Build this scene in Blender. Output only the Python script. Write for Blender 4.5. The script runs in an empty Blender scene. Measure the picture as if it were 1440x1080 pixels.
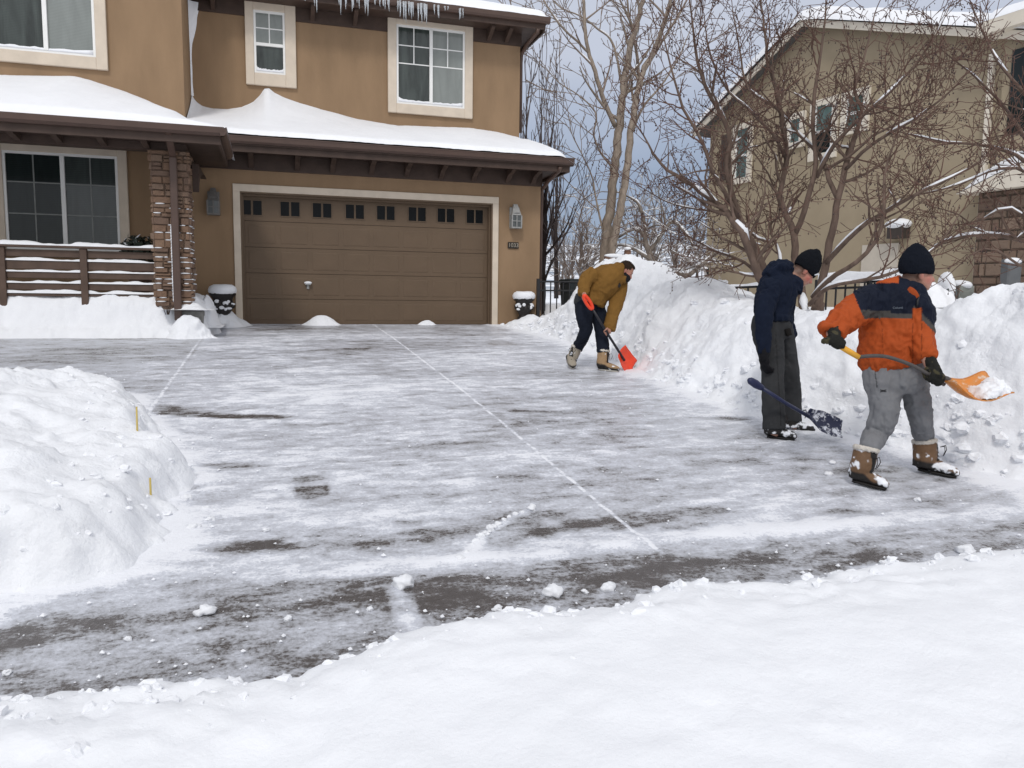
import bpy, bmesh, math, random
import numpy as np
from mathutils import Vector, Matrix
from math import sin, cos, radians, pi, sqrt, atan2

random.seed(7)
rng = np.random.default_rng(7)
scene = bpy.context.scene
COL = scene.collection
FAST = False

# ------------------------------------------------------------------ camera geometry
F = 1100.0
YAW, PITCH, ROLL = radians(17.2), radians(6.28), radians(0.71)
cf = np.array([sin(YAW)*cos(PITCH), cos(YAW)*cos(PITCH), -sin(PITCH)])
cr0 = np.array([cos(YAW), -sin(YAW), 0.0])
cu0 = np.cross(cr0, cf)
cr = cr0*cos(ROLL) + cu0*sin(ROLL)
cu = cu0*cos(ROLL) - cr0*sin(ROLL)
VH = np.array([sin(YAW), cos(YAW), 0.0])      # horizontal forward


def ray(px, py):
    return cf + cr*(px-720)/F - cu*(py-540)/F


def atY(px, py, Y):
    d = ray(px, py); return d*(Y/d[1])


def atX(px, py, X):
    d = ray(px, py); return d*(X/d[0])


def atZ(px, py, Z):
    d = ray(px, py); return d*(Z/d[2])


def dep(px, py, t):
    return ray(px, py)*t


def proj(P):
    P = np.asarray(P, float); t = P @ cf
    return 720+F*(P @ cr)/t, 540-F*(P @ cu)/t


GY = [-2, 0, 2.4, 3, 4, 5, 6, 8, 10, 12, 13.2, 15.75, 30]
GZ = [-1.52, -1.5, -1.43, -1.38, -1.32, -1.245, -1.165, -1.01, -.89, -.76, -.69, -.565, -.5]


def zg(Y):
    return np.interp(Y, GY, GZ)


def G(px, py):
    """ground point seen at a place of the photograph"""
    d = ray(px, py); lo, hi = 1.0, 30.0
    t = 1.0
    while t < 30 and d[2]*t > zg(d[1]*t):
        t += .2
    lo, hi = t-.2, t
    for _ in range(30):
        m = (lo+hi)/2
        if d[2]*m > zg(d[1]*m): lo = m
        else: hi = m
    return d*lo


# ------------------------------------------------------------------ noise (numpy)
def _hash(ix, iy, iz, seed):
    h = (ix*374761393 + iy*668265263 + iz*2147483647 + seed*1274126177) & 0xffffffff
    h = ((h ^ (h >> 13))*1274126177) & 0xffffffff
    h = ((h ^ (h >> 16))*2246822519) & 0xffffffff
    return (h ^ (h >> 15)) & 0xffffff


def vnoise(p, seed=0):
    """smooth value noise, -1..1; p is (N,3)"""
    p = np.asarray(p, float)
    i = np.floor(p).astype(np.int64); f = p-i
    f = f*f*f*(f*(f*6-15)+10)
    out = 0
    for dx in (0, 1):
        wx = f[:, 0] if dx else 1-f[:, 0]
        for dy in (0, 1):
            wy = f[:, 1] if dy else 1-f[:, 1]
            for dz in (0, 1):
                wz = f[:, 2] if dz else 1-f[:, 2]
                out = out + wx*wy*wz*(_hash(i[:, 0]+dx, i[:, 1]+dy, i[:, 2]+dz, seed)/0x7fffff-1)
    return out


def fbm(p, octaves=4, seed=0, gain=.5, lac=2.03):
    p = np.asarray(p, float)
    a, s, o = 1.0, 0.0, 0
    for k in range(octaves):
        o = o+a*vnoise(p*lac**k+k*17.3, seed+k); s += a; a *= gain
    return o/s


def worley(p, seed=0):
    """distance to the nearest feature point"""
    p = np.asarray(p, float); i = np.floor(p).astype(np.int64)
    best = np.full(len(p), 9.0)
    for dx in (-1, 0, 1):
        for dy in (-1, 0, 1):
            for dz in (-1, 0, 1):
                c = i+np.array([dx, dy, dz])
                q = np.stack([_hash(c[:, 0], c[:, 1], c[:, 2], seed+s)/0xffffff for s in (1, 2, 3)], 1)+c
                best = np.minimum(best, ((q-p)**2).sum(1))
    return np.sqrt(best)


def sstep(a, b, x):
    t = np.clip((np.asarray(x, float)-a)/(b-a), 0, 1); return t*t*(3-2*t)


# ------------------------------------------------------------------ objects
def tag(o, label=None, cat=None, group=None, kind=None):
    if label: o['label'] = label
    if cat: o['category'] = cat
    if group: o['group'] = group
    if kind: o['kind'] = kind
    return o


def thing(name, loc, label, cat, group=None, rz=0):
    o = bpy.data.objects.new(name, None); COL.objects.link(o)
    o.location = tuple(float(c) for c in loc); o.rotation_euler = (0, 0, rz)
    o.empty_display_size = .2
    return tag(o, label, cat, group)


def wloc(o):
    v = np.zeros(3)
    while o is not None:
        v += np.array(o.location); o = o.parent
    return v


def link(name, me, mat, parent=None, local=False, origin=None, smooth=False):
    if smooth:
        me.polygons.foreach_set('use_smooth', np.ones(len(me.polygons), dtype=bool))
    o = bpy.data.objects.new(name, me); COL.objects.link(o)
    for m in (mat if isinstance(mat, (list, tuple)) else [mat]):
        if m is not None: me.materials.append(m)
    if parent is not None:
        o.parent = parent
    if not local:
        off = wloc(parent) if parent is not None else np.zeros(3)
        if origin is not None:
            o.location = tuple(np.array(origin)-off); off = np.array(origin, float)
        if len(me.vertices):
            me.transform(Matrix.Translation(Vector(-off)))
    me.update()
    return o


def mesh_from(name, V, Fc):
    me = bpy.data.meshes.new(name)
    V = np.asarray(V, dtype=np.float32)
    if isinstance(Fc, np.ndarray) and Fc.ndim == 2:
        n, k = Fc.shape
        me.vertices.add(len(V)); me.vertices.foreach_set('co', V.ravel())
        me.loops.add(n*k); me.loops.foreach_set('vertex_index', Fc.astype(np.int32).ravel())
        me.polygons.add(n); me.polygons.foreach_set('loop_start', np.arange(0, n*k, k, dtype=np.int32))
        me.update(calc_edges=True); me.validate()
    else:
        me.from_pydata([tuple(map(float, v)) for v in V], [], Fc)
        me.update()
    return me


def grid_mesh(name, P):
    """P: (nu,nv,3) array of points -> quad sheet"""
    nu, nv = P.shape[:2]
    idx = np.arange(nu*nv).reshape(nu, nv)
    Fc = np.stack([idx[:-1, :-1], idx[1:, :-1], idx[1:, 1:], idx[:-1, 1:]], -1).reshape(-1, 4)
    return mesh_from(name, P.reshape(-1, 3), Fc)


def grid_normals(P):
    du = np.gradient(P, axis=0); dv = np.gradient(P, axis=1)
    n = np.cross(du, dv); n /= np.linalg.norm(n, axis=2, keepdims=True)+1e-9
    return n


class MB:
    """collects solids that together are ONE part"""
    def __init__(s): s.V, s.F = [], []

    def add(s, V, Fc):
        b = len(s.V); s.V += [tuple(map(float, v)) for v in V]
        s.F += [[i+b for i in f] for f in Fc]; return s

    def box(s, x0, x1, y0, y1, z0, z1):
        V = [(x, y, z) for z in (z0, z1) for y in (y0, y1) for x in (x0, x1)]
        return s.add(V, [(0, 2, 3, 1), (4, 5, 7, 6), (0, 1, 5, 4), (1, 3, 7, 5), (3, 2, 6, 7), (2, 0, 4, 6)])

    def prism(s, poly, axis, a, b):
        """poly in the two other axes, extruded along axis from a to b"""
        n = len(poly)
        def mk(p, t):
            return (t, p[0], p[1]) if axis == 0 else ((p[0], t, p[1]) if axis == 1 else (p[0], p[1], t))
        V = [mk(p, a) for p in poly]+[mk(p, b) for p in poly]
        Fc = [list(range(n))[::-1], list(range(n, 2*n))]+[(i, (i+1) % n, n+(i+1) % n, n+i) for i in range(n)]
        return s.add(V, Fc)

    def tube(s, pts, rad, n=8, cap=True, up=None, flat=1.0):
        pts = [np.asarray(p, float) for p in pts]; m = len(pts)
        if not hasattr(rad, '__len__'): rad = [rad]*m
        b = len(s.V); ref = None; V = []
        for i in range(m):
            t = pts[min(i+1, m-1)]-pts[max(i-1, 0)]; t = t/(np.linalg.norm(t)+1e-9)
            if ref is None:
                a = np.array(up if up is not None else ((0, 0, 1) if abs(t[2]) < .9 else (1, 0, 0)), float)
            else: a = ref
            a = a-t*(a @ t); a /= np.linalg.norm(a)+1e-9; ref = a
            c = np.cross(t, a)
            r = rad[i]; ra, rb = (r if hasattr(r, '__len__') else (r, r*flat))
            for k in range(n):
                q = 2*pi*k/n
                V.append(pts[i]+a*cos(q)*ra+c*sin(q)*rb)
        Fc = [(b*0+i*n+k, i*n+(k+1) % n, (i+1)*n+(k+1) % n, (i+1)*n+k) for i in range(m-1) for k in range(n)]
        if cap: Fc += [tuple(range(n))[::-1], tuple(range((m-1)*n, m*n))]
        return s.add(V, Fc)

    def lathe(s, prof, c, n=20):
        V = []
        for r, z in prof:
            for k in range(n):
                V.append((c[0]+r*cos(2*pi*k/n), c[1]+r*sin(2*pi*k/n), c[2]+z))
        m = len(prof)
        Fc = [(i*n+k, i*n+(k+1) % n, (i+1)*n+(k+1) % n, (i+1)*n+k) for i in range(m-1) for k in range(n)]
        Fc += [tuple(range(n))[::-1], tuple(range((m-1)*n, m*n))]
        return s.add(V, Fc)

    def ell(s, c, r, n=12, m=8, R=None):
        V = []; c = np.asarray(c, float)
        if not hasattr(r, '__len__'): r = (r, r, r)
        for i in range(m+1):
            a = pi*i/m
            for k in range(n):
                q = 2*pi*k/n
                v = np.array((r[0]*sin(a)*cos(q), r[1]*sin(a)*sin(q), r[2]*cos(a)))
                if R is not None: v = R @ v
                V.append(c+v)
        Fc = [((i+1)*n+k, (i+1)*n+(k+1) % n, i*n+(k+1) % n, i*n+k) for i in range(m) for k in range(n)]
        return s.add(V, Fc)

    def mesh(s, name):
        me = bpy.data.meshes.new(name); me.from_pydata(s.V, [], s.F); me.update(); return me

    def build(s, name, mat, parent=None, smooth=False, bevel=0, local=False, origin=None, label=None):
        me = s.mesh(name)
        bm = bmesh.new(); bm.from_mesh(me)
        bmesh.ops.recalc_face_normals(bm, faces=bm.faces)
        if bevel:
            ed = [e for e in bm.edges if len(e.link_faces) == 2 and e.calc_face_angle(0) > .6]
            bmesh.ops.bevel(bm, geom=ed, offset=bevel, segments=1, affect='EDGES', clamp_overlap=True)
        bm.to_mesh(me); bm.free()
        o = link(name, me, mat, parent, local, origin, smooth)
        if label: o['label'] = label
        return o


# ------------------------------------------------------------------ materials
def lin(r, g, b):
    f = lambda c: (c/255/12.92) if c/255 <= .04045 else ((c/255+.055)/1.055)**2.4
    return (f(r), f(g), f(b), 1)


class NT:
    def __init__(s, name):
        s.m = bpy.data.materials.new(name); s.m.use_nodes = True
        s.t = s.m.node_tree; s.N = s.t.nodes; s.L = s.t.links
        s.b = s.N['Principled BSDF']

    def n(s, typ, **kw):
        x = s.N.new(typ)
        for k, v in kw.items():
            if k.startswith('i_'): x.inputs[k[2:].replace('_', ' ')].default_value = v
            else: setattr(x, k, v)
        return x

    def l(s, a, b): s.L.new(a, b)

    def coords(s, scale=(1, 1, 1), rz=0, src='Object'):
        tc = s.n('ShaderNodeTexCoord'); mp = s.n('ShaderNodeMapping')
        mp.inputs['Scale'].default_value = scale; mp.inputs['Rotation'].default_value = (0, 0, rz)
        s.l(tc.outputs[src], mp.inputs[0]); return mp.outputs[0]

    def noise(s, vec, scale, detail=4, rough=.55, dist=0):
        x = s.n('ShaderNodeTexNoise'); x.inputs['Scale'].default_value = scale
        x.inputs['Detail'].default_value = detail; x.inputs['Roughness'].default_value = rough
        x.inputs['Distortion'].default_value = dist
        if vec is not None: s.l(vec, x.inputs['Vector'])
        return x.outputs['Fac']

    def ramp(s, fac, stops, interp='LINEAR'):
        x = s.n('ShaderNodeValToRGB'); r = x.color_ramp; r.interpolation = interp
        while len(r.elements) < len(stops): r.elements.new(.5)
        for e, (p, c) in zip(r.elements, stops):
            e.position = p; e.color = c if len(c) == 4 else (*c, 1)
        s.l(fac, x.inputs[0]); return x.outputs[0]

    def math(s, op, a, b=None, clamp=False):
        x = s.n('ShaderNodeMath', operation=op); x.use_clamp = clamp
        for i, v in enumerate((a, b)):
            if v is None: continue
            if isinstance(v, (int, float)): x.inputs[i].default_value = v
            else: s.l(v, x.inputs[i])
        return x.outputs[0]

    def mix(s, fac, a, b):
        x = s.n('ShaderNodeMix', data_type='RGBA')
        for i, v in ((0, fac), (6, a), (7, b)):
            if isinstance(v, (int, float)): x.inputs[i].default_value = v
            elif isinstance(v, tuple): x.inputs[i].default_value = v
            else: s.l(v, x.inputs[i])
        return x.outputs[2]

    def bump(s, h, strength=.3, dist=.02, nrm=None):
        x = s.n('ShaderNodeBump'); x.inputs['Strength'].default_value = strength
        x.inputs['Distance'].default_value = dist; s.l(h, x.inputs['Height'])
        if nrm is not None: s.l(nrm, x.inputs['Normal'])
        s.l(x.outputs[0], s.b.inputs['Normal']); return x.outputs[0]

    def attr(s, name):
        x = s.n('ShaderNodeAttribute'); x.attribute_name = name; return x


def basic(name, col, rough=.7, var=.12, scale=8, bump=.0, bdist=.01, bscale=60, metal=0, spec=.4, stretch=(1, 1, 1)):
    M = NT(name); c = M.coords(stretch)
    d = tuple(x*(1-var) for x in col[:3])+(1,); h = tuple(min(1, x*(1+var)) for x in col[:3])+(1,)
    M.l(M.ramp(M.noise(c, scale, 5), [(.3, d), (.7, h)]), M.b.inputs['Base Color'])
    M.b.inputs['Roughness'].default_value = rough; M.b.inputs['Metallic'].default_value = metal
    M.b.inputs['Specular IOR Level'].default_value = spec
    if bump: M.bump(M.noise(c, bscale, 3), bump, bdist)
    return M.m


def snow_mat(name='snow', dirt=0.0, bump=.35, base=(.85, .865, .895)):
    M = NT(name); c = M.coords()
    n1 = M.noise(c, 2.2, 5, .6)
    b2 = tuple(x*.955 for x in base)
    col = M.ramp(n1, [(.35, (*b2, 1)), (.65, (*base, 1))])
    if dirt:
        n3 = M.noise(c, 2.6, 5, .7)
        n4 = M.noise(c, 70, 2, .5)
        f = M.math('MULTIPLY', M.ramp(n3, [(.58, (0, 0, 0, 1)), (.8, (1, 1, 1, 1))]), M.ramp(n4, [(.45, (0, 0, 0, 1)), (.75, (1, 1, 1, 1))]))
        col = M.mix(M.math('MULTIPLY', f, dirt), col, (.30, .25, .19, 1))
    M.l(col, M.b.inputs['Base Color'])
    M.b.inputs['Roughness'].default_value = .65
    M.b.inputs['Specular IOR Level'].default_value = .25
    M.b.inputs['Subsurface Weight'].default_value = 0.0
    vo = M.n('ShaderNodeTexVoronoi'); vo.inputs['Scale'].default_value = 24; vo.inputs['Randomness'].default_value = 1
    wv = M.n('ShaderNodeVectorMath', operation='ADD'); M.l(c, wv.inputs[0]); nzz = M.n('ShaderNodeTexNoise'); nzz.inputs['Scale'].default_value = 30; nzz.inputs['Detail'].default_value = 4
    M.l(c, nzz.inputs['Vector']); sc = M.n('ShaderNodeVectorMath', operation='SCALE'); M.l(nzz.outputs['Color'], sc.inputs[0]); sc.inputs['Scale'].default_value = .06; M.l(sc.outputs[0], wv.inputs[1]); M.l(wv.outputs[0], vo.inputs['Vector'])
    patch = M.ramp(M.noise(c, 3.2, 4, .6), [(.42, (0, 0, 0, 1)), (.60, (1, 1, 1, 1))])
    h = M.math('ADD', M.math('MULTIPLY', M.noise(c, 13, 9, .72), 1.0), M.math('MULTIPLY', M.math('MULTIPLY', vo.outputs['Distance'], patch), -.45 if dirt else -.22))
    M.bump(h, bump, .05)
    return M.m


SNOW = snow_mat('snow', 0, .32)
SNOWB = snow_mat('snow_bank_snow', .22, .42)
SNOWROOF = snow_mat('roof_snow_smooth', 0, .12)
STUCCO = basic('brown_stucco', (.278, .186, .112, 1), .9, .11, 1.8, .4, .007, 110, spec=.15, stretch=(1.3, 1.3, .4))
STUCCO2 = basic('tan_stucco', (.345, .285, .20, 1), .9, .06, 2, .3, .006, 120, spec=.15)
TRIM = basic('beige_trim', (.62, .535, .435, 1), .8, .07, 4, .2, .004, 120, spec=.2)
TRIM2 = basic('cream_trim', (.70, .64, .54, 1), .7, .05, 6)
BROWN = basic('dark_brown_paint', (.062, .040, .031, 1), .6, .18, 5, .15, .003, 60, spec=.3)
BROWN2 = basic('brown_rail_paint', (.095, .062, .046, 1), .6, .18, 6, .15, .003, 60, spec=.3)
GUTTER = basic('brown_gutter_metal', (.085, .052, .040, 1), .42, .1, 4, spec=.4)
DOOR = basic('garage_door_paint', (.128, .086, .053, 1), .55, .06, 3, .08, .002, 200, spec=.35)
WHITE = basic('white_vinyl', (.80, .80, .78, 1), .45, .03, 5, spec=.4)
BLACKM = basic('black_metal', (.018, .018, .02, 1), .5, .2, 10, spec=.4)
LANT = basic('weathered_bronze', (.16, .15, .14, 1), .5, .2, 20, metal=.3)
LANT2 = basic('pale_grey_metal', (.30, .30, .29, 1), .5, .15, 20, metal=.2)
URN = basic('black_urn', (.016, .013, .012, 1), .45, .3, 14, .3, .01, 40)


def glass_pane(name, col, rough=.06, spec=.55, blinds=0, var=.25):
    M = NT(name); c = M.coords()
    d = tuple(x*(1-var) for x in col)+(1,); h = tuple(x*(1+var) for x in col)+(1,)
    colr = M.ramp(M.noise(M.coords((5.5, 1, .9), .15), 1.0, 5, .6, .8), [(.3, d), (.7, h)])  # streaks in the pane colour stand in for reflections and curtains
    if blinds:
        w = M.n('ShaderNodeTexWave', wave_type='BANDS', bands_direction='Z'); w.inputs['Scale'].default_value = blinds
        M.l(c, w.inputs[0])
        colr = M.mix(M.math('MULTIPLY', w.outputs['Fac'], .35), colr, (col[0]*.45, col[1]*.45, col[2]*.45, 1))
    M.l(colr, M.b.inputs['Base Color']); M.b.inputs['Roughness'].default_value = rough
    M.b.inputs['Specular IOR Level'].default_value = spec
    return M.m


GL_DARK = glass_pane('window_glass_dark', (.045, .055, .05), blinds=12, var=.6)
GL_LIGHT = glass_pane('window_glass_blinds', (.23, .25, .235), blinds=13, var=.12)
GL_LOW = glass_pane('window_glass_low', (.018, .024, .024), blinds=10, spec=.3)
GL_LOW2 = glass_pane('window_glass_low_blinds_reflection', (.05, .06, .058), blinds=10, spec=.5)  # right pane: its reflection is put into a paler base colour
MUNT = basic('muntin_grey', (.20, .21, .20, 1), .5)
GL_GREEN = glass_pane('window_glass_green', (.10, .155, .14), blinds=9, var=.2)
GL_BLACK = glass_pane('door_glass', (.006, .007, .008), rough=.2, spec=.12)


def stone_mat(name, cols):
    M = NT(name); oi = M.attr('stone_tint'); c = M.coords()
    base = M.ramp(oi.outputs['Fac'], [(i/(len(cols)-1), q) for i, q in enumerate(cols)])
    n = M.noise(c, 22, 6, .65)
    M.l(M.mix(M.math('MULTIPLY', n, .7), base, (.10, .065, .045, 1)), M.b.inputs['Base Color'])
    M.b.inputs['Roughness'].default_value = .9
    M.bump(M.noise(c, 38, 5, .65), .7, .02); return M.m


STONE = stone_mat('ledge_stone', [(.21, .125, .08, 1), (.28, .175, .112, 1), (.17, .108, .078, 1), (.25, .17, .12, 1)])
STONE2 = stone_mat('field_stone', [(.17, .115, .085, 1), (.29, .21, .155, 1), (.12, .085, .065, 1), (.24, .165, .12, 1)])


# ------------------------------------------------------------------ camera, light, sky
cam = bpy.data.cameras.new('camera'); co = bpy.data.objects.new('camera', cam); COL.objects.link(co)
cam.sensor_width = 36; cam.lens = 36*F/1440; cam.clip_end = 9000; cam.clip_start = .05
co.matrix_world = Matrix(((cr[0], cu[0], -cf[0], 0), (cr[1], cu[1], -cf[1], 0), (cr[2], cu[2], -cf[2], 0), (0, 0, 0, 1)))
scene.camera = co

SUN_EL, SUN_AZ = radians(48), radians(205)      # azimuth: clockwise from +Y; the light comes from behind the camera, slightly left
world = bpy.data.worlds.new('World'); scene.world = world; world.use_nodes = True
W = world.node_tree; bg = W.nodes['Background']
sky = W.nodes.new('ShaderNodeTexSky'); sky.sky_type = 'NISHITA'; sky.sun_disc = False
sky.sun_elevation = SUN_EL; sky.sun_rotation = SUN_AZ; sky.altitude = 1800; sky.air_density = 1.0; sky.dust_density = 2.0


def wn(t, **k):
    x = W.nodes.new(t)
    for a, v in k.items(): setattr(x, a, v)
    return x


tc = wn('ShaderNodeTexCoord'); sep = wn('ShaderNodeSeparateXYZ'); W.links.new(tc.outputs['Generated'], sep.inputs[0])
nz = wn('ShaderNodeTexNoise'); nz.inputs['Scale'].default_value = 2.6; nz.inputs['Detail'].default_value = 6
mp = wn('ShaderNodeMapping'); mp.inputs['Scale'].default_value = (1, 1, 3.2); W.links.new(tc.outputs['Generated'], mp.inputs[0]); W.links.new(mp.outputs[0], nz.inputs['Vector'])
ad = wn('ShaderNodeMath', operation='MULTIPLY_ADD'); W.links.new(nz.outputs['Fac'], ad.inputs[0]); ad.inputs[1].default_value = .13
W.links.new(sep.outputs['Z'], ad.inputs[2])      # elevation disturbed by noise (-> +0.08 on average)
rp = wn('ShaderNodeValToRGB'); W.links.new(ad.outputs[0], rp.inputs[0])
stops = [(.0, (.38, .43, .53)), (.12, (.33, .40, .53)), (.21, (.37, .445, .585)), (.28, (.51, .575, .71)), (.36, (.67, .715, .83)), (.52, (.73, .77, .87)), (.8, (.98, 1.0, 1.06)), (1.0, (1.12, 1.13, 1.17))]
while len(rp.color_ramp.elements) < len(stops): rp.color_ramp.elements.new(.5)
for e, (p, c) in zip(rp.color_ramp.elements, stops): e.position = p; e.color = (*c, 1)
# the overcast is brighter in the south, behind the photographer
my = wn('ShaderNodeMapRange'); W.links.new(sep.outputs['Y'], my.inputs[0]); my.inputs[1].default_value = .3; my.inputs[2].default_value = -.6
my.inputs[3].default_value = 0; my.inputs[4].default_value = 1
mixb = wn('ShaderNodeMix', data_type='RGBA'); W.links.new(my.outputs[0], mixb.inputs[0]); W.links.new(rp.outputs[0], mixb.inputs[6])
mixb.inputs[7].default_value = (1.0, 1.01, 1.05, 1)
sc10 = wn('ShaderNodeVectorMath', operation='SCALE'); W.links.new(mixb.outputs[2], sc10.inputs[0]); sc10.inputs['Scale'].default_value = 10.0
mixs = wn('ShaderNodeMix', data_type='RGBA'); mixs.inputs[0].default_value = .88
W.links.new(sky.outputs[0], mixs.inputs[6]); W.links.new(sc10.outputs[0], mixs.inputs[7])
W.links.new(mixs.outputs[2], bg.inputs[0]); bg.inputs[1].default_value = .092

sl = bpy.data.lights.new('sun', 'SUN'); sl.energy = 1.35; sl.angle = radians(10); sl.color = (1, .965, .92)
so = bpy.data.objects.new('sun', sl); COL.objects.link(so)
sd = Vector((sin(SUN_AZ)*cos(SUN_EL), cos(SUN_AZ)*cos(SUN_EL), sin(SUN_EL)))
so.rotation_euler = sd.to_track_quat('Z', 'Y').to_euler()
scene.view_settings.view_transform = 'Standard'; scene.view_settings.look = 'None'
scene.view_settings.exposure = -0.02; scene.view_settings.gamma = 1
#scene.cycles.max_bounces = 8; scene.cycles.diffuse_bounces = 3
# ================================================================== GROUND, DRIVEWAY, SNOW
def nonuni(a, b, near0, near1, step, grow):
    xs = list(np.arange(near0, near1+1e-6, step)); s = step
    while xs[-1] < b: s *= grow; xs.append(xs[-1]+s)
    s = step
    while xs[0] > a: s *= grow; xs.insert(0, xs[0]-s)
    return np.array(xs)


def terrain(x, y):
    r = np.hypot(x, y)
    z = zg(y)-.25
    right = sstep(5.6, 6.6, x)
    lawn = -.16+.05*vnoise(np.stack([x*.4, y*.4, x*0], -1).reshape(-1, 3), 5).reshape(x.shape)+.0*x
    back = sstep(15.9, 16.6, y)*sstep(5.4, 5.9, x)
    z = z*(1-np.maximum(right, back))+lawn*np.maximum(right, back)
    far = sstep(34, 110, r)*(y > 0)
    z = z-1.4*sstep(26, 60, y)*(1-far)
    p = np.stack([x/170, y/170, x*0], -1).reshape(-1, 3)
    n = fbm(p, 5, 3).reshape(x.shape)
    p2 = np.stack([x/520, y/520, x*0+4], -1).reshape(-1, 3)
    n2 = fbm(p2, 4, 9).reshape(x.shape)
    hill = 11*sstep(110, 420, r)+(62+46*n2)*sstep(430, 1500, r)+5*n*sstep(80, 300, r)
    z = z+far*hill*(y > 0)
    return z


xs = nonuni(-2600, 2600, -12, 26, .5, 1.12); ys = nonuni(-60, 2600, -6, 34, .5, 1.11)
X, Y = np.meshgrid(xs, ys, indexing='ij')
Z = terrain(X, Y)
me = grid_mesh('snow_ground', np.stack([X, Y, Z], -1))


def ground_mat():
    M = NT('snow_ground'); c = M.coords()
    geo = M.n('ShaderNodeNewGeometry'); ln = M.n('ShaderNodeVectorMath', operation='LENGTH'); M.l(geo.outputs['Position'], ln.inputs[0])
    far = M.n('ShaderNodeMapRange'); M.l(ln.outputs['Value'], far.inputs[0]); far.inputs[1].default_value = 60; far.inputs[2].default_value = 260
    n = M.noise(c, .02, 6, .62); n2 = M.noise(M.coords((.011, .045, 1)), 1, 6, .7)
    veg = M.ramp(M.math('ADD', M.math('MULTIPLY', n, .5), M.math('MULTIPLY', n2, .5)), [(.47, (0, 0, 0, 1)), (.56, (1, 1, 1, 1))])
    f = M.math('MULTIPLY', veg, far.outputs[0])
    M.l(M.mix(f, (.84, .855, .89, 1), (.11, .15, .21, 1)), M.b.inputs['Base Color'])  # far pine cover, with blue haze mixed into its colour
    M.b.inputs['Roughness'].default_value = .7
    M.bump(M.noise(c, 3, 5), .2, .05); return M.m


tag(link('snow_ground', me, ground_mat(), smooth=True), kind='structure')

# ---- right bank toe (driveway edge) as a function of Y
TY = [0, 2.2, 3.6, 4.2, 4.7, 5.3, 5.9, 6.6, 8, 9.4, 11, 12.5, 14.4, 15.6]
TX = [5.6, 5.45, 5.35, 5.25, 5.2, 5.12, 4.92, 4.62, 4.56, 4.72, 4.85, 4.9, 4.75, 4.6]


def toe(y): return np.interp(y, TY, TX)


# left bank outline: distance inside the bank
LY = [3.3, 3.7, 3.9, 4.3, 5.0, 5.4, 5.8, 6.66, 7.4, 8.3, 9.0]
LX = [-1.4, -1.05, -.72, -.52, -.62, -.47, -.62, -.83, -1.02, -1.35, -2.2]


def leftdist(x, y):
    return np.minimum(np.minimum(np.interp(y, LY, LX)-x, (y-3.62)*.9), 8.35-y)


# ---- driveway sheet with thin scraped snow
sx = np.arange(-9, 8.6, .036); sy = np.concatenate([np.arange(1.6, 9, .033), np.arange(9, 15.9, .05)])
X, Y = np.meshgrid(sx, sy, indexing='ij')
a = radians(-11)
S = X*cos(a)-Y*sin(a); T = X*sin(a)+Y*cos(a)
fl = lambda *q: np.stack([np.broadcast_to(v, X.shape).ravel() for v in q], -1)
warp = .35*fbm(fl(X*.7, Y*.7, 0), 3, 40).reshape(X.shape)
n1 = fbm(fl(S*.55, (T+warp)*1.25, 0.), 4, 1).reshape(X.shape)
n2 = fbm(fl(S*1.5, (T+warp*.5)*4.6, 3.), 5, 11, .6).reshape(X.shape)
n3 = fbm(fl(S*3.2, T*17, 7.), 3, 21).reshape(X.shape)
n4 = fbm(fl(X*9, Y*9, 9.), 3, 31).reshape(X.shape)
cover = .565+.24*n1+.20*n2+.12*n3+.08*n4


def blob(px, py, rx, ry, amt, ang=0.0, sharp=1.0):
    """a scraped (amt<0) or caked (amt>0) patch of the concrete, by its centre and half axes in metres"""
    global cover
    c = G(px, py); dx, dy = X-c[0], Y-c[1]
    u = (dx*cos(ang)+dy*sin(ang))/rx; v = (-dx*sin(ang)+dy*cos(ang))/ry
    d = np.sqrt(u*u+v*v)+.35*n2+.3*n4+.3*n3
    cover = cover+amt*.72*(1-sstep(.25, 1.35, d))


walk = np.exp(-((Y-3.40-.08*n1)/.26)**2)
cover -= .38*walk*sstep(-9, -1.2, X)*(1-.75*sstep(2.2, 3.4, X))*(1-.5*np.exp(-((X-.15)/.22)**2))
cover += .28*np.exp(-((Y-3.80)/.12)**2)*sstep(.6, 1.1, X)
cover -= .25*np.exp(-((Y-2.95)/.3)**2)*(1-sstep(.2, 1.0, X))
cover -= .08*sstep(13.6, 15.2, Y); cover -= .02
cover -= .14*sstep(9.8, 11.5, Y)*(X < -1)
for q in ((310, 585, .62, .13, -.85, -.25), (235, 575, .22, .2, -.5), (345, 768, .2, .11, -.6), (650, 745, .75, .14, -.42, .05), (860, 735, .7, .12, -.4, .1),
          (1020, 588, .5, .10, -.6, -.25), (455, 598, .5, .08, -.22, -.2), (745, 578, .42, .07, -.4, -.2), (330, 655, .35, .10, -.4, -.2), (1210, 660, .3, .1, -.35),
          (260, 690, .14, .09, -.6), (1290, 780, .5, .1, -.3), (610, 505, .9, .22, .12), (350, 720, .42, .2, .25), (200, 770, .45, .3, .3), (700, 640, 1.1, .28, .15), (1000, 680, 1.0, .3, .08),
          (560, 560, 1.0, .4, .14), (420, 640, .6, .3, .15), (1100, 745, .6, .12, .2), (470, 800, .5, .12, .2), (900, 520, .8, .6, .2), (660, 790, .5, .1, .35), (672, 765, .16, .035, .6, .95), (700, 740, .16, .035, .6, .75), (735, 722, .14, .03, .5, .6), (650, 785, .1, .04, .6), (565, 850, .05, .22, .7)):
    blob(*q)
c = G(440, 682); cover -= (.24+.22*(Y < c[1]-.03))*(1-sstep(.09, .14, np.abs(X-c[0]+.03*n4)))*(1-sstep(.17, .30, np.abs(Y-c[1]+.09*n4)))
dR = toe(Y)-X; dL = -leftdist(X, Y)
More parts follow.
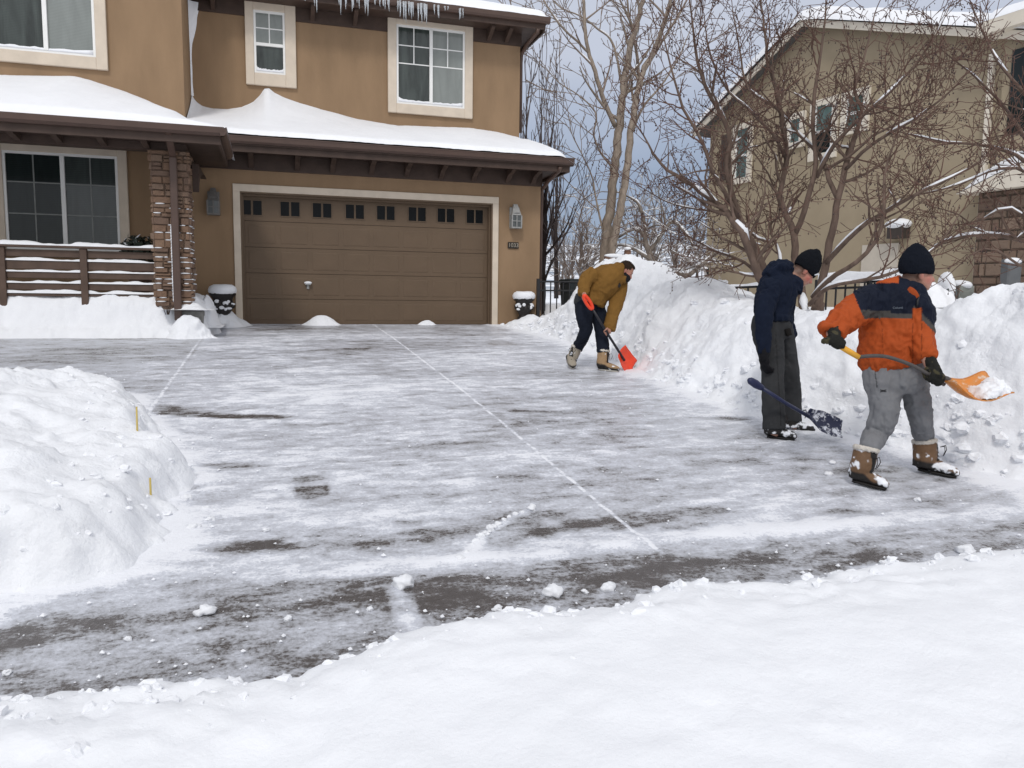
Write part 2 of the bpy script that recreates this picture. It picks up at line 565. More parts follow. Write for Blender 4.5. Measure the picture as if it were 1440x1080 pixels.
cover += .55*(1-sstep(.0, .55, dR+.25*n1))+.40*(1-sstep(.0, .28, dL+.25*n1))
for jx, y0 in ((1.97, 3.9), (-1.04, 7.0)):
    cover += .0*X
cover = np.clip(cover, .10, 1.15)
thick = .016*sstep(.45, 1.05, cover)+.006*np.clip(n4, 0, 1)*cover+.004*sstep(.5, .8, cover)*n3
Zd = zg(Y)+thick
me = grid_mesh('driveway', np.stack([X, Y, Zd], -1))
at = me.attributes.new('cover', 'FLOAT', 'POINT'); at.data.foreach_set('value', cover.astype(np.float32).ravel())


def drive_mat():
    M = NT('scraped_concrete'); c = M.coords(); rg = M.noise(M.coords((4.4, 9, 1), radians(11)), 1, 12, .74, .3); rg2 = M.noise(M.coords((1.9, 4.3, 1), radians(7)), 1, 12, .70, .2); cv = M.attr('cover').outputs['Fac']
    cs = M.coords((7, 22, 1), radians(11)); n = M.noise(cs, 1, 6, .65)
    g = M.noise(c, 48, 5, .75); g2 = M.noise(c, 11, 8, .75)
    x = M.math('ADD', cv, M.math('MULTIPLY', M.math('SUBTRACT', n, .5), .22))
    x = M.math('ADD', x, M.math('MULTIPLY', M.math('SUBTRACT', rg, .5), 1.18))
    x = M.math('ADD', x, M.math('MULTIPLY', M.math('SUBTRACT', rg2, .5), .75))
    x = M.math('ADD', x, M.math('MULTIPLY', M.math('SUBTRACT', g, .5), .85))
    x = M.math('ADD', x, M.math('MULTIPLY', M.math('SUBTRACT', g2, .5), .60))
    sp = M.n('ShaderNodeSeparateXYZ'); M.l(c, sp.inputs[0])
    wob = M.math('MULTIPLY', M.math('SUBTRACT', M.noise(c, 5, 6, .7), .5), .05)

    def joint(axis, pos, hw, lo=None, axis2=None, gain=1.0):
        d = M.math('ABSOLUTE', M.math('SUBTRACT', M.math('ADD', sp.outputs[axis], wob), pos))
        mr = M.n('ShaderNodeMapRange'); M.l(d, mr.inputs[0]); mr.inputs[1].default_value = hw*.55; mr.inputs[2].default_value = hw*1.25
        mr.inputs[3].default_value = gain; mr.inputs[4].default_value = 0; o = mr.outputs[0]
        if lo is not None:
            o = M.math('MULTIPLY', o, M.math('GREATER_THAN', sp.outputs[axis2], lo))
        return o
    js = [joint('X', 1.97, .015, 3.60, 'Y', .7), joint('X', -1.04, .017, 6.8, 'Y', .7), joint('Y', 5.62, .013, -1.5, 'X', .35), joint('Y', 10.2, .014, -1.5, 'X', .3), joint('Y', 3.6, .012, .4, 'X', .2), joint('X', .14, .02, -9, 'Y', .0)]
    jj = js[0]
    for k in js[1:]: jj = M.math('MAXIMUM', jj, k)
    jj = M.math('MULTIPLY', jj, M.ramp(M.noise(c, 9, 4, .7), [(.38, (.0, .0, .0, 1)), (.62, (1, 1, 1, 1))]))
    x = M.math('ADD', x, M.math('MULTIPLY', jj, .75))
    col = M.ramp(M.math('MULTIPLY', x, .8), [(.04, (.072, .062, .058, 1)), (.15, (.118, .107, .104, 1)), (.205, (.25, .25, .262, 1)), (.28, (.385, .392, .42, 1)), (.40, (.515, .53, .578, 1)), (.52, (.61, .632, .69, 1)), (.60, (.77, .785, .83, 1)), (.74, (.83, .845, .885, 1))])
    M.l(col, M.b.inputs['Base Color'])
    M.l(M.ramp(x, [(.1, (.26, .26, .26, 1)), (.45, (.34, .34, .34, 1)), (.8, (.66, .66, .66, 1))]), M.b.inputs['Roughness'])
    M.b.inputs['Specular IOR Level'].default_value = .5
    M.bump(M.math('ADD', x, M.math('MULTIPLY', g, .4)), .55, .012); return M.m


tag(link('driveway', me, drive_mat(), smooth=True), kind='structure')


# ---- snow banks
def displace(P, amp=.05, scale=.35, clump=.03, cs=.12, fine=.01, seed=0, mask=None):
    N = grid_normals(P); N *= np.sign(N[..., 2:3].mean()) or 1
    q = P.reshape(-1, 3)
    big = fbm(q/scale, 5, seed, .58)
    w = fbm(q/.5, 2, seed+50)
    cl = (1-np.clip(worley(q/cs+.15*w[:, None], seed+3), 0, 1))-.45
    cl2 = (1-np.clip(worley(q/(cs*.45), seed+9), 0, 1))-.45
    f = fbm(q/.05, 2, seed+7)
    d = (amp*big+clump*(cl+.45*cl2)*sstep(-.35, .45, w)+fine*f).reshape(P.shape[:2])
    if mask is not None: d = d*mask
    return P+N*d[..., None]


def catmull(P, n):
    """P (k,3) -> n points along a Catmull-Rom curve, spaced by length"""
    P = np.asarray(P, float); k = len(P)
    E = np.vstack([2*P[0]-P[1], P, 2*P[-1]-P[-2]]); out = []
    for i in range(k-1):
        p0, p1, p2, p3 = E[i:i+4]
        for t in np.linspace(0, 1, 12, endpoint=False):
            out.append(.5*((2*p1)+(-p0+p2)*t+(2*p0-5*p1+4*p2-p3)*t*t+(-p0+3*p1-3*p2+p3)*t**3))
    out.append(P[-1]); out = np.array(out)
    d = np.r_[0, np.cumsum(np.linalg.norm(np.diff(out, axis=0), axis=1))]
    u = np.linspace(0, d[-1], n)
    return np.stack([np.interp(u, d, out[:, j]) for j in range(3)], -1)


SIL = [(560, 462), (700, 461), (735, 457), (757, 450), (775, 444), (795, 430), (812, 414), (830, 393), (845, 375), (862, 367), (890, 363), (910, 367), (924, 381), (936, 395), (960, 397), (985, 393), (1000, 391),
       (1010, 404), (1025, 414), (1040, 421), (1060, 428), (1100, 437), (1130, 441), (1180, 438), (1210, 430), (1300, 434), (1330, 438), (1355, 427), (1380, 417), (1405, 406), (1440, 402), (1500, 398), (1700, 385), (2400, 300)]
SILX = [p[0] for p in SIL]; SILY = [p[1] for p in SIL]
cols = []
for y in np.concatenate([np.arange(1.4, 4, .05), np.arange(4, 9, .03), np.arange(9, 15.55, .04)]):
    xt = float(toe(y)); g = float(zg(y)); xc = xt+float(np.interp(y, [1, 5, 9, 12, 14, 15.6], [1.0, .95, 1.05, 1.0, .7, .5]))
    lo, hi = g+.02, 2.5
    for _ in range(30):
        m = (lo+hi)/2; px, py = proj((xc, y, m))
        if py > np.interp(px, SILX, SILY): lo = m
        else: hi = m
    z = min(lo, .75); z = min(z, g+1.75)
    if y < 4: z = g+(z-g)*float(sstep(1.0, 3.9, y))*.9+.1
    h = z-g; back = min(z-.05, -.16+.5*max(0, z+.16))
    C = [(xt-.22, y, g-.06), (xt, y, g+.03+.03*h), (xt+.26*(xc-xt), y, g+.40*h), (xt+.58*(xc-xt), y, g+.76*h), (xc-.1*(xc-xt), y, z-.01), (xc+.22, y, z-.015), (xc+.9, y, back), (xc+1.9, y, min(back, -.2)), (xc+2.6, y, -.5)]
    cols.append(catmull(C, 120))
P = np.array(cols)
# the crest and the toe wander a little
wv = fbm(np.stack([P[:, 0, 1]*.8, P[:, 0, 1]*0, P[:, 0, 1]*0], -1), 3, 77)
P[:, :, 0] += (.12*wv)[:, None]*np.linspace(1, .3, P.shape[1])[None, :]
P[:, :, 2] -= .035*sstep(.3, .6, np.linspace(0, 1, P.shape[1]))[None, :]
P = displace(P, .085, .36, .045, .13, .016, 2); PB1 = P
SB1 = tag(link('snow_bank', grid_mesh('snow_bank', P), SNOWB, smooth=True, origin=(5.6, 8, -1)), 'tall lumpy bank of shovelled snow along the right driveway edge, behind the three people', 'snow bank')

# left bank
sx = np.arange(-9.2, -.2, .033); sy = np.arange(3.2, 8.8, .033)
X, Y = np.meshgrid(sx, sy, indexing='ij'); q = np.stack([X, Y, 0*X], -1).reshape(-1, 3)
d = leftdist(X, Y)+(.22*fbm(q*1.6, 4, 61)+.05*fbm(q*9, 2, 65)).reshape(X.shape)
H = .50+.10*fbm(q*.7, 3, 62).reshape(X.shape)-.10*sstep(5.5, 8, Y)
prof = .66*sstep(-.03, .34, d)+.34*sstep(.12, 1.4, d)
Zb = np.where(d > -.12, zg(Y)-.05+(H+.05)*prof, zg(Y)-.08)
P = displace(np.stack([X, Y, Zb], -1), .085, .34, .06, .14, .014, 12, mask=np.clip(prof*1.3+.05, 0, 1)); PB2 = P
SB2 = tag(link('snow_bank', grid_mesh('snow_bank', P), SNOWB, smooth=True, origin=(-3, 6, -1.1)), 'low wide snow bank on the left lawn with thin marker stakes in its edge', 'snow bank')

# bank at the roadside, in front of the photographer
FS = [(-260, 1000), (0, 984), (130, 972), (250, 961), (330, 968), (420, 962), (455, 935), (520, 915), (560, 892), (640, 876), (700, 862), (860, 850), (900, 832), (935, 815), (1010, 811), (1130, 813), (1180, 795), (1260, 782), (1360, 776), (1440, 768), (1560, 750), (1800, 735)]
pts = []
for px, py in FS:
    zc = float(np.interp(px, [-260, 0, 400, 480, 800, 1100, 1800], [-1.27, -1.27, -1.25, -1.20, -1.14, -1.10, -1.05]))
    pts.append(atZ(px, py, zc))
pts = np.array(pts); pts = np.vstack([pts[0]+(-3, -.2, 0), pts, pts[-1]+(2.5, 0, 0)])
xs = np.arange(-4, 6.2, .03); cols = []
for x in xs:
    yc = np.interp(x, pts[:, 0], pts[:, 1]); zc = np.interp(x, pts[:, 0], pts[:, 2])
    g = float(zg(yc))
    C = [(x, yc+.42, g-.08), (x, yc+.22, g+.02), (x, yc+.08, g+.72*(zc-g)), (x, yc-.04, zc), (x, yc-.3, zc+.02), (x, yc-.8, zc+.0), (x, yc-1.5, zc-.03), (x, yc-2.4, zc-.12), (x, -.5, -1.45)]
    cols.append(catmull(C, 130))
P = np.array(cols)
_v = np.linspace(0, 1, P.shape[1])[None, :]+0*P[..., 0]; P = displace(P, .07, .6, .05, .12, .014, 32, mask=.45+.55*(1-sstep(.16, .30, _v))); PB3 = P
SB3 = tag(link('snow_bank', grid_mesh('snow_bank', P), SNOW, smooth=True, origin=(1, 2, -1.2)), 'smooth white roadside snow bank across the bottom of the picture', 'snow bank')

# bank under the porch railing
sx = np.arange(-9, -.55, .03); sy = np.arange(12.85, 15.7, .03)
X, Y = np.meshgrid(sx, sy, indexing='ij'); q = np.stack([X, Y, 0*X], -1).reshape(-1, 3)
nn = fbm(q*1.7, 4, 71).reshape(X.shape)
d = np.minimum(Y-13.20, -.80-X)+.10*nn
Zb = -.72+np.interp(d, [-.06, 0, .10, .26, .45], [0, .03, .17, .25, .31])+.40*sstep(13.30, 13.66, Y)*sstep(0, .4, d)-.02+.03*nn
Zb = np.where(d < -.1, -.78, Zb)
P = displace(np.stack([X, Y, Zb], -1), .045, .35, .045, .14, .012, 14, mask=sstep(-.08, .1, d))
tag(link('snow_bank', grid_mesh('snow_bank', P), SNOW, smooth=True, origin=(-4, 14, -.5)), 'cut snow bank in front of the porch railing, left of the garage', 'snow bank')


def heap(label, cx, cy, rx, ry, h, seed, lumps=.03, base=None, name='snow_heap', mat=None):
    n = 70
    u = np.linspace(-1.25, 1.25, n); U, Vv = np.meshgrid(u, u, indexing='ij')
    x = cx+U*rx; y = cy+Vv*ry; q = np.stack([x, y, 0*x], -1).reshape(-1, 3)
    r = np.sqrt(U*U+Vv*Vv)+.22*fbm(q*3.0, 3, seed).reshape(U.shape)
    z = (zg(y) if base is None else base)-.03+(h+.03)*(1-sstep(.0, 1.05, r))
    P = displace(np.stack([x, y, z], -1), lumps*1.2, .22, lumps, .09, .004, seed, mask=1-sstep(.7, 1.1, r)*.9)
    return tag(link(name, grid_mesh(name, P), mat or SNOW, smooth=True, origin=(cx, cy, float(zg(cy)))), label, 'snow heap')


heap('loose snow heap under the left black urn beside the garage door', -.85, 15.45, .62, .50, .36, 81)
heap('snow heap under the right black urn, at the corner of the garage', 5.15, 15.25, .75, .62, .26, 82)
heap('small snow ridge against the bottom of the garage door, left of its middle', .98, 15.66, .48, .2, .19, 83, .02)
heap('thin snow ridge against the right end of the garage door', 3.05, 15.74, .30, .10, .09, 84, .012)


# ---- clumps lying on the scraped concrete
def clump_mesh(seed, n=3):
    bm = bmesh.new(); bmesh.ops.create_icosphere(bm, subdivisions=n, radius=1)
    for v in bm.verts:
        p = np.array([v.co])*1.0
        k = 1+.85*float(fbm(p*1.5+seed*5.1, 4, seed, .62)[0])
        v.co = Vector((v.co.x*k, v.co.y*k, v.co.z*k*.72))
    me = bpy.data.meshes.new('snow_clump'); bm.to_mesh(me); bm.free()
    me.polygons.foreach_set('use_smooth', np.ones(len(me.polygons), dtype=bool)); me.materials.append(SNOW)
    return me


cms = [clump_mesh(s) for s in range(8)]
spots = [(288, 863, 26), (405, 872, 12), (568, 824, 30), (778, 836, 26), (856, 829, 22), (822, 833, 10), (748, 718, 16), (725, 724, 8), (1358, 779, 26), (648, 788, 14), (690, 745, 14), (676, 756, 12), (700, 738, 11), (656, 779, 11), (664, 769, 9), (670, 763, 12), (683, 752, 11), (695, 742, 10), (709, 732, 8), (716, 728, 7), (734, 721, 7), (688, 749, 8),
         (290, 965, 14), (598, 915, 16), (273, 744, 16), (297, 732, 12), (374, 747, 10), (262, 703, 14), (290, 716, 11), (1078, 835, 14), (1040, 826, 12), (1165, 668, 10), (1170, 652, 10), (1240, 792, 9),
         (520, 858, 11), (180, 900, 10), (10, 948, 14), (700, 858, 14), (1290, 705, 10), (960, 830, 12), (1130, 822, 16)]
for i, (px, py, w) in enumerate(spots):
    g = G(px, py); dd = float(g @ cf); r = w/2*dd/F*.88
    o = bpy.data.objects.new('snow_clump', cms[i % 8]); COL.objects.link(o)
    o.location = (g[0], g[1], float(zg(g[1]))+r*.38); o.scale = (r*1.15, r, r); o.rotation_euler = (0, 0, i*1.7)
    tag(o, 'small white snow clump lying loose on the scraped concrete', 'snow clump', 'snow clumps on the driveway')


# broken clods sitting in the faces, along the crests and the toes of the banks
def clods(parent, P, pick, n, s0, s1, seed):
    rr = random.Random(seed); mb = MB(); N = grid_normals(P); N *= np.sign(N[..., 2].mean()) or 1
    nu, nv = P.shape[:2]; bm = bmesh.new(); bmesh.ops.create_icosphere(bm, subdivisions=2, radius=1); bv = np.array([v.co[:] for v in bm.verts]); bf = [[v.index for v in f.verts] for f in bm.faces]; bm.free()
    for _ in range(n):
        i, j = pick(rr, nu, nv); p = P[i, j]; s = s0+(s1-s0)*rr.random()**2.2
        o = rr.uniform(0, 99); k = 1+.9*fbm(bv*1.5+o, 3, seed, .65)
        q = np.array(Matrix.Rotation(rr.uniform(0, 6), 3, 'Z')@Matrix.Rotation(rr.uniform(-.6, .6), 3, 'X'))
        V = (bv*k[:, None]*np.array((1.15, .9, .72))) @ q.T*s
        mb.add(V+p+N[i, j]*s*rr.uniform(-.45, .15), bf)
    o = mb.build('clods', SNOW, parent); o['kind'] = 'stuff'; return o


def pk1(rr, nu, nv):
    i = rr.randrange(nu); u = rr.random()
    if u < .62: f = abs(rr.gauss(.085, .035))
    elif u < .85: f = rr.gauss(.47, .05)
    else: f = rr.uniform(.1, .5)
    return i, min(nv-1, max(4, int(f*nv)))


clods(SB1, PB1, pk1, 900, .008, .060, 201)
IJ = np.argwhere((leftdist(PB2[..., 0], PB2[..., 1]) > -.02)&(leftdist(PB2[..., 0], PB2[..., 1]) < .62)&(PB2[..., 0] > -4))
clods(SB2, PB2, lambda rr, a_, b_: tuple(IJ[rr.randrange(len(IJ))]), 420, .006, .032, 202)
clods(SB3, PB3, lambda rr, a_, b_: (rr.randrange(a_), min(b_-1, max(4, int(abs(rr.gauss(.13, .05))*b_)))), 900, .006, .034, 203)
# crumbs: nobody could count them
mb = MB(); r1 = random.Random(5)
cnt = 0
while cnt < 1700:
    x = r1.uniform(-4, 5.6); y = 2.6+(r1.random()**1.8)*9
    dl = -float(leftdist(np.array(x), np.array(y))); dr = float(toe(y))-x
    if dl < -.05 or dr < -.05: continue
    near = math.exp(-dl/.28)+math.exp(-dr/.35)+.55*math.exp(-abs(y-3.1)/.5)+.07
    if r1.random() > near: continue
    s = .003+.011*r1.random()**3
    z = float(zg(y))+.006+s*.4; R = np.array(Matrix.Rotation(r1.random()*6, 3, 'Z'))
    V = [(s*a*r1.uniform(.7, 1.3), s*b*r1.uniform(.7, 1.3), s*.8*c2*r1.uniform(.7, 1.2)) for a, b, c2 in ((1, 0, 0), (0, 1, 0), (-1, 0, 0), (0, -1, 0), (0, 0, 1), (0, 0, -1))]
    V = [R @ np.array(v)+(x, y, z) for v in V]
    mb.add(V, [(0, 1, 4), (1, 2, 4), (2, 3, 4), (3, 0, 4), (1, 0, 5), (2, 1, 5), (3, 2, 5), (0, 3, 5)]); cnt += 1
tag(mb.build('snow_crumbs', SNOW), 'tiny snow crumbs scattered over the driveway', 'snow', kind='stuff')

# marker stakes in the edge of the left bank
STAKE = basic('yellow_stake', (.55, .42, .12, 1), .6)
from mathutils.bvhtree import BVHTree
_q = PB2.reshape(-1, 3); _n = PB2.shape[1]; _i = np.arange(PB2.shape[0]*_n).reshape(PB2.shape[:2]); BT2 = BVHTree.FromPolygons([tuple(v) for v in _q], [tuple(f) for f in np.stack([_i[:-1, :-1], _i[1:, :-1], _i[1:, 1:], _i[:-1, 1:]], -1).reshape(-1, 4).tolist()])
for px, y0, y1, lab in ((193, 572, 606, 'thin yellow marker stake in the bank edge, the farther one'), (212, 672, 696, 'short thin yellow marker stake in the bank edge, the nearer one')):
    hb = BT2.ray_cast(Vector((0, 0, 0)), Vector(ray(px, y1)).normalized())[0]; a0 = np.array(hb) if hb is not None else G(px, y1); a1 = atY(px-1, y0, a0[1]-.01)
    tag(MB().tube([a0-(0, 0, .25), a0, a1], [.006, .006, .0055], 6).build('marker_stake', STAKE, smooth=True, origin=a0), lab, 'stake')
# ================================================================== THE BROWN HOUSE
YG, YU, YL = 15.75, 17.2, 15.75
XL, XR = -1.35, 5.45
house = thing('house', (2, YG, -.6), 'two storey brown stucco house with a wide brown garage door and snow on its roofs', 'house')
GB = -.62
DX0, DX1, DZ1 = -.49, 4.41, 1.915
# garage wing
w = MB()
w.box(XL, DX0, YG, YG+.3, GB-.2, DZ1); w.box(DX1, XR, YG, YG+.3, GB-.2, DZ1); w.box(XL, XR, YG, YG+.3, DZ1, 2.75)
w.box(XR-.3, XR, YG+.3, 25, GB-.2, 2.75); w.box(XL, XL+.3, YG+.3, YU, GB-.2, 2.75)
w.build('garage_wall', STUCCO, house)
t = MB()
t.box(DX0-.125, DX0, YG-.035, YG-.002, GB-.1, DZ1); t.box(DX1, DX1+.125, YG-.035, YG-.002, GB-.1, DZ1); t.box(DX0-.125, DX1+.125, YG-.035, YG-.002, DZ1, DZ1+.135)
t.build('garage_trim', TRIM, house, bevel=.006)
t = MB(); t.box(DX0, DX0+.03, YG-.03, YG+.16, GB, DZ1-.03); t.box(DX1-.03, DX1, YG-.03, YG+.16, GB, DZ1-.03); t.box(DX0, DX1, YG-.03, YG+.16, DZ1-.03, DZ1)
t.build('door_jamb', DOOR, house)
t = MB(); t.box(DX0+.03, DX0+.06, YG+.06, YG+.155, GB, DZ1-.07); t.box(DX1-.06, DX1-.03, YG+.06, YG+.155, GB, DZ1-.07); t.box(DX0+.03, DX1-.03, YG+.06, YG+.155, DZ1-.07, DZ1-.03)
t.build('door_stop', DOOR, house)
# the sectional door: five sections, eight raised panels in each of the lower four, sixteen little windows on top
YD = YG+.16
dx0, dx1, dz0, dz1 = DX0+.03, DX1-.03, -.565, DZ1-.03
door = MB(); sh = (dz1-dz0)/5
for i in range(5):
    z0 = dz0+i*sh
    door.box(dx0, dx1, YD, YD+.05, z0+.004, z0+sh-.004)
    if i < 4:
        pw = (dx1-dx0-.1)/8
        for k in range(8):
            a0 = dx0+.05+k*pw+.045; a1 = a0+pw-.09; b0, b1 = z0+.075, z0+sh-.075
            door.prism([(a0, b0), (a1, b0), (a1, b1), (a0, b1)], 1, YD-.003, YD)
            V = [(a0, YD-.0035, b0), (a1, YD-.0035, b0), (a1, YD-.0035, b1), (a0, YD-.0035, b1), (a0+.02, YD-.0065, b0+.02), (a1-.02, YD-.0065, b0+.02), (a1-.02, YD-.0065, b1-.02), (a0+.02, YD-.0065, b1-.02)]
            door.add(V, [(4, 5, 6, 7), (0, 1, 5, 4), (1, 2, 6, 5), (2, 3, 7, 6), (3, 0, 4, 7)])
door.box(dx0, dx1, YD+.05, YD+.06, dz0, dz1)
gd = door.build('garage_door', DOOR, house)
pane0 = None
for px in ((354.5), (408), (453), (499), (542.5), (586.5), (627), (667.5)):
    for s in (-1, 1):
        xc = atY(px+s*7.6*(1-.0006*(px-354)), 300, YD)[0]
        zc = atY(px, 292+(px-354)*.0405, YD)[2]
        pw, ph = .079, .135
        f = MB(); f.box(xc-pw-.014, xc-pw, YD-.014, YD, zc-ph-.014, zc+ph+.014); f.box(xc+pw, xc+pw+.014, YD-.014, YD, zc-ph-.014, zc+ph+.014)
        f.box(xc-pw, xc+pw, YD-.014, YD, zc-ph-.014, zc-ph); f.box(xc-pw, xc+pw, YD-.014, YD, zc+ph, zc+ph+.014)
        f.build('window_frame', DOOR, gd)
        MB().box(xc-pw, xc+pw, YD-.004, YD-.001, zc-ph, zc+ph).build('window_pane', GL_BLACK, gd)
h = atY(433, 400, YD)
hb = MB(); hb.box(h[0]-.025, h[0]+.025, YD-.03, YD-.004, h[2]-.09, h[2]+.05); hb.box(h[0]-.055, h[0]+.055, YD-.07, YD-.03, h[2]-.012, h[2]+.012)
hb.build('handle', LANT2, gd, bevel=.004)
MB().ell((h[0], YD-.055, h[2]+.03), (.075, .035, .03)).build('handle_snow', SNOW, gd, smooth=True)

# upper wall and left volume
w = MB(); w.box(XL-.05, 5.42, YU, YU+.3, 2.7, 5.9); w.box(5.12, 5.42, YU+.3, 24, 2.7, 5.9)
w.build('upper_wall', STUCCO, house)
w = MB(); w.box(-10.5, -1.40, YL, YL+.3, -.7, 7.6); w.box(-1.70, -1.40, YL+.3, YU+.0, 2.0, 7.6)
w.build('porch_wall', STUCCO, house)


def window(px0, py0, px1, py1, fx0, fy0, fx1, fy1, Y, kind, dark, light):
    """trim rectangle and frame rectangle of the photograph on the wall plane Y"""
    ax, ay = (px0+px1)/2, (py0+py1)/2
    X0, X1 = atY(px0, ay, Y)[0], atY(px1, ay, Y)[0]; Z1, Z0 = atY(ax, py0, Y)[2], atY(ax, py1, Y)[2]
    x0, x1 = atY(fx0, ay, Y)[0], atY(fx1, ay, Y)[0]; z1, z0 = atY(ax, fy0, Y)[2], atY(ax, fy1, Y)[2]
    d = .07
    trim = MB(); trim.box(X0, x0, Y-d, Y-.002, Z0, Z1); trim.box(x1, X1, Y-d, Y-.002, Z0, Z1); trim.box(x0, x1, Y-d, Y-.002, z1, Z1); trim.box(x0, x1, Y-d, Y-.002, Z0, z0)
    tr = trim.build('window_trim', TRIM, house, bevel=.008)
    fr = MB(); e = .045; y0, y1 = Y-.05, Y-.002
    fr.box(x0, x0+e, y0, y1, z0, z1); fr.box(x1-e, x1, y0, y1, z0, z1); fr.box(x0+e, x1-e, y0, y1, z1-e, z1); fr.box(x0+e, x1-e, y0, y1, z0, z0+e)
    x0 += e; x1 -= e; z0 += e; z1 -= e
    g = .011
    if kind == 'hung':
        zm = z0+(z1-z0)*.46; fr.box(x0, x1, y0-.012, y1, zm-.03, zm+.03)
        P = [(x0, x1, zm+.03, z1, light), (x0, x1, z0, zm-.03, dark)]
    else:
        f = kind[1] if isinstance(kind, tuple) else .5
        xm = x0+(x1-x0)*f; fr.box(xm-.035, xm+.035, y0-.012, y1, z0, z1)
        P = [(x0, xm-.035, z0, z1, dark), (xm+.035, x1, z0, z1, light)]
    wf = fr.build('window_frame', WHITE, house, bevel=.004)
    for i, (a, b, c, d2, m) in enumerate(P):
        MB().box(a, b, Y-.02, Y-.003, c, d2).build('window_pane', m, wf)
        mu = MB(); v0, v1 = Y-.026, Y-.0205
        if kind == 'hung':
            if i == 0:
                mu.box((a+b)/2-g, (a+b)/2+g, v0, v1, c, d2); mu.box(a, (a+b)/2-g, v0, v1, (c+d2)/2-g, (c+d2)/2+g); mu.box((a+b)/2+g, b, v0, v1, (c+d2)/2-g, (c+d2)/2+g)
        elif kind == 'full' or (isinstance(kind, tuple) and kind[0] == 'full'):
            mu.box((a+b)/2-g, (a+b)/2+g, v0, v1, c, d2)
            for zz in (c+(d2-c)*.36, c+(d2-c)*.70):
                mu.box(a, (a+b)/2-g, v0, v1, zz-g, zz+g); mu.box((a+b)/2+g, b, v0, v1, zz-g, zz+g)
        else:
            zl = c+(d2-c)*.52; zk = c+(d2-c)*.76
            mu.box((a+b)/2-g, (a+b)/2+g, v0, v1, zl-g, d2)
            for zz in (zl, zk):
                mu.box(a, (a+b)/2-g, v0, v1, zz-g, zz+g); mu.box((a+b)/2+g, b, v0, v1, zz-g, zz+g)
        if mu.V: mu.build('muntin', MUNT if m in (GL_LOW, GL_LOW2) else WHITE, wf)
    return x0, x1, z0, z1, wf


sn = []
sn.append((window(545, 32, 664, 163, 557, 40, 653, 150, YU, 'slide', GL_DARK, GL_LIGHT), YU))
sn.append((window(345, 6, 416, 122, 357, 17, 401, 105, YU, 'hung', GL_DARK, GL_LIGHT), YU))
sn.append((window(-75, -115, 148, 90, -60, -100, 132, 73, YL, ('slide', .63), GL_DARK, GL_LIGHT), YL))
window(-10, 201, 181, 362, 7, 216, 168, 352, YL, ('full', .51), GL_LOW, GL_LOW2)
# packed snow in the corners of the upper window frames
for (x0, x1, z0, z1, wf), Yw in sn:
    m = MB(); n = 26; V = []; rr = random.Random(int(x0*100))
    prof = [(.030+.02*rr.random()+.05*math.exp(-i/2)+.04*math.exp(-(n-i)/2)) for i in range(n+1)]
    for i in range(n+1):
        x = x0+(x1-x0)*i/n; V += [(x, Yw-.056, z0-.004), (x, Yw-.046, z0+prof[i]), (x, Yw-.021, z0+prof[i]+.01), (x, Yw-.021, z0-.004)]
    Fq = [(4*i+a, 4*i+4+a, 4*i+4+(a+1) % 4, 4*i+(a+1) % 4) for i in range(n) for a in range(4)]+[(0, 1, 2, 3), (4*n+3, 4*n+2, 4*n+1, 4*n)]
    m.add(V, Fq); m.build('sill_snow', SNOW, wf, smooth=True)

# ---- eaves
f = MB()   # garage eave
f.box(-.72, 5.84, 15.10, 15.14, 2.53, 2.70); f.box(-.72, 5.80, 15.14, YG, 2.60, 2.625)
f.box(5.80, 5.84, 15.14, YU+.1, 2.53, 2.70); f.box(XR+.002, 5.80, YG, YU, 2.60, 2.625)
f.box(XL, XR+.02, YG-.03, YG-.002, 2.31, 2.598)
f.build('garage_fascia', BROWN, house)
g = MB()
g.prism([(15.098, 2.665), (15.03, 2.665), (15.0, 2.70), (14.99, 2.785), (15.005, 2.785), (15.02, 2.72), (15.098, 2.70)], 0, -.80, 5.90)
g.box(-.80, 5.90, 14.985, 15.098, 2.775, 2.795)
g.build('gutter', GUTTER, house)
bk = None
for px in (312, 353, 418, 468, 523, 573, 622, 668, 716, 752):
    x = atY(px, 228, 15.6)[0]; b = MB()
    b.prism([(YG-.032, 2.34), (YG-.032, 2.598), (15.2, 2.598), (15.2, 2.53), (15.5, 2.47)], 0, x-.045, x+.045)
    b.build('eave_bracket', BROWN, house)
# garage roof deck
r = MB(); r.add([(-1.3, 15.06, 2.70), (5.90, 15.06, 2.70), (5.90, YU, 3.50), (-1.3, YU, 3.50), (-1.3, 15.06, 2.64), (5.90, 15.06, 2.64), (5.90, YU, 3.44), (-1.3, YU, 3.44)], [(0, 1, 2, 3), (7, 6, 5, 4), (0, 4, 5, 1), (1, 5, 6, 2), (2, 6, 7, 3), (3, 7, 4, 0)])
r.build('garage_roof', BROWN, house)
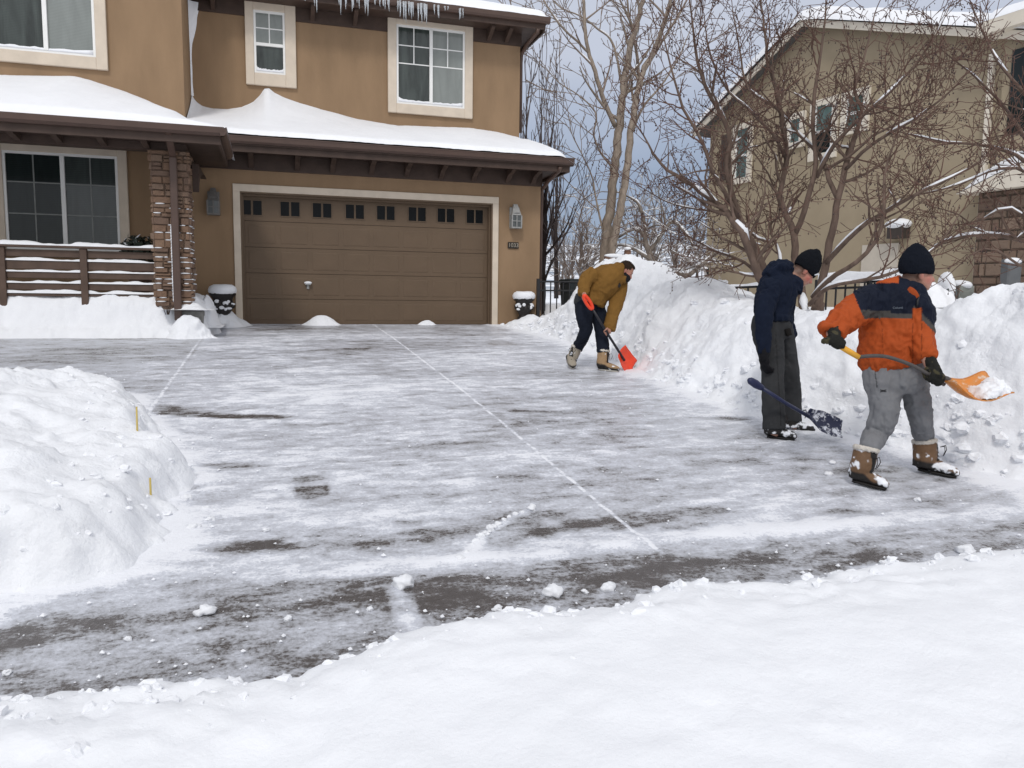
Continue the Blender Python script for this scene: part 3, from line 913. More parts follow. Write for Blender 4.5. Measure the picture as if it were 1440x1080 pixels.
# upper eave
f = MB()
f.box(-1.36, 5.80, 16.62, 16.66, 5.755, 5.90); f.box(-1.36, 5.80, 16.66, YU, 5.80, 5.825); f.box(5.76, 5.80, 16.66, 24, 5.70, 5.90)
f.box(5.424, 5.76, YU, 24, 5.80, 5.825)
xa, xb = atY(345, 60, YU)[0], atY(416, 60, YU)[0]; xc_, xd = atY(545, 60, YU)[0], atY(664, 60, YU)[0]
for a_, b_ in ((-1.36, xa-.003), (xb+.003, xc_-.003), (xd+.003, 5.44)):
    f.box(a_, b_, YU-.03, YU-.002, 5.53, 5.798)
f.build('upper_fascia', BROWN, house)
g = MB(); g.prism([(16.618, 5.86), (16.55, 5.86), (16.52, 5.90), (16.51, 5.985), (16.53, 5.985), (16.618, 5.93)], 0, -1.3, 5.88); g.build('gutter', GUTTER, house)
for px in (300, 440, 500, 690, 715):
    x = atY(px, 40, 17.0)[0]; b = MB(); b.prism([(YU-.032, 5.56), (YU-.032, 5.798), (16.75, 5.798), (16.75, 5.74)], 0, x-.04, x+.04); b.build('eave_bracket', BROWN, house)
r = MB(); r.add([(-1.36, 16.56, 5.93), (5.90, 16.56, 5.93), (5.90, 25.5, 5.93), (2.6, 20.5, 7.6), (-1.36, 20.5, 7.6)], [(0, 1, 3, 4), (1, 2, 3)])
r.build('upper_roof', BROWN, house)
# the left volume's eave is above the picture; a short roof closes it
r = MB(); r.box(-10.6, -.9, 15.2, 20, 7.6, 7.75); r.build('left_roof', BROWN, house)
# upper gutter return at the left end, over the inner corner
g = MB(); g.box(-1.36, -1.02, 16.56, 16.9, 5.66, 5.76); g.build('gutter', GUTTER, house)

# ---- porch roof, beam, pillar
f = MB()
f.box(-10, -.66, 12.90, 12.94, 2.245, 2.40); f.box(-.70, -.66, 12.94, 15.0, 2.245, 2.40); f.box(-10, -.70, 12.94, 13.56, 2.33, 2.35); f.box(-10, -1.47, 13.81, YL, 2.70, 2.72); f.box(-1.215, -.70, 13.56, YL, 2.33, 2.35); f.box(-10, -1.47, 13.801, 13.81, 2.22, 2.70)
f.box(-10, -1.2, 13.55, 13.80, 2.215, 2.328); f.box(-1.46, -1.22, 13.802, YL, 2.215, 2.328)
f.build('porch_fascia', BROWN, house)
g = MB(); g.prism([(12.898, 2.36), (12.84, 2.36), (12.80, 2.40), (12.79, 2.485), (12.81, 2.485), (12.898, 2.43)], 0, -10, -.60)
g.prism([(-.658, 2.36), (-.60, 2.36), (-.57, 2.40), (-.56, 2.485), (-.58, 2.485), (-.658, 2.43)], 1, 12.80, 14.96)
g.build('gutter', GUTTER, house)
for px in (20, 80, 143, 204):
    x = atY(px, 185, 13.4)[0]; b = MB(); b.prism([(13.548, 2.225), (13.548, 2.328), (12.98, 2.328), (12.98, 2.29), (13.3, 2.25)], 0, x-.045, x+.045); b.build('eave_bracket', BROWN, house)
# curved brace from the pillar towards the garage
b = MB(); arc = [(13.95+1.45*(1-cos(q)), 1.60+.50*sin(q)) for q in np.linspace(0.1, pi/2, 9)]
b.prism(arc+[(15.7, 2.098), (13.95, 2.098)], 0, -1.16, -1.06); b.build('curved_brace', BROWN, house)
r = MB(); r.add([(-10, 12.86, 2.41), (-.62, 12.86, 2.41), (-.62, 15.1, 2.41), (-2.6, YL, 3.55), (-10, YL, 3.55)], [(0, 1, 3, 4), (1, 2, 3)]); r.build('porch_roof', BROWN, house)
m = MB(); m.box(-10, -1.25, 13.78, YL, -.7, -.12); m.build('porch_floor', basic('porch_concrete', (.30, .29, .27, 1), .85, .15, 5, .3, .005), house)


def veneer(x0, x1, y0, y1, z0, z1, seed, hmin, hmax, wmin, wmax, sides=('f',), depth=.035):
    """courses of rough stones laid on the faces of a pillar; one mesh with a tint per stone"""
    rr = random.Random(seed); mb = MB(); tint = []

    def stone(a0, a1, b0, b1, face):
        d = depth*(.45+rr.random()); j = .007
        a0 += j*rr.random(); a1 -= j*rr.random(); b0 += j*rr.random()*.6; b1 -= j*rr.random()*.6
        k = .014
        if face == 'f':
            V = [(a0, y0-.002, b0), (a1, y0-.002, b0), (a1, y0-.002, b1), (a0, y0-.002, b1)]; q = lambda x, z, s: (x, y0-d*s, z)
        elif face == 'r':
            V = [(x1+.002, a0, b0), (x1+.002, a1, b0), (x1+.002, a1, b1), (x1+.002, a0, b1)]; q = lambda x, z, s: (x1+d*s, x, z)
        else:
            V = [(x0-.002, a1, b0), (x0-.002, a0, b0), (x0-.002, a0, b1), (x0-.002, a1, b1)]; q = lambda x, z, s: (x0-d*s, x, z)
            a0, a1 = a1, a0; k = -k
        s1 = lambda: .75+.5*rr.random()
        kk = abs(k)
        V += [q(a0+k, b0+kk, s1()), q((a0+a1)/2, b0+kk*.6, s1()*1.05), q(a1-k, b0+kk, s1()), q(a1-k, b1-kk, s1()), q((a0+a1)/2, b1-kk*.6, s1()*1.05), q(a0+k, b1-kk, s1())]
        mb.add(V, [(4, 5, 8, 9), (5, 6, 7, 8), (0, 1, 6, 5, 4), (1, 2, 7, 6), (2, 3, 9, 8, 7), (3, 0, 4, 9)])
        tint.extend([rr.random()]*10)
        return d
    ledges = []
    z = z0
    while z < z1-.02:
        h = min(hmin+(hmax-hmin)*rr.random(), z1-z)
        for face in sides:
            a, e = (x0-.01, x1+.02) if face == 'f' else (y0-.02, y1)
            while a < e-.02:
                ww = min(wmin+(wmax-wmin)*rr.random(), e-a)
                if e-a-ww < .05: ww = e-a
                if rr.random() < .25 and h > .09:
                    d = stone(a, a+ww, z, z+h*.5, face); d = stone(a, a+ww, z+h*.5, z+h, face)
                else: d = stone(a, a+ww, z, z+h, face)
                ledges.append((face, a, a+ww, z+h, d)); a += ww
        z += h
    return mb, tint, ledges


def build_veneer(name, mb, tint, mat, parent, local=False):
    me = mb.mesh(name)
    at = me.attributes.new('stone_tint', 'FLOAT', 'POINT'); at.data.foreach_set('value', np.array(tint, dtype=np.float32))
    return link(name, me, mat, parent, local)


PX0, PX1, PY0, PY1 = -1.70, -1.20, 13.5, 14.05
pil = MB().box(PX0, PX1, PY0, PY1, -.25, 2.21).build('pillar', basic('mortar', (.17, .12, .088, 1), .9), house)
mb, tint, led = veneer(PX0, PX1, PY0, PY1, -.2, 2.205, 3, .06, .13, .10, .30, ('f', 'r', 'l'))
build_veneer('ledge_stone', mb, tint, STONE, pil)
m = MB(); rr = random.Random(9)
for face, a0, a1, z, d in led:
    if face == 'l' or z > 1.55 or rr.random() > (.62 if z < 1.2 else .3): continue
    L = (a1-a0)*(.5+.5*rr.random()); s = a0+(a1-a0-L)*rr.random()
    if face == 'f': m.ell((s+L/2, PY0-d*.55, z), (L/2, d*.6+.008, .011), 10, 6)
    else: m.ell((PX1+d*.55, s+L/2, z), (d*.6+.008, L/2, .011), 10, 6)
m.build('ledge_snow', SNOW, pil, smooth=True)
# downspouts
xs_ = atY(246, 300, 13.42)[0]
d = MB(); d.box(xs_-.055, xs_+.055, 13.36, 13.44, -.42, 2.10); d.prism([(13.36, 2.10), (13.44, 2.10), (12.93, 2.36), (12.85, 2.36)], 0, xs_-.05, xs_+.05)
ds = d.build('downspout', GUTTER, house, bevel=.012)
s = MB(); rr = random.Random(4)
for i in range(26):
    z = -.1+i*.045; s.ell((xs_-.062, 13.40, z), (.009+.006*rr.random(), .02, .03), 6, 5)
s.build('snow_line', SNOW, ds, smooth=True)
for (ex, ey, ez, wx) in ((5.62, 15.06, 2.62, 5.50), (5.62, 16.58, 5.74, 5.47)):
    yw = YG if ez < 4 else YU
    d = MB(); d.tube([(ex, ey, ez), (ex, ey+.03, ez-.06), (wx+.03, yw-.25, ez-.22), (wx+.0, yw+.06, ez-.36), (wx, yw+.10, ez-.52), (wx, yw+.10, ez-3.0 if ez < 4 else 3.7)], .042, 8)
    d.build('downspout', GUTTER, house, smooth=True)

# house number plate and lanterns
c = atY(722, 345, YG-.03); pl = MB().box(c[0]-.115, c[0]+.115, YG-.03, YG-.002, c[2]-.065, c[2]+.065).build('number_plate', basic('plate_black', (.02, .015, .012, 1), .5), house, bevel=.004)


def text_mesh(name, s, size, mat, parent, M4, ext=.002):
    cu_ = bpy.data.curves.new(name, 'FONT'); cu_.body = s; cu_.size = size; cu_.extrude = ext; cu_.align_x = 'CENTER'; cu_.align_y = 'CENTER'
    tmp = bpy.data.objects.new(name, cu_); COL.objects.link(tmp)
    dg = bpy.context.evaluated_depsgraph_get(); me = bpy.data.meshes.new_from_object(tmp.evaluated_get(dg))
    bpy.data.objects.remove(tmp); bpy.data.curves.remove(cu_); me.transform(M4); me.name = name
    return link(name, me, mat, parent)


RX = Matrix.Rotation(pi/2, 4, 'X')
text_mesh('house_number', '1033', .115, basic('number_tan', (.34, .30, .24, 1), .5), pl, Matrix.Translation((c[0], YG-.033, c[2]))@RX)


def lantern(px, py0, py1, w, mat, snowy):
    """tall wall lantern: back plate, tapering hood, glazed box with cross bars"""
    zt, zb = atY(px, py0, YG)[2], atY(px, py1, YG)[2]; xc = atY(px, (py0+py1)/2, YG-.1)[0]; h = zt-zb
    b = MB(); b.box(xc-w*.52, xc+w*.52, YG-.035, YG-.002, zb, zt-.06)
    y0 = YG-.2; zm = zb+h*.50
    V = [(xc-w/2, y0, zm), (xc+w/2, y0, zm), (xc+w/2, YG-.036, zm), (xc-w/2, YG-.036, zm), (xc-w*.20, YG-.10, zt), (xc+w*.20, YG-.10, zt), (xc+w*.20, YG-.036, zt), (xc-w*.20, YG-.036, zt)]
    b.add(V, [(0, 1, 5, 4), (1, 2, 6, 5), (2, 3, 7, 6), (3, 0, 4, 7), (4, 5, 6, 7), (3, 2, 1, 0)])
    b.box(xc-w*.3, xc+w*.3, YG-.2, YG-.15, zm+h*.10, zm+h*.13)
    for sx_ in (-1, 1): b.box(xc+sx_*w/2-.014, xc+sx_*w/2+.014, y0-.004, y0+.02, zb+.0, zm-.002); b.box(xc+sx_*w/2-.012, xc+sx_*w/2+.012, YG-.06, YG-.036, zb, zm-.002)
    b.box(xc-w/2-.01, xc+w/2+.01, y0-.008, YG-.036, zb-.03, zb-.001)
    b.box(xc-.009, xc+.009, y0-.004, y0+.012, zb+.001, zm-.002); b.box(xc-w/2+.015, xc-.01, y0-.003, y0+.012, (zb+zm)/2-.008, (zb+zm)/2+.008); b.box(xc+.01, xc+w/2-.015, y0-.003, y0+.012, (zb+zm)/2-.008, (zb+zm)/2+.008)
    o = b.build('wall_lantern', mat, house)
    MB().box(xc-w/2+.008, xc+w/2-.008, y0+.013, YG-.04, zb+.002, zm-.004).build('lantern_glass', glass_pane('lantern_glass', (.10, .11, .11), .15), o)
    if snowy: MB().ell((xc+.01, YG-.12, zt-.1), (.05, .05, .03)).build('lantern_snow', SNOW, o, smooth=True)


lantern(300, 265, 301, .20, LANT, False)
lantern(725, 288, 320, .20, LANT2, False)

# icicles along the upper gutter
ICE = NT('ice'); ICE.b.inputs['Base Color'].default_value = (.80, .84, .88, 1); ICE.b.inputs['Roughness'].default_value = .18; ICE.b.inputs['Transmission Weight'].default_value = .55; ICE.b.inputs['IOR'].default_value = 1.31; ICE = ICE.m
rr = random.Random(21)
L = []
for px, py, n, sp, l0, l1 in ((394, 0, 3, 8, .10, .2), (425, 3, 5, 14, .12, .32), (443, 5, 2, 4, .3, .45), (487, 6, 7, 22, .15, .42), (508, 8, 6, 20, .15, .38), (540, 10, 6, 16, .08, .25), (567, 11, 6, 16, .18, .42), (580, 14, 4, 9, .18, .34), (594, 14, 6, 14, .2, .40), (612, 16, 4, 10, .15, .33), (628, 18, 2, 6, .05, .1), (648, 20, 3, 8, .18, .34), (285, -8, 3, 16, .15, .35), (345, -6, 4, 30, .05, .15), (460, 4, 4, 20, .06, .16), (525, 8, 4, 14, .05, .15)):
    for k in range(n):
        L.append((px+rr.uniform(-.5, .5)*sp, py, rr.uniform(l0, l1)))
for px, py, ln in L[:95]:
    p = atY(px, py, 16.53); x = p[0]; zt = 5.93+.02*rr.random(); ln *= 1.0
    r0 = .014+.02*ln+.008*rr.random(); j = lambda: rr.uniform(-.006, .006)
    MB().tube([(x, 16.52, zt), (x+j(), 16.515, zt-ln*.3), (x+j(), 16.51, zt-ln*.65), (x+j(), 16.505, zt-ln)], [r0, r0*.7, r0*.42, .003], 6).build('icicle', ICE, house, smooth=True, origin=(x, 16.52, zt))

# ---- snow on the roofs: each blanket lies on the roof, a thing of its own
n_ = 210; m_ = 70


def roof_sheet(name, label, x0, x1, y0, y1, zf, nx, ny, seed, amp=.012):
    X, Y = np.meshgrid(np.linspace(x0, x1, nx), np.linspace(y0, y1, ny), indexing='ij')
    Z = zf(X, Y)
    q = np.stack([X*1.4, Y*1.4, 0*X], -1).reshape(-1, 3)
    Z = Z+amp*fbm(q, 4, seed).reshape(X.shape)+.004*fbm(q*9, 2, seed+4).reshape(X.shape)
    P = np.stack([X, Y, Z], -1)
    return tag(link(name, grid_mesh(name, P), SNOWROOF, smooth=True, origin=((x0+x1)/2, y0, 2.6)), label, 'roof snow')


SWX = [262, 264, 267, 271, 276, 284, 300, 320, 340, 356, 366, 372, 378, 386, 400, 420, 450, 500, 560, 610, 660, 700, 728]
SWY = [60, 105, 126, 137, 144, 150, 154, 155, 152, 145, 135, 126, 125, 132, 139, 146, 155, 168, 178, 179, 181, 187, 194]
swx = np.array([atY(a_, b_, YU)[0] for a_, b_ in zip(SWX, SWY)]); swz = np.array([atY(a_, b_, YU)[2] for a_, b_ in zip(SWX, SWY)])


def garage_snow(X, Y):
    zw = np.interp(X, swx, swz); zw = np.where(X > swx[-1], np.interp(X, [swx[-1], 5.6, 5.86], [swz[-1], swz[-1]-.09, swz[-1]-.25]), zw)
    t = np.clip((Y-15.04)/(YU-15.04), 0, 1)
    base = 2.80+.70*t
    thick = .085+.03*sin(1)+0*X
    drift = np.clip(zw-3.5-.09, -.05, 9)
    z = base+thick+drift*(t**2.6)
    # rounded lip along the gutter and along the right end
    lip = sstep(15.0, 15.12, Y); z = 2.79+(z-2.79)*(.25+.75*lip)
    end = sstep(0, .30, 5.90-X); e2 = 1.0+0*X
    z = (2.70+.70*t)+(z-(2.70+.70*t))*end*np.maximum(e2, .1)
    return z


roof_sheet('roof_snow', 'white snow blanket on the garage roof, drifted up to a peak under the small window', -1.385, 5.90, 14.985, YU-.003, garage_snow, 260, 70, 90)
PWX = [-80, 0, 60, 105, 125, 150, 180, 210, 240, 258]
PWY = [103, 105, 107, 107, 111, 119, 127, 134, 141, 146]
pwx = np.array([atY(a_, b_, YL)[0] for a_, b_ in zip(PWX, PWY)]); pwz = np.array([atY(a_, b_, YL)[2] for a_, b_ in zip(PWX, PWY)])
print('porch snow at wall', np.round(pwx, 2), np.round(pwz, 2))


def porch_snow(X, Y):
    dx = np.clip(-.56-X, 0, 9); dy = np.clip(Y-12.80, 0, 9)
    # the hip on the right meets the wall line measured on the photograph
    zw = np.interp(X, pwx, pwz); zw = np.where(X > pwx[-1], pwz[-1]-(X-pwx[-1])*.95, zw)
    zw = np.maximum(zw, 2.50)
    t = np.clip(dy/(YL-12.80), 0, 1)
    z = 2.56+(zw-2.56)*t**.92
    z2 = 2.56+.62*dx+.02
    k = .12
    z = -k*np.log(np.exp(-z/k)+np.exp(-z2/k))
    lip = sstep(0, .16, dy)*sstep(0, .16, dx)
    return 2.46+(z-2.46)*(.15+.85*lip)


roof_sheet('roof_snow', 'white snow blanket on the porch roof below the large upper left window', -6.2, -.56, 12.79, YL-.003, porch_snow, 190, 90, 93)


def upper_snow(X, Y):
    dy = np.clip(Y-16.52, 0, 9); dx = np.clip(5.90-X, 0, 9)
    z = np.minimum(6.10+.42*dy, 6.10+.42*dx)
    lip = sstep(0, .12, dy)*sstep(0, .2, dx)
    return 5.96+(z-5.96)*(.2+.8*lip)


roof_sheet('roof_snow', 'thin white snow edge on the top roof above the icicles', -1.36, 5.92, 16.51, 20.3, upper_snow, 150, 60, 95)
# drift stuck in the inner corner of the upper wall
X0c = -1.385; V = []
prof = [(5.68, .20), (5.5, .19), (5.3, .15), (5.1, .09), (4.9, .045), (4.6, .028), (4.2, .028), (3.9, .05)]
zz = np.linspace(3.9, 5.68, 40); pr = np.interp(zz, [p[0] for p in prof][::-1], [p[1] for p in prof][::-1])
mb = MB()
for i, (z, r_) in enumerate(zip(zz, pr)):
    for k in range(7):
        q = pi/2*k/6; rr_ = r_*(1-.35*sin(2*q))*(1+.12*math.sin(z*9+k)); V.append((X0c-.012+rr_*cos(q), YU+.0-rr_*sin(q)*.7, z))
mb.add(V, [(i*7+k, i*7+k+1, i*7+8+k, i*7+7+k) for i in range(len(zz)-1) for k in range(6)])
tag(mb.build('snow_drift', SNOWROOF, smooth=True, origin=(X0c, YU, 3.9)), 'narrow snow drift stuck in the inner wall corner left of the small window', 'snow drift')

# ---- porch railing
rail = thing('porch_railing', atY(100, 420, 13.62), 'dark brown porch railing of wide horizontal boards with snow on every board', 'railing')
YR = 13.62
rx0, rx1 = -6.0, PX0-.02
zt_ = atY(120, 350, YR)[2]
for px in (4, 119):
    x = atY(px, 380, YR)[0]
    MB().box(x-.05, x+.05, YR-.07, YR+.03, -.35, zt_-.002).build('post', BROWN2, rail, bevel=.006)
for x in (-4.6, -5.9): MB().box(x-.05, x+.05, YR-.07, YR+.03, -.35, zt_-.002).build('post', BROWN2, rail, bevel=.006)
prevx = [-5.9, -4.6]+[atY(px, 380, YR)[0] for px in (4, 119)]
rr = random.Random(12)


def snow_strip(x0, x1, y, z, hw, h, seed, nx=60, keep=1.0):
    nn = fbm(np.stack([np.linspace(x0, x1, nx)*4, np.zeros(nx), np.zeros(nx)+seed], -1), 3, seed)
    V = []
    for i, x in enumerate(np.linspace(x0, x1, nx)):
        hh = max(.004, h*(1+.9*nn[i])); V += [(x, y-hw, z), (x, y-hw*.8, z+hh*.8), (x, y, z+hh), (x, y+hw*.8, z+hh*.8), (x, y+hw, z)]
    return V, [(5*i+k, 5*i+5+k, 5*i+6+k, 5*i+1+k) for i in range(nx-1) for k in range(4)]


top = MB().box(rx0, rx1, YR-.09, YR+.05, zt_, zt_+.035); top.build('top_rail', BROWN2, rail, bevel=.004)
s = MB(); s.add(*snow_strip(rx0, rx1, YR-.02, zt_+.034, .075, .055, 3, 120)); s.build('rail_snow', SNOW, rail, smooth=True)
for i, (pz0, pz1) in enumerate(((353, 362.5), (368, 379.5), (383.5, 392), (399, 408), (413, 417))):
    z1, z0 = atY(120, pz0, YR)[2], atY(120, pz1, YR)[2]
    b = MB(); ss = MB()
    seg = sorted(prevx)+[rx1]
    b.box(rx0, seg[0]-.052, YR-.028, YR+.012, z0, z1)
    for k in range(len(seg)-1):
        xa_, xb_ = seg[k]+.052, seg[k+1]-(.052 if k < len(seg)-2 else 0)
        b.box(xa_, xb_, YR-.028, YR+.012, z0, z1); 
        if i: ss.add(*snow_strip(xa_, xb_, YR-.01, z1-.001, .034, .034 if i < 4 else .05, 10+i*5+k, 50))
    b.build('board', BROWN2, rail, bevel=.004)
    if i: ss.build('rail_snow', SNOW, rail, smooth=True)

# bush in a pot behind the railing
bush = thing('potted_shrub', atY(195, 360, 14.3), 'dark leafy shrub dusted with snow behind the right end of the porch railing', 'shrub')
pc = atY(196, 352, 14.3)
lf = MB(); sf = MB(); rr = random.Random(31)
for i in range(620):
    v = np.array([rr.gauss(0, 1), rr.gauss(0, 1), rr.gauss(0, 1)]); v /= np.linalg.norm(v); rad = .27*(.45+.55*rr.random())
    p = pc+v*rad*np.array([1.15, .9, 1.0]); a_ = np.array([rr.gauss(0, 1), rr.gauss(0, 1), rr.gauss(.4, 1)]); a_ /= np.linalg.norm(a_); b_ = np.cross(a_, v); b_ /= np.linalg.norm(b_)+1e-6
    s_ = .022+.022*rr.random(); (sf if (rr.random() < .14 and v[2] > -.1) else lf).add([p-a_*s_*1.5, p+b_*s_*.7, p+a_*s_*1.5, p-b_*s_*.7], [(0, 1, 2, 3)])
lf.build('leaves', basic('shrub_leaf', (.022, .030, .020, 1), .5, .4, 30), bush); sf.build('leaf_snow', SNOW, bush)
st = MB()
for i in range(7):
    q = i*.9; st.tube([pc+(.03*cos(q), .03*sin(q), -.62), pc+(.12*cos(q), .12*sin(q), -.1)], [.012, .005], 5)
st.build('stem', BROWN, bush)
pt = MB(); pt.lathe([(.14, -.30), (.15, -.28), (.19, .0), (.20, .04), (.17, .04)], pc-(0, 0, .38), 18); pt.build('pot', basic('pot_clay', (.10, .06, .045, 1), .8), bush, smooth=True)

# step block by the pillar
sb = atY(262, 440, 13.6)
tag(MB().box(-1.38, -1.02, 13.42, 13.8, -.75, -.27).build('concrete_block', basic('grey_concrete', (.23, .225, .21, 1), .9, .2, 12, .5, .01, 60), bevel=.012, origin=(-1.2, 13.5, -.7)), 'grey concrete block at the foot of the stone pillar', 'block')
heap('snow heap spilling forward in front of the concrete block at the pillar foot', -1.22, 13.30, .42, .28, .36, 89, .03)
heap('snow cap drifted on the concrete block at the foot of the stone pillar', -1.25, 13.60, .30, .30, .14, 86, .02, base=-.22, name='snow_mound')
heap('snow drift leaning in the corner between the pillar and the garage wall', -1.02, 14.3, .22, .75, .50, 87, .02, base=-.5, name='snow_drift')
tw = MB(); rr = random.Random(2); p0 = atY(235, 437, 13.3)
for i in range(7):
    a_ = rr.uniform(-.5, .5); tw.tube([p0+(a_*.05, 0, -.06), p0+(a_*.10, 0, .02), p0+(a_*.16, -.02, .05+.06*rr.random())], [.006, .005, .004], 5)
tag(tw.build('plant_stub', BROWN, origin=p0-(0, 0, .06)), 'dark plant stems poking out of the snow in front of the pillar', 'plant')


def urn(label, px, py_top, py_bot, w, seed, Yu=15.42):
    zt, zb = atY(px, py_top, Yu)[2], atY(px, py_bot, Yu)[2]; x = atY(px, py_top, Yu)[0]
    u = thing('urn', (x, Yu, zb-.12), label, 'urn'); h = zt-zb+.12; R = w/2
    prof = [(R*.62, 0), (R*.64, .04), (R*.50, .055), (R*.48, .10), (R*.66, .16), (R*.78, .22), (R*.80, .30), (R*.70, h*.62), (R*.72, h*.72), (R*.86, h*.86), (R*1.0, h*.95), (R*1.02, h), (R*.9, h*1.0), (R*.86, h*.9)]
    mb = MB(); mb.lathe(prof, (x, Yu, zb-.12), 28)
    V = np.array(mb.V); ang = np.arctan2(V[:, 1]-Yu, V[:, 0]-x)
    top = sstep(zb-.12+h*.8, zb-.12+h, V[:, 2]); V[:, 2] -= .035*top*(.5+.5*np.cos(ang*8)); mb.V = [tuple(v) for v in V]
    mb.build('bowl', URN, u, smooth=True)
    orn = MB()
    for k in range(8):
        q = k*pi/4+.3; c_ = (x+R*.80*cos(q), Yu+R*.80*sin(q), zb-.12+.25); orn.ell(c_, (.03, .03, .05), 8, 6); orn.ell((x+R*.74*cos(q+.2), Yu+R*.74*sin(q+.2), zb-.12+h*.6), (.022, .022, .06), 8, 6)
    orn.build('ornament', URN, u, smooth=True)
    sn_ = MB(); sn_.lathe([(R*.2, h*.9-.02), (R*.98, h-.03), (R*1.08, h+.0), (R*1.10, h+.05), (R*1.0, h+.10), (R*.7, h+.135), (R*.3, h+.14), (.01, h+.14)], (x, Yu, zb-.12), 26)
    V = np.array(sn_.V); V += .014*np.stack([fbm(V*6, 2, seed+i) for i in range(3)], -1); sn_.V = [tuple(v) for v in V]
    o = sn_.build('snow_mound', SNOW, smooth=True, origin=(x, Yu, zt)); tag(o, 'rounded snow mound filling the '+('left' if px < 500 else 'right')+' black urn beside the garage door', 'snow')
    sp = MB(); rr = random.Random(seed)
    for i in range(9):
        q = -pi/2+rr.uniform(-1.2, 1.2); zq = rr.uniform(.18, .34); sp.ell((x+R*.82*cos(q), Yu+R*.82*sin(q), zb-.12+zq), (.03+.03*rr.random(), .015, .02+.02*rr.random()), 8, 6)
    sp.build('clinging_snow', SNOW, u, smooth=True)


urn('black urn with a flared rim, left of the garage door', 313, 411, 440, .46, 5, 15.38)
urn('black urn with a flared rim, right of the garage door at the house corner', 737, 419, 441, .43, 6, 15.45)
MB2 = MB(); c = atY(753, 438, 15.62)
bm_ = MB(); bm_.ell(c+(0, 0, -.05), (.12, .11, .17), 12, 9); V = np.array(bm_.V); V += .03*np.stack([fbm(V*7, 3, 60+i) for i in range(3)], -1); bm_.V = [tuple(v) for v in V]
tag(bm_.build('boulder', basic('tan_rock', (.27, .19, .12, 1), .9, .3, 15, .5, .01, 60), smooth=True, origin=c-(0, 0, .2)), 'small tan boulder beside the right urn', 'rock')
# ================================================================== NEIGHBOUR HOUSE (gable wall seen at an angle)
D1 = 16.0
vH = np.array([sin(YAW), cos(YAW), 0.]); wH = np.array([cos(YAW), -sin(YAW), 0.])
AL = radians(24.9)
NA = -sin(AL)*wH+cos(AL)*vH            # along the gable wall, away from the viewer
NB = cos(AL)*wH+sin(AL)*vH             # along the front, to the right; into the house
NC = D1*vH+.632*D1*wH                  # near corner, at eye height
nh = thing('neighbour_house', NC+(0, 0, -.3), 'two storey tan stucco house with snowy gable roof behind the bare trees', 'house')
nh.rotation_euler = (0, 0, atan2(NA[1], NA[0]))
# local frame: x along the gable wall (away), y = -NB (outwards, to the left), z up; z is measured from -.3
NBASE = -.3


def nwall(px, py):
    """place on the gable wall seen at (px,py): distance along it and local height"""
    d = ray(px, py); n = NB
    t = (NC @ n)/(d @ n); P = d*t
    return (P-NC) @ NA, P[2]-NBASE


def nfront(px, py):
    d = ray(px, py); t = (NC @ NA)/(d @ NA); P = d*t
    return (P-NC) @ NB, P[2]-NBASE


LN = nwall(995, 300)[0]
ze = .5*(nwall(1411, 66)[1]+nwall(996, 182)[1]); pk = nwall(1140, 36)
print('neighbour wall length', LN, 'eave', nwall(1411, 66), nwall(996, 182), 'peak', pk)
PKX, PKZ = pk
E0, E1 = nwall(1411, 66)[1], nwall(996, 180)[1]
w = MB(); w.prism([(0, -1.2), (LN, -1.2), (LN, E1), (PKX, PKZ), (0, E0)], 1, -.25, 0)
w.build('gable_wall', STUCCO2, nh, local=True)
w = MB(); w.box(0, .25, -9, -.251, -1.2, E0); w.build('front_wall', STUCCO2, nh, local=True)
w = MB(); w.box(LN-.25, LN, -9, -.251, -1.2, E1); w.build('rear_wall', STUCCO2, nh, local=True)
s1 = (PKZ-E0)/PKX; s2 = (PKZ-E1)/(LN-PKX); OV = .45
TK = .16
def roofpoly(o, th):
    return [(-OV, E0-OV*s1+o), (PKX, PKZ+o), (LN+OV, E1-OV*s2+o), (LN+OV, E1-OV*s2+o+th), (PKX, PKZ+o+th), (-OV, E0-OV*s1+o+th)]
r = MB(); r.prism(roofpoly(.01, .12), 1, -9.5, .30); r.build('roof', basic('grey_shingle', (.12, .115, .11, 1), .9, .2, 9, .4, .01, 30), nh, local=True)
r = MB(); r.prism(roofpoly(-.07, .18), 1, .302, .34); r.build('bargeboard', TRIM2, nh, local=True)
r = MB(); r.box(-OV-.03, -OV-.002, -9.5, .30, E0-OV*s1-.1, E0-OV*s1+.12); r.build('gutter', TRIM2, nh, local=True)
# dark strip of bare shingles along the near slope's rake, where the snow slid
def nwindow(px0, py0, px1, py1, mode, lower_dark=True):
    ax, ay = (px0+px1)/2, (py0+py1)/2
    x1, x0 = nwall(px0, ay)[0], nwall(px1, ay)[0]; z1, z0 = nwall(ax, py0)[1], nwall(ax, py1)[1]
    f = MB(); e = .16
    f.box(x0-e, x0, .002, .07, z0-e, z1+e); f.box(x1, x1+e, .002, .07, z0-e, z1+e); f.box(x0, x1, .002, .07, z1, z1+e); f.box(x0, x1, .002, .07, z0-e, z0)
    o = f.build('window_trim', TRIM2, nh, local=True)
    zm = z0+(z1-z0)*.46
    g = MB(); g.box(x0, x1, .004, .05, zm-.03, zm+.03); g.box(x0, x0+.04, .004, .05, z0, zm-.03); g.box(x1-.04, x1, .004, .05, z0, zm-.03); g.box(x0, x0+.04, .004, .05, zm+.03, z1); g.box(x1-.04, x1, .004, .05, zm+.03, z1)
    g.build('window_frame', WHITE, o, local=True)
    MB().box(x0+.04, x1-.04, .004, .02, zm+.03, z1).build('window_pane', GL_GREEN, o, local=True)
    MB().box(x0+.04, x1-.04, .004, .02, z0, zm-.03).build('window_pane', GL_LOW if lower_dark else GL_GREEN, o, local=True)


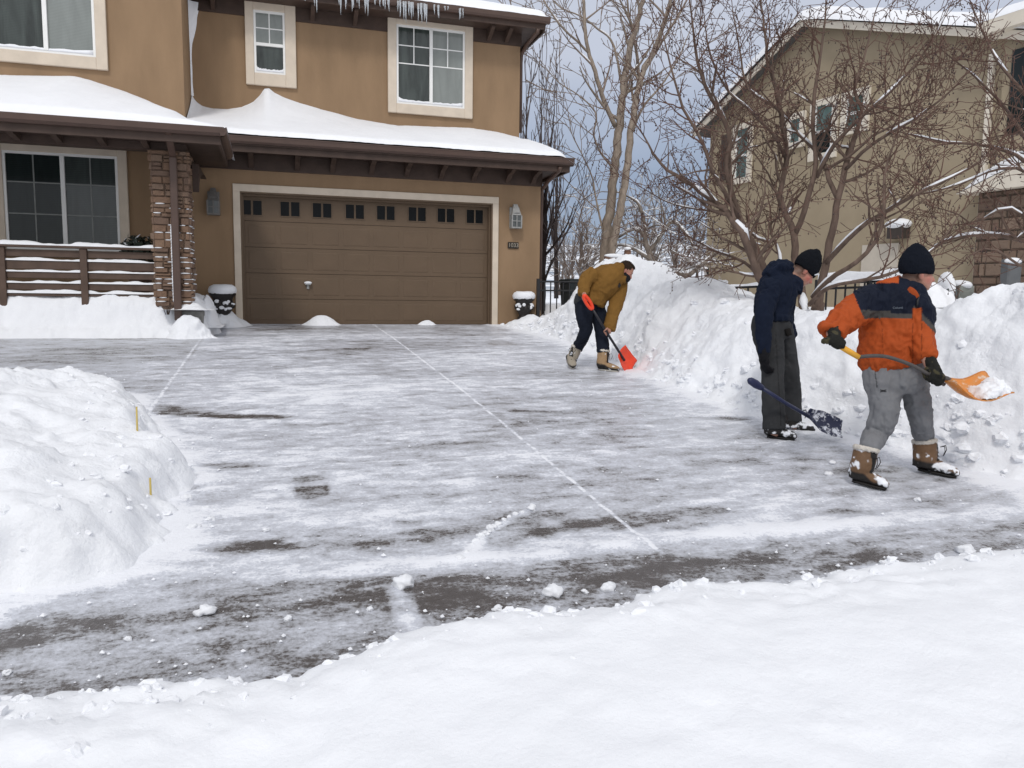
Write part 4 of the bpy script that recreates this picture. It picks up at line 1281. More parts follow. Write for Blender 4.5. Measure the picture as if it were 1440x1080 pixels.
nwindow(1036, 182, 1053, 250, 0, False)
nwindow(1112, 168, 1127, 200, 0, False)
nwindow(1147, 148, 1172, 215, 0, True)
nwindow(1192, 136, 1216, 178, 0, False)
# shutter beside the far window
a0 = nwall(1031, 215)[0]; z1 = nwall(1027, 188)[1]; z0 = nwall(1027, 252)[1]
MB().box(a0+.1, a0+.5, .002, .05, z0, z1).build('shutter', basic('brown_shutter', (.07, .05, .04, 1), .7), nh, local=True)
# corner trim / downpipe and stone base at the front corner
xa_ = nwall(1380, 340)[0]
MB().box(xa_-.06, xa_+.07, .002, .09, -1.0, nwall(1380, 268)[1]).build('corner_post', TRIM2, nh, local=True)
xd = nwall(1393, 150)[0]
MB().box(xd-.05, xd+.05, .002, .10, 2.6, E0-.1).build('downpipe', TRIM2, nh, local=True)
# projecting stone pier with its own small roof, right of the corner
zt = nwall(1400, 272)[1]
pier = MB(); pier.box(xa_-2.2, xa_-.08, -3.5, .30, -1.2, zt); pr_ = pier.build('stone_pier', basic('mortar_dark', (.085, .065, .05, 1), .9), nh, local=True)
mbv = MB(); tint = []; rr = random.Random(17)
z = -1.0
while z < zt-.05:
    h = min(rr.uniform(.12, .30), zt-z); a = xa_-2.2
    while a < xa_-.08-.03:
        ww = min(rr.uniform(.14, .52), xa_-.08-a); d = .02+.03*rr.random(); j = .012
        V = [(a+j, .301, z+j), (a+ww-j, .301, z+j), (a+ww-j, .301, z+h-j), (a+j, .301, z+h-j), (a+j+.02, .30+d, z+j+.02), (a+ww-j-.02, .30+d, z+j+.02), (a+ww-j-.02, .30+d, z+h-j-.02), (a+j+.02, .30+d, z+h-j-.02)]
        mbv.add(V, [(4, 5, 6, 7), (0, 1, 5, 4), (1, 2, 6, 5), (2, 3, 7, 6), (3, 0, 4, 7)]); tint += [rr.random()]*8; a += ww
    z += h
build_veneer('field_stone', mbv, tint, STONE2, pr_, local=True)
p = MB(); p.prism([(xa_+.25, zt), (xa_-2.6, zt), (xa_-2.6, zt+.9), (xa_-.6, zt+.30)], 1, -3.5, .55); p.build('pier_roof', TRIM2, nh, local=True)
# upper front wing to the right with a dark window
zw1, zw0 = nwall(1432, 72)[1], nwall(1432, 188)[1]
wg = MB(); xw = nwall(1408, 120)[0]; wg.box(xw-4.5, xw-.1, -6, .12, zt+.6, nwall(1425, 52)[1]); wg.build('front_wing', STUCCO2, nh, local=True)
xe = nwall(1427, 120)[0]
MB().box(xe-1.3, xe, .122, .15, zw0, zw1).build('wing_window', GL_LOW, nh, local=True)
zz_ = nwall(1425, 50)[1]
MB().box(xw-4.8, xw+.25, -6, .55, zz_+.01, zz_+.26).build('wing_fascia', TRIM2, nh, local=True)


def local_sheet(name, label, P, mat=SNOWROOF):
    me = grid_mesh(name, P); o = link(name, me, mat, smooth=True, local=True)
    o.location = nh.location; o.rotation_euler = nh.rotation_euler
    return tag(o, label, 'roof snow')


u = np.linspace(-OV-.1, LN+OV+.1, 130); v = np.linspace(.42, -9.3, 60)
U, Vv = np.meshgrid(u, v, indexing='ij')
zr = np.where(U < PKX, PKZ-(PKX-U)*s1, PKZ-(U-PKX)*s2)
pq = np.stack([U, Vv, 0*U], -1).reshape(-1, 3)
th = (.34+.10*fbm(pq*.8, 3, 101).reshape(U.shape))*sstep(0, .2, .43-Vv)*sstep(0, .25, U+OV+.1)*sstep(0, .25, LN+OV+.1-U)
zr2 = zr+.13+th-.06*np.exp(-((U-PKX)/.4)**2)
local_sheet('roof_snow', 'thick snow blanket on the gable roof of the tan house on the right', np.stack([U, Vv, zr2], -1)[:, ::-1])
# snow on the wing's roof
u = np.linspace(xw-4.8, xw+.25, 40); v = np.linspace(.55, -6, 40); U, Vv = np.meshgrid(u, v, indexing='ij')
pq = np.stack([U, Vv, 0*U], -1).reshape(-1, 3)
zs = zz_+.262+.28*sstep(0, .25, .56-Vv)*sstep(0, .25, xw+.26-U)*(1+.5*fbm(pq*1.2, 3, 103).reshape(U.shape))
local_sheet('roof_snow', 'snow blanket over the right wing of the tan house, at the right edge', np.stack([U, Vv, zs], -1)[:, ::-1])
u = np.linspace(xa_-2.6, xa_+.25, 40); v = np.linspace(.56, -3.5, 30); U, Vv = np.meshgrid(u, v, indexing='ij')
pq = np.stack([U, Vv, 0*U], -1).reshape(-1, 3)
zs = np.interp(U, [xa_-2.6, xa_-.6, xa_+.25], [zt+.9, zt+.30, zt])+.01+.26*sstep(0, .3, .57-Vv)*sstep(0, .3, xa_+.26-U)*(1+.4*fbm(pq*1.4, 3, 104).reshape(U.shape))
local_sheet('roof_snow', 'lumpy snow on the small roof above the stone base of the tan house', np.stack([U, Vv, zs], -1)[:, ::-1])

# utility box and pale hatch on the gable wall; cabinets at its foot
a0, z0 = nwall(1263, 333); a1, z1 = nwall(1278, 318)
ub = MB().box(a1-.05, a1+.36, .002, .28, z0-.05, z1+.0).build('utility_box', basic('dark_box', (.05, .04, .035, 1), .6), nh, local=True, bevel=.01)
m = MB(); m.ell((a1+.16, .15, z1+.05), (.34, .2, .13), 12, 8); m.build('box_snow', SNOW, ub, local=True, smooth=True)
a0, zt2 = nwall(1215, 345); a1 = nwall(1266, 345)[0]
MB().box(a1, a0, .002, .06, -1.0, zt2).build('pale_panel', basic('pale_panel', (.52, .47, .40, 1), .8, .05), nh, local=True)


def cab(label, px0, px1, py0, py1, depth, col, snow_h):
    g = dep((px0+px1)/2, py1, depth); wd = (px1-px0)/F*depth; h = (py1-py0)/F*depth
    t = thing('utility_cabinet', g-(0, 0, .3), label, 'cabinet'); t.rotation_euler = (0, 0, -YAW)
    MB().box(-wd/2, wd/2, -.25, .25, 0, h+.3).build('body', basic('cabinet_'+str(px0), col, .6, .2), t, local=True, bevel=.015)
    mm = MB(); mm.box(-wd/2+.03, wd/2-.03, -.258, -.251, .1, h*.9+.2); mm.build('door_panel', basic('cabinet_door_'+str(px0), tuple(c*.8 for c in col[:3])+(1,), .6, .2), t, local=True)
    sm = MB(); sm.ell((0, 0, h+.31), (wd*.56, .32, snow_h), 18, 10); V = np.array(sm.V); V += .03*np.stack([fbm(V*5, 2, 110+i+px0) for i in range(3)], -1); sm.V = [tuple(q) for q in V]
    sm.build('snow_cap', SNOW, t, smooth=True, local=True)


cab('grey green cabinet with a flat snow cap beside the stone base of the tan house', 1338, 1359, 402, 420, 15.2, (.20, .21, .19, 1), .10)
cab('low cabinet buried in rounded snow left of the grey green cabinet', 1322, 1336, 406, 419, 15.1, (.10, .11, .11, 1), .30)
heap('snow mound on the ground below the pale panel of the tan house wall', *(dep(1312, 420, 14.8)[:2]), .5, .5, .45, 120, .03, base=-.05)
# meter post at the stone base
g = dep(1420, 400, 14.2)
mt = thing('meter_post', g-(0, 0, .4), 'dark snow dusted meter box on a post in front of the stone base', 'meter box')
MB().box(-.16, .16, -.09, .09, .35, .85).build('box', basic('meter_grey', (.10, .105, .11, 1), .5), mt, local=True, bevel=.02)
MB().tube([(0, 0, 0), (0, 0, .35)], .04, 8).build('post', BLACKM, mt, local=True, smooth=True)
MB().ell((-.02, -.05, .82), (.18, .10, .06)).build('snow_cap', SNOW, mt, local=True, smooth=True)

# ================================================================== FENCES
def iron_fence(label, pts, depths, h, gap, snow, n_posts, thick=.010, two=True, sn_h=.06, rails=(1.0, .84)):
    """metal picket fence whose top rail passes through given places"""
    P = [dep(px, py, d) for (px, py), d in zip(pts, depths)]
    A, B = P[0], P[-1]
    f = thing('metal_fence', (A+B)/2-(0, 0, h), label, 'fence')
    L = np.linalg.norm(B-A); dr = (B-A)/L; n = max(2, int(L/gap))
    rl = MB()
    for fr in rails: rl.tube([A-(0, 0, h*(1-fr)), B-(0, 0, h*(1-fr))], .017, 4)
    rl.build('rail', BLACKM, f)
    cnt = 0
    for i in range(1, n):
        p = A+dr*(L*i/n)
        MB().box(p[0]-thick, p[0]+thick, p[1]-thick, p[1]+thick, p[2]-h, p[2]-.018).build('picket', BLACKM, f) if i < 99 else None
    for i in range(n_posts):
        p = A+dr*(L*i/max(1, n_posts-1)); MB().box(p[0]-.03, p[0]+.03, p[1]-.03, p[1]+.03, p[2]-h-.2, p[2]+.06).build('post', BLACKM, f)
    if snow:
        s = MB(); nx = int(L/.08); nn = fbm(np.stack([np.arange(nx)*.2, np.zeros(nx), np.zeros(nx)+len(label)], -1), 3, 7); cr_ = np.cross(dr, (0, 0, 1)); V = []
        for i in range(nx):
            p = A+dr*(L*i/(nx-1))+(0, 0, .015); hh = sn_h*(1+.6*nn[i]); hw = .05
            V += [p-cr_*hw, p-cr_*hw*.7+(0, 0, hh*.8), p+(0, 0, hh), p+cr_*hw*.7+(0, 0, hh*.8), p+cr_*hw]
        s.add(V, [(5*i+k, 5*i+5+k, 5*i+6+k, 5*i+1+k) for i in range(nx-1) for k in range(4)])
        s.build('rail_snow', SNOW, f, smooth=True)
    return f


iron_fence('black metal gate fence beside the garage corner, behind the mustard jacketed man', [(757, 396), (835, 397)], [16.2, 16.5], 1.0, .135, False, 2, rails=(1.0, .82))
iron_fence('black metal fence with snow on its rail, left of the navy hoodie man', [(990, 406), (1068, 403)], [12.2, 11.9], 1.0, .16, True, 2, sn_h=.05, rails=(1.0, .8))
iron_fence('black metal fence with deep snow on its rail, between crabapple trunk and orange jacket', [(1150, 399), (1300, 393)], [11.8, 11.2], 1.1, .12, True, 3, sn_h=.13, rails=(1.0, .93))
iron_fence('small distant dark fence seen over the bank, left of the tan house', [(925, 381), (995, 379)], [24, 24], 1.0, .16, True, 2, rails=(1.0, .1))
# dark bin behind the gate fence
g = dep(812, 415, 17.0)
b = thing('waste_bin', (g[0], g[1], -.6), 'dark waste bin behind the black gate fence', 'bin')
MB().prism([(-.24, 0), (.24, 0), (.30, .95), (-.30, .95)], 1, -.3, .3).build('body', basic('bin_green', (.015, .022, .025, 1), .6), b, local=True, bevel=.02)
MB().box(-.32, .32, -.34, .32, .952, 1.02).build('lid', basic('bin_lid', (.012, .018, .02, 1), .6), b, local=True, bevel=.015)
# brown timber post with a cap of snow, behind the mound
A = dep(882, 372, 17.5)
ps = thing('timber_post', (A[0], A[1], -.6), 'brown timber post with a snow cap standing behind the high snow mound', 'post')
MB().box(-.06, .06, -.06, .06, 0, dep(882, 352, 17.5)[2]+.6).build('post', basic('brown_timber', (.16, .085, .055, 1), .8, .2, 10), ps, local=True, bevel=.008)
MB().ell((0, 0, dep(882, 350, 17.5)[2]+.6), (.08, .08, .045)).build('snow_cap', SNOW, ps, local=True, smooth=True)
MB().box(-.55, -.062, -.03, .03, dep(882, 363, 17.5)[2]+.55, dep(882, 363, 17.5)[2]+.62).build('rail', basic('brown_timber_rail', (.14, .08, .055, 1), .8, .2, 10), ps, local=True)
MB().ell((-.32, 0, dep(882, 363, 17.5)[2]+.64), (.25, .06, .05)).build('rail_snow', SNOW, ps, local=True, smooth=True)
# ================================================================== BARE TREES
class Tree:
    def __init__(s, seed, snow_min=.02, tw_r=.004, bumpy=.0):
        s.r = random.Random(seed); s.trunk = MB(); s.crown = MB(); s.snow = MB(); s.fruit = MB(); s.snow_min = snow_min; s.nf = 0; s.ntw = 0; s.tw_r = tw_r; s.bumpy = bumpy

    def limb(s, pts, rad, snow=True, target=None, n=7, dens=1.0):
        """curved limb through control points; returns its samples"""
        pts = np.array(pts, float); k = max(6, int(np.linalg.norm(np.diff(pts, axis=0), axis=1).sum()/.14))
        C = catmull(pts, k) if len(pts) > 2 else np.linspace(pts[0], pts[-1], k)
        j = np.array([[s.r.gauss(0, 1) for _ in range(3)] for _ in range(k)])*.10*np.interp(np.arange(k), [0, k-1], [rad[0], rad[1]])[:, None]
        C = C+j
        R = np.interp(np.linspace(0, 1, k), np.linspace(0, 1, len(rad)), rad)
        R = R*(1+s.bumpy*np.array([s.r.uniform(-1, 1) for _ in range(k)]))
        (target or s.trunk).tube(C, list(R), n)
        if snow: s.cap(C, R, dens)
        return C, R

    def cap(s, C, R, dens=1.0, patch=.45):
        """snow lying on the upper side of a limb, in broken lengths"""
        k = len(C); run = []
        ph = s.r.uniform(0, 9)
        for i in range(k):
            t = C[min(i+1, k-1)]-C[max(0, i-1)]; t = t/(np.linalg.norm(t)+1e-9)
            flat = sqrt(max(0, 1-t[2]*t[2]))
            ok = R[i] > s.snow_min*.5 and flat > .42 and (math.sin(ph+i*.9)+s.r.uniform(-.8, .8)+dens*1.2-.9+(flat-.6)*1.8) > 0
            if ok: run.append(i)
            if (not ok or i == k-1) and run:
                if len(run) > 2:
                    up = np.array((0, 0, 1.)); P, Q = [], []
                    for a_, ii in enumerate(run):
                        e = sin(pi*(a_+.35)/(len(run)-.3)) if len(run) > 1 else 1; e = max(.25, e)
                        t = C[min(ii+1, k-1)]-C[max(0, ii-1)]; t /= np.linalg.norm(t)+1e-9
                        u_ = up-t*(t @ up); u_ /= np.linalg.norm(u_)+1e-9
                        hh = (.42*R[ii]+.007)*e*s.r.uniform(.55, 1.45)
                        P.append(C[ii]+u_*(R[ii]*.80)); Q.append((hh+.3*R[ii], min(R[ii]*.92, .07)*min(1, e*1.3)))
                    s.snow.tube(P, Q, 7, up=(0, 0, 1))
                run = []

    def branch(s, p, d, L, r0, lvl, prm):
        """recursive twigs"""
        r = s.r; k = max(3, int(L/prm['seg'])); P = [np.array(p, float)]; d = np.array(d, float); d /= np.linalg.norm(d)
        for i in range(k):
            d = d+np.array([r.gauss(0, 1), r.gauss(0, 1), r.gauss(0, 1)])*prm['wig']+np.array((0, 0, prm['up']))*(1 if lvl > 0 else .6)
            d /= np.linalg.norm(d); P.append(P[-1]+d*(L/k))
        rad = [max(prm['rmin'], r0*(1-.72*i/k)) for i in range(k+1)]
        big = r0 > prm.get('trunk_r', .02)
        (s.trunk if big else s.crown).tube(P, rad, 5 if big else (4 if r0 > .008 else 3), cap=False)
        if prm.get('snow', 1) and r0 > s.snow_min: s.cap(np.array(P), np.array(rad), prm.get('sd', .8))
        if lvl == 0:
            if prm.get('fruit', 0):
                for _ in range(3):
                    if r.random() < prm['fruit']: s.berry(P[r.randrange(1, len(P))])
            return
        nb = max(2, int(L*prm['dens'][lvl]*r.uniform(.8, 1.2)))
        for j in range(nb):
            f = (j+r.uniform(.3, .9))/nb*(1-prm['bare'])+prm['bare']; f = min(f, .98); x = f*k; i = min(int(x), k-1); q = P[i]+(P[i+1]-P[i])*(x-i)
            t = (P[i+1]-P[i]); t /= np.linalg.norm(t); a_ = np.array([r.gauss(0, 1) for _ in range(3)]); a_ -= t*(a_ @ t); a_ /= np.linalg.norm(a_)+1e-9
            ang = radians(r.uniform(*prm['ang'])); dd = t*cos(ang)+a_*sin(ang)
            s.branch(q, dd, L*r.uniform(*prm['ratio'])*(1-.45*f)+.05, max(prm['rmin'], rad[i]*.52), lvl-1, prm)

    def berry(s, p):
        r = s.r; c = np.array(p)+np.array([r.gauss(0, .012), r.gauss(0, .012), -.02-.015*r.random()]); h = .0065+.006*r.random()
        s.fruit.add([c+v for v in (np.array(q)*h for q in ((1, 0, 0), (0, 1, 0), (-1, 0, 0), (0, -1, 0), (0, 0, 1.2), (0, 0, -1.2)))], [(0, 1, 4), (1, 2, 4), (2, 3, 4), (3, 0, 4), (1, 0, 5), (2, 1, 5), (3, 2, 5), (0, 3, 5)])
        s.fruit.tube([np.array(p), c], .0016, 3, cap=False); s.nf += 1

    def clothe(s, C, R, lvl, prm, every, L0, start=.25, upb=.5, side=None):
        """grow branches off a hand-placed limb"""
        d = np.r_[0, np.cumsum(np.linalg.norm(np.diff(C, axis=0), axis=1))]; x = d[-1]*start; r = s.r
        while x < d[-1]:
            i = min(int(np.searchsorted(d, x)), len(C)-1); i = max(i, 1); t = C[i]-C[i-1]; t /= np.linalg.norm(t)
            a_ = np.array([r.gauss(0, 1), r.gauss(0, 1), r.gauss(0, 1)+upb]); a_ -= t*(a_ @ t); a_ /= np.linalg.norm(a_)+1e-9
            ang = radians(r.uniform(*prm['ang'])); f = x/d[-1]
            s.branch(C[i], t*cos(ang)+a_*sin(ang), L0*r.uniform(.6, 1.25)*(1-.35*f), max(prm['rmin'], min(R[i]*.6, .022*L0+.004)), lvl, prm)
            x += every*r.uniform(.55, 1.5)
        # the tip goes on
        t = C[-1]-C[-2]; s.branch(C[-1], t, L0*1.1, R[-1], lvl, prm)

    def build(s, name, label, base, bark, twig, fruit=None, snow=True, group=None):
        t = thing(name, base, label, 'tree', group)
        s.trunk.build('trunk', bark, t, smooth=True)
        if s.crown.V: s.crown.build('crown', twig, t, smooth=True)
        if snow and s.snow.V: o = s.snow.build('branch_snow', SNOW, t, smooth=True); o['kind'] = 'stuff'
        if s.fruit.V and fruit: o = s.fruit.build('fruit', fruit, t); o['kind'] = 'stuff'
        print(name, len(s.trunk.F), len(s.crown.F), len(s.snow.F), s.nf)
        return t


def bark(name, c, v=.3, sc=14):
    return basic(name, c, .9, v, sc, .5, .01, 50, spec=.1, stretch=(1, 1, .35))


BARK1 = bark('crabapple_bark', (.140, .100, .080, 1)); TW1 = bark('crabapple_twig', (.140, .085, .068, 1), .2)
BARK2 = bark('cottonwood_bark', (.26, .215, .175, 1)); TW2 = bark('cottonwood_twig', (.25, .20, .17, 1), .2)
BARK3 = bark('dark_bark', (.05, .04, .038, 1)); TW3 = bark('dark_twig', (.12, .10, .098, 1), .2)
BERRY = basic('shrivelled_crabapple', (.045, .022, .02, 1), .5, .4, 30)

# ---- the crabapple behind the young man in navy
T = Tree(11, .012)
DA = 9.6
crab = dict(seg=.085, wig=.115, up=.045, rmin=.0040, dens={1: 8.5, 2: 7.0, 3: 4.0}, bare=.1, ang=(28, 72), ratio=(.34, .66), fruit=.42, snow=1, sd=.15, trunk_r=.012)
base = dep(1128, 446, DA)


def D(*q): return [dep(a_, b_, DA+(q2[2] if len(q2) > 2 else 0)) for q2 in q for a_, b_ in [q2[:2]]]


limbs = [
    # low stems
    ([(1122, 450), (1095, 425, -.1), (1072, 395, -.15), (1055, 355, -.2), (1038, 318, -.3), (1012, 290, 0), (975, 262, .3), (930, 232, .6), (905, 190, .7)], [.085, .075, .066, .058, .05, .042, .032, .022, .013], .2),
    ([(1085, 412, .0), (1072, 372, .1), (1057, 340, .1), (1040, 308, .1), (1028, 270, 0), (1022, 228, -.1), (1026, 190, -.1), (1008, 150, -.2), (985, 105, -.3), (975, 50, -.3), (970, 0, -.3)], [.07, .062, .056, .05, .045, .040, .036, .03, .023, .016, .01], .35),
    ([(1040, 308, .1), (1015, 262, -.2), (1000, 235, -.3), (988, 200, -.4), (962, 155, -.5), (945, 100, -.6), (930, 40, -.6)], [.036, .032, .028, .024, .019, .014, .008], .2),
    ([(1130, 440), (1125, 400, .3), (1119, 365, .4), (1118, 330, .4), (1105, 300, .5), (1098, 270, .5), (1106, 225, .5), (1102, 185, .5), (1095, 140, .5), (1080, 90, .6), (1075, 40, .7), (1065, -20, .8)], [.075, .07, .062, .056, .048, .042, .038, .034, .028, .022, .016, .01], .3),
    ([(1118, 330, .4), (1130, 300, .3), (1141, 262, .2), (1148, 225, .2), (1143, 180, .2), (1146, 130, .2), (1153, 85, .2), (1160, 30, .2), (1163, -20, .2)], [.048, .045, .04, .036, .032, .027, .02, .014, .009], .3),
    ([(1148, 250, .2), (1172, 205, 0), (1205, 170, -.2), (1240, 140, -.3), (1275, 105, -.4), (1310, 60, -.5), (1335, 10, -.5)], [.036, .032, .028, .023, .018, .013, .008], .25),
    ([(1150, 445), (1155, 400, -.1), (1163, 360, -.1), (1172, 315, -.1), (1178, 280, -.1), (1188, 240, -.1), (1200, 200, 0), (1212, 150, .1), (1200, 130, .2), (1215, 80, .3), (1230, 20, .3)], [.07, .062, .058, .052, .048, .044, .036, .028, .022, .016, .009], .4),
    ([(1178, 280, -.1), (1166, 255, .0), (1162, 240, .1), (1150, 215, .3), (1120, 185, .5), (1105, 160, .6), (1072, 140, .7), (1050, 120, .7), (1040, 70, .8), (1030, 10, .9)], [.040, .036, .032, .028, .025, .022, .019, .016, .012, .008], .25),
    ([(1160, 372, -.1), (1185, 345, -.4), (1212, 318, -.6), (1240, 300, -.8), (1275, 280, -1.0), (1320, 258, -1.2), (1360, 238, -1.3), (1400, 210, -1.4)], [.042, .038, .034, .03, .025, .019, .014, .009], .3),
    ([(1143, 418, -.2), (1170, 390, -.5), (1200, 372, -.8), (1225, 348, -.9), (1240, 318, -1.0), (1243, 285, -1.0), (1245, 240, -1.0), (1262, 190, -1.0)], [.046, .040, .034, .03, .027, .023, .017, .01], .35),
    ([(1138, 428, -.2), (1165, 404, -.6), (1200, 396, -.9), (1240, 389, -1.1), (1275, 375, -1.2), (1320, 345, -1.3), (1350, 300, -1.3)], [.036, .032, .028, .024, .02, .015, .009], .4),
    ([(1078, 400), (1045, 368, .5), (1005, 352, .9), (972, 335, 1.1), (945, 322, 1.3), (925, 330, 1.4)], [.034, .028, .022, .016, .011, .007], .25),
    ([(1060, 385, .2), (1085, 345, .6), (1065, 335, .7), (1020, 300, .8), (985, 295, .9), (940, 285, 1.), (905, 265, 1.)], [.03, .028, .025, .021, .017, .012, .008], .2),
    ([(1100, 400, .6), (1095, 355, .8), (1082, 318, .9), (1098, 300, .9), (1085, 255, .9), (1060, 215, .9), (1035, 200, .9)], [.032, .029, .025, .021, .017, .012, .007], .2),
    ([(1106, 225, .5), (1088, 190, .2), (1068, 170, 0), (1050, 150, -.2), (1025, 130, -.3), (1000, 80, -.4), (990, 20, -.5)], [.03, .026, .023, .02, .016, .012, .007], .25),
    ([(1188, 240, -.1), (1215, 212, -.4), (1250, 188, -.6), (1290, 165, -.8), (1335, 130, -.9), (1370, 90, -1.0)], [.032, .027, .023, .018, .013, .008], .25),
    ([(1160, 240, .1), (1200, 215, -.2), (1228, 190, -.3), (1265, 172, -.4), (1300, 140, -.5)], [.028, .023, .019, .014, .008], .25),
]
for pts, rad, st in limbs:
    C, R = T.limb(D(*pts), [x*.78 for x in rad], dens=.5)
    T.clothe(C, R, 2, crab, .12, .86, st, .5)
T.limb([base-(0, 0, .3), dep(1127, 440, DA)], [.13, .11], False)
T.limb([dep(1128, 446, DA)-(0, 0, .3), dep(1148, 442, DA), dep(1152, 425, DA)], [.12, .10, .07], True)
T.build('crabapple_tree', 'spreading bare crabapple tree with dried fruit and snowy limbs, behind the young man in navy', base-(0, 0, .3), BARK1, TW1, BERRY)

# ---- the tree whose branches reach in from the right edge
T = Tree(23, .012); DA = 9.0
lim = [([(1500, 320), (1455, 220, 0), (1425, 168, 0), (1395, 130, .1), (1350, 90, .2), (1310, 60, .2)], [.05, .04, .03, .022, .014, .008]),
       ([(1500, 300), (1450, 235, 0), (1415, 212, 0), (1375, 203, .1), (1330, 200, .2), (1285, 190, .3), (1240, 180, .4)], [.05, .04, .033, .025, .018, .012, .007]),
       ([(1510, 380), (1460, 345, 0), (1425, 335, 0), (1385, 330, .1), (1340, 335, .1), (1305, 352, .2), (1290, 375, .2)], [.05, .045, .04, .033, .026, .018, .01]),
       ([(1500, 360), (1450, 320, -.2), (1430, 295, -.2), (1400, 296, -.2), (1370, 315, -.1), (1345, 300, 0), (1310, 290, 0)], [.045, .04, .032, .025, .018, .012, .007]),
       ([(1490, 280), (1440, 240, -.3), (1400, 238, -.3), (1360, 255, -.3), (1320, 268, -.2), (1280, 275, -.1)], [.04, .034, .026, .02, .013, .007]),
       ([(1490, 200), (1440, 130, -.2), (1405, 90, -.2), (1380, 40, -.1), (1360, -10, 0)], [.04, .03, .022, .014, .008]),
       ([(1470, 360, -.3), (1440, 375, -.5), (1400, 350, -.6), (1375, 352, -.6), (1350, 372, -.6), (1330, 390, -.6)], [.03, .024, .019, .014, .01, .006])]
root = dep(1560, 520, DA); fork = dep(1530, 400, DA)
T.limb([root-(0, 0, .3), fork, dep(1505, 320, DA)], [.13, .10, .07], True)
for pts, rad in lim:
    C, R = T.limb(D(*pts), [x*.72 for x in rad], dens=.75)
    prm = dict(crab, fruit=.22, sd=.3); T.clothe(C, R, 2, prm, .16, .66, .1, .4)
T.build('fruit_tree', 'bare tree reaching in from the right edge with snow along its arching branches', root-(0, 0, .3), BARK1, TW1, BERRY)

# ---- the two tall cottonwoods left of the crabapple
def tall(seed, DA, limbs, prm, name, label, L0, every, lvl=2, bk=BARK2, tw=TW2, dens=.3, wk=.74):
    T = Tree(seed, .03)
    f = lambda q: [dep(a_[0], a_[1], DA+(a_[2] if len(a_) > 2 else 0)) for a_ in q]
    for pts, rad, st in limbs:
        C, R = T.limb(f(pts), [q*wk for q in rad], dens=dens, n=8); T.clothe(C, R, lvl, prm, every, L0, st, .3)
    b = f([limbs[0][0][0]])[0]
    return T.build(name, label, b, bk, tw)


cot = dict(seg=.28, wig=.085, up=.05, rmin=.0085, dens={1: 3.6, 2: 2.8, 3: 1.5}, bare=.12, ang=(22, 58), ratio=(.36, .62), fruit=0, snow=1, sd=.1, trunk_r=.035)
tall(41, 20.5, [([(845, 400), (850, 362), (857, 300), (864, 240), (870, 185), (876, 130), (886, 70), (899, 20), (915, -40), (930, -110)], [.20, .18, .165, .15, .14, .125, .105, .085, .06, .03], .45),
                ([(866, 178), (852, 148, -.2), (842, 118, -.3), (833, 90, -.4), (828, 75, -.4), (824, 50, -.5), (821, 10, -.5), (819, -60, -.5)], [.085, .08, .075, .065, .06, .055, .045, .02], .2),
                ([(828, 75, -.4), (812, 58, -.7), (796, 44, -.9), (780, 25, -1.), (766, 3, -1.1), (745, -40, -1.1)], [.042, .038, .034, .028, .022, .012], .1),
                ([(876, 130), (862, 62, .3), (840, 40, .6), (815, 22, .8), (785, 8, 1.0), (760, -25, 1.2)], [.05, .045, .038, .03, .022, .012], .2),
                ([(848, 325), (838, 280, .2), (833, 250, .3), (820, 220, .4), (805, 190, .5), (800, 165, .5)], [.04, .034, .03, .024, .018, .01], .15),
                ([(864, 240), (845, 215, -.5), (835, 190, -.7), (838, 160, -.8), (815, 135, -1.0), (785, 115, -1.2), (762, 88, -1.3)], [.04, .034, .03, .026, .02, .015, .009], .15)], cot, 'cottonwood_tree', 'tall bare cottonwood, left trunk of the pair, forking high beside the brown house', 2.0, .55)
tall(43, 20.2, [([(853, 402), (858, 365), (866, 325), (874, 285), (881, 240), (887, 190), (893, 150), (903, 105), (918, 75), (935, 30), (950, -30), (962, -90)], [.17, .16, .15, .14, .13, .12, .11, .095, .08, .065, .045, .025], .5),
                ([(893, 150), (898, 110, .3), (893, 60, .5), (884, 20, .6), (880, -40, .7)], [.07, .06, .05, .038, .02], .2),
                ([(903, 105), (930, 60, -.3), (955, 20, -.5), (985, -40, -.7)], [.06, .05, .036, .02], .2),
                ([(887, 190), (905, 150, -.5), (930, 120, -.7), (955, 80, -.9), (975, 30, -1)], [.045, .038, .03, .022, .012], .2)], cot, 'cottonwood_tree', 'tall bare cottonwood, right trunk of the pair, leaning to the right', 2.0, .6)

# ---- thin dark trees and upright poplars beside the brown house
thin = dict(seg=.25, wig=.07, up=.10, rmin=.0065, dens={1: 1.6, 2: 1.4}, bare=.1, ang=(20, 45), ratio=(.4, .65), fruit=0, snow=0, trunk_r=.03)
tall(51, 17.6, [([(761, 470), (763, 430), (764, 380), (766, 320), (768, 260), (775, 200), (780, 150)], [.10, .095, .085, .07, .055, .035, .015], .2),
                ([(763, 400), (785, 350, -.3), (800, 320, -.4), (815, 280, -.4)], [.035, .03, .022, .01], .1),
                ([(764, 360), (780, 310, .2), (795, 270, .3), (808, 240, .3)], [.03, .026, .02, .01], .1)], thin, 'dark_tree', 'slender dark bare tree close behind the garage corner, in front of the gate fence', 1.3, .30, bk=BARK3, tw=TW3)
pop = dict(thin, up=.22, wig=.04, ang=(10, 28), dens={1: 1.5, 2: 1.2}, rmin=.010)
for i, (px, top, dd, w, lab) in enumerate(((740, 118, 27, 0, 'upright bare poplar beside the upper corner of the brown house, tallest of the row'), (760, 135, 27.4, 1, 'upright bare poplar second from the brown house, slightly lower'), (782, 205, 28, 2, 'short upright bare poplar at the right end of the row'))):
    tall(60+i, dd, [([(px, 420), (px, 330), (px+1, 250), (px+w, top+60), (px+w, top)], [.12, .10, .07, .04, .012], .25)], pop, 'poplar_tree', lab, 2.4, .42, bk=BARK3, tw=TW3)

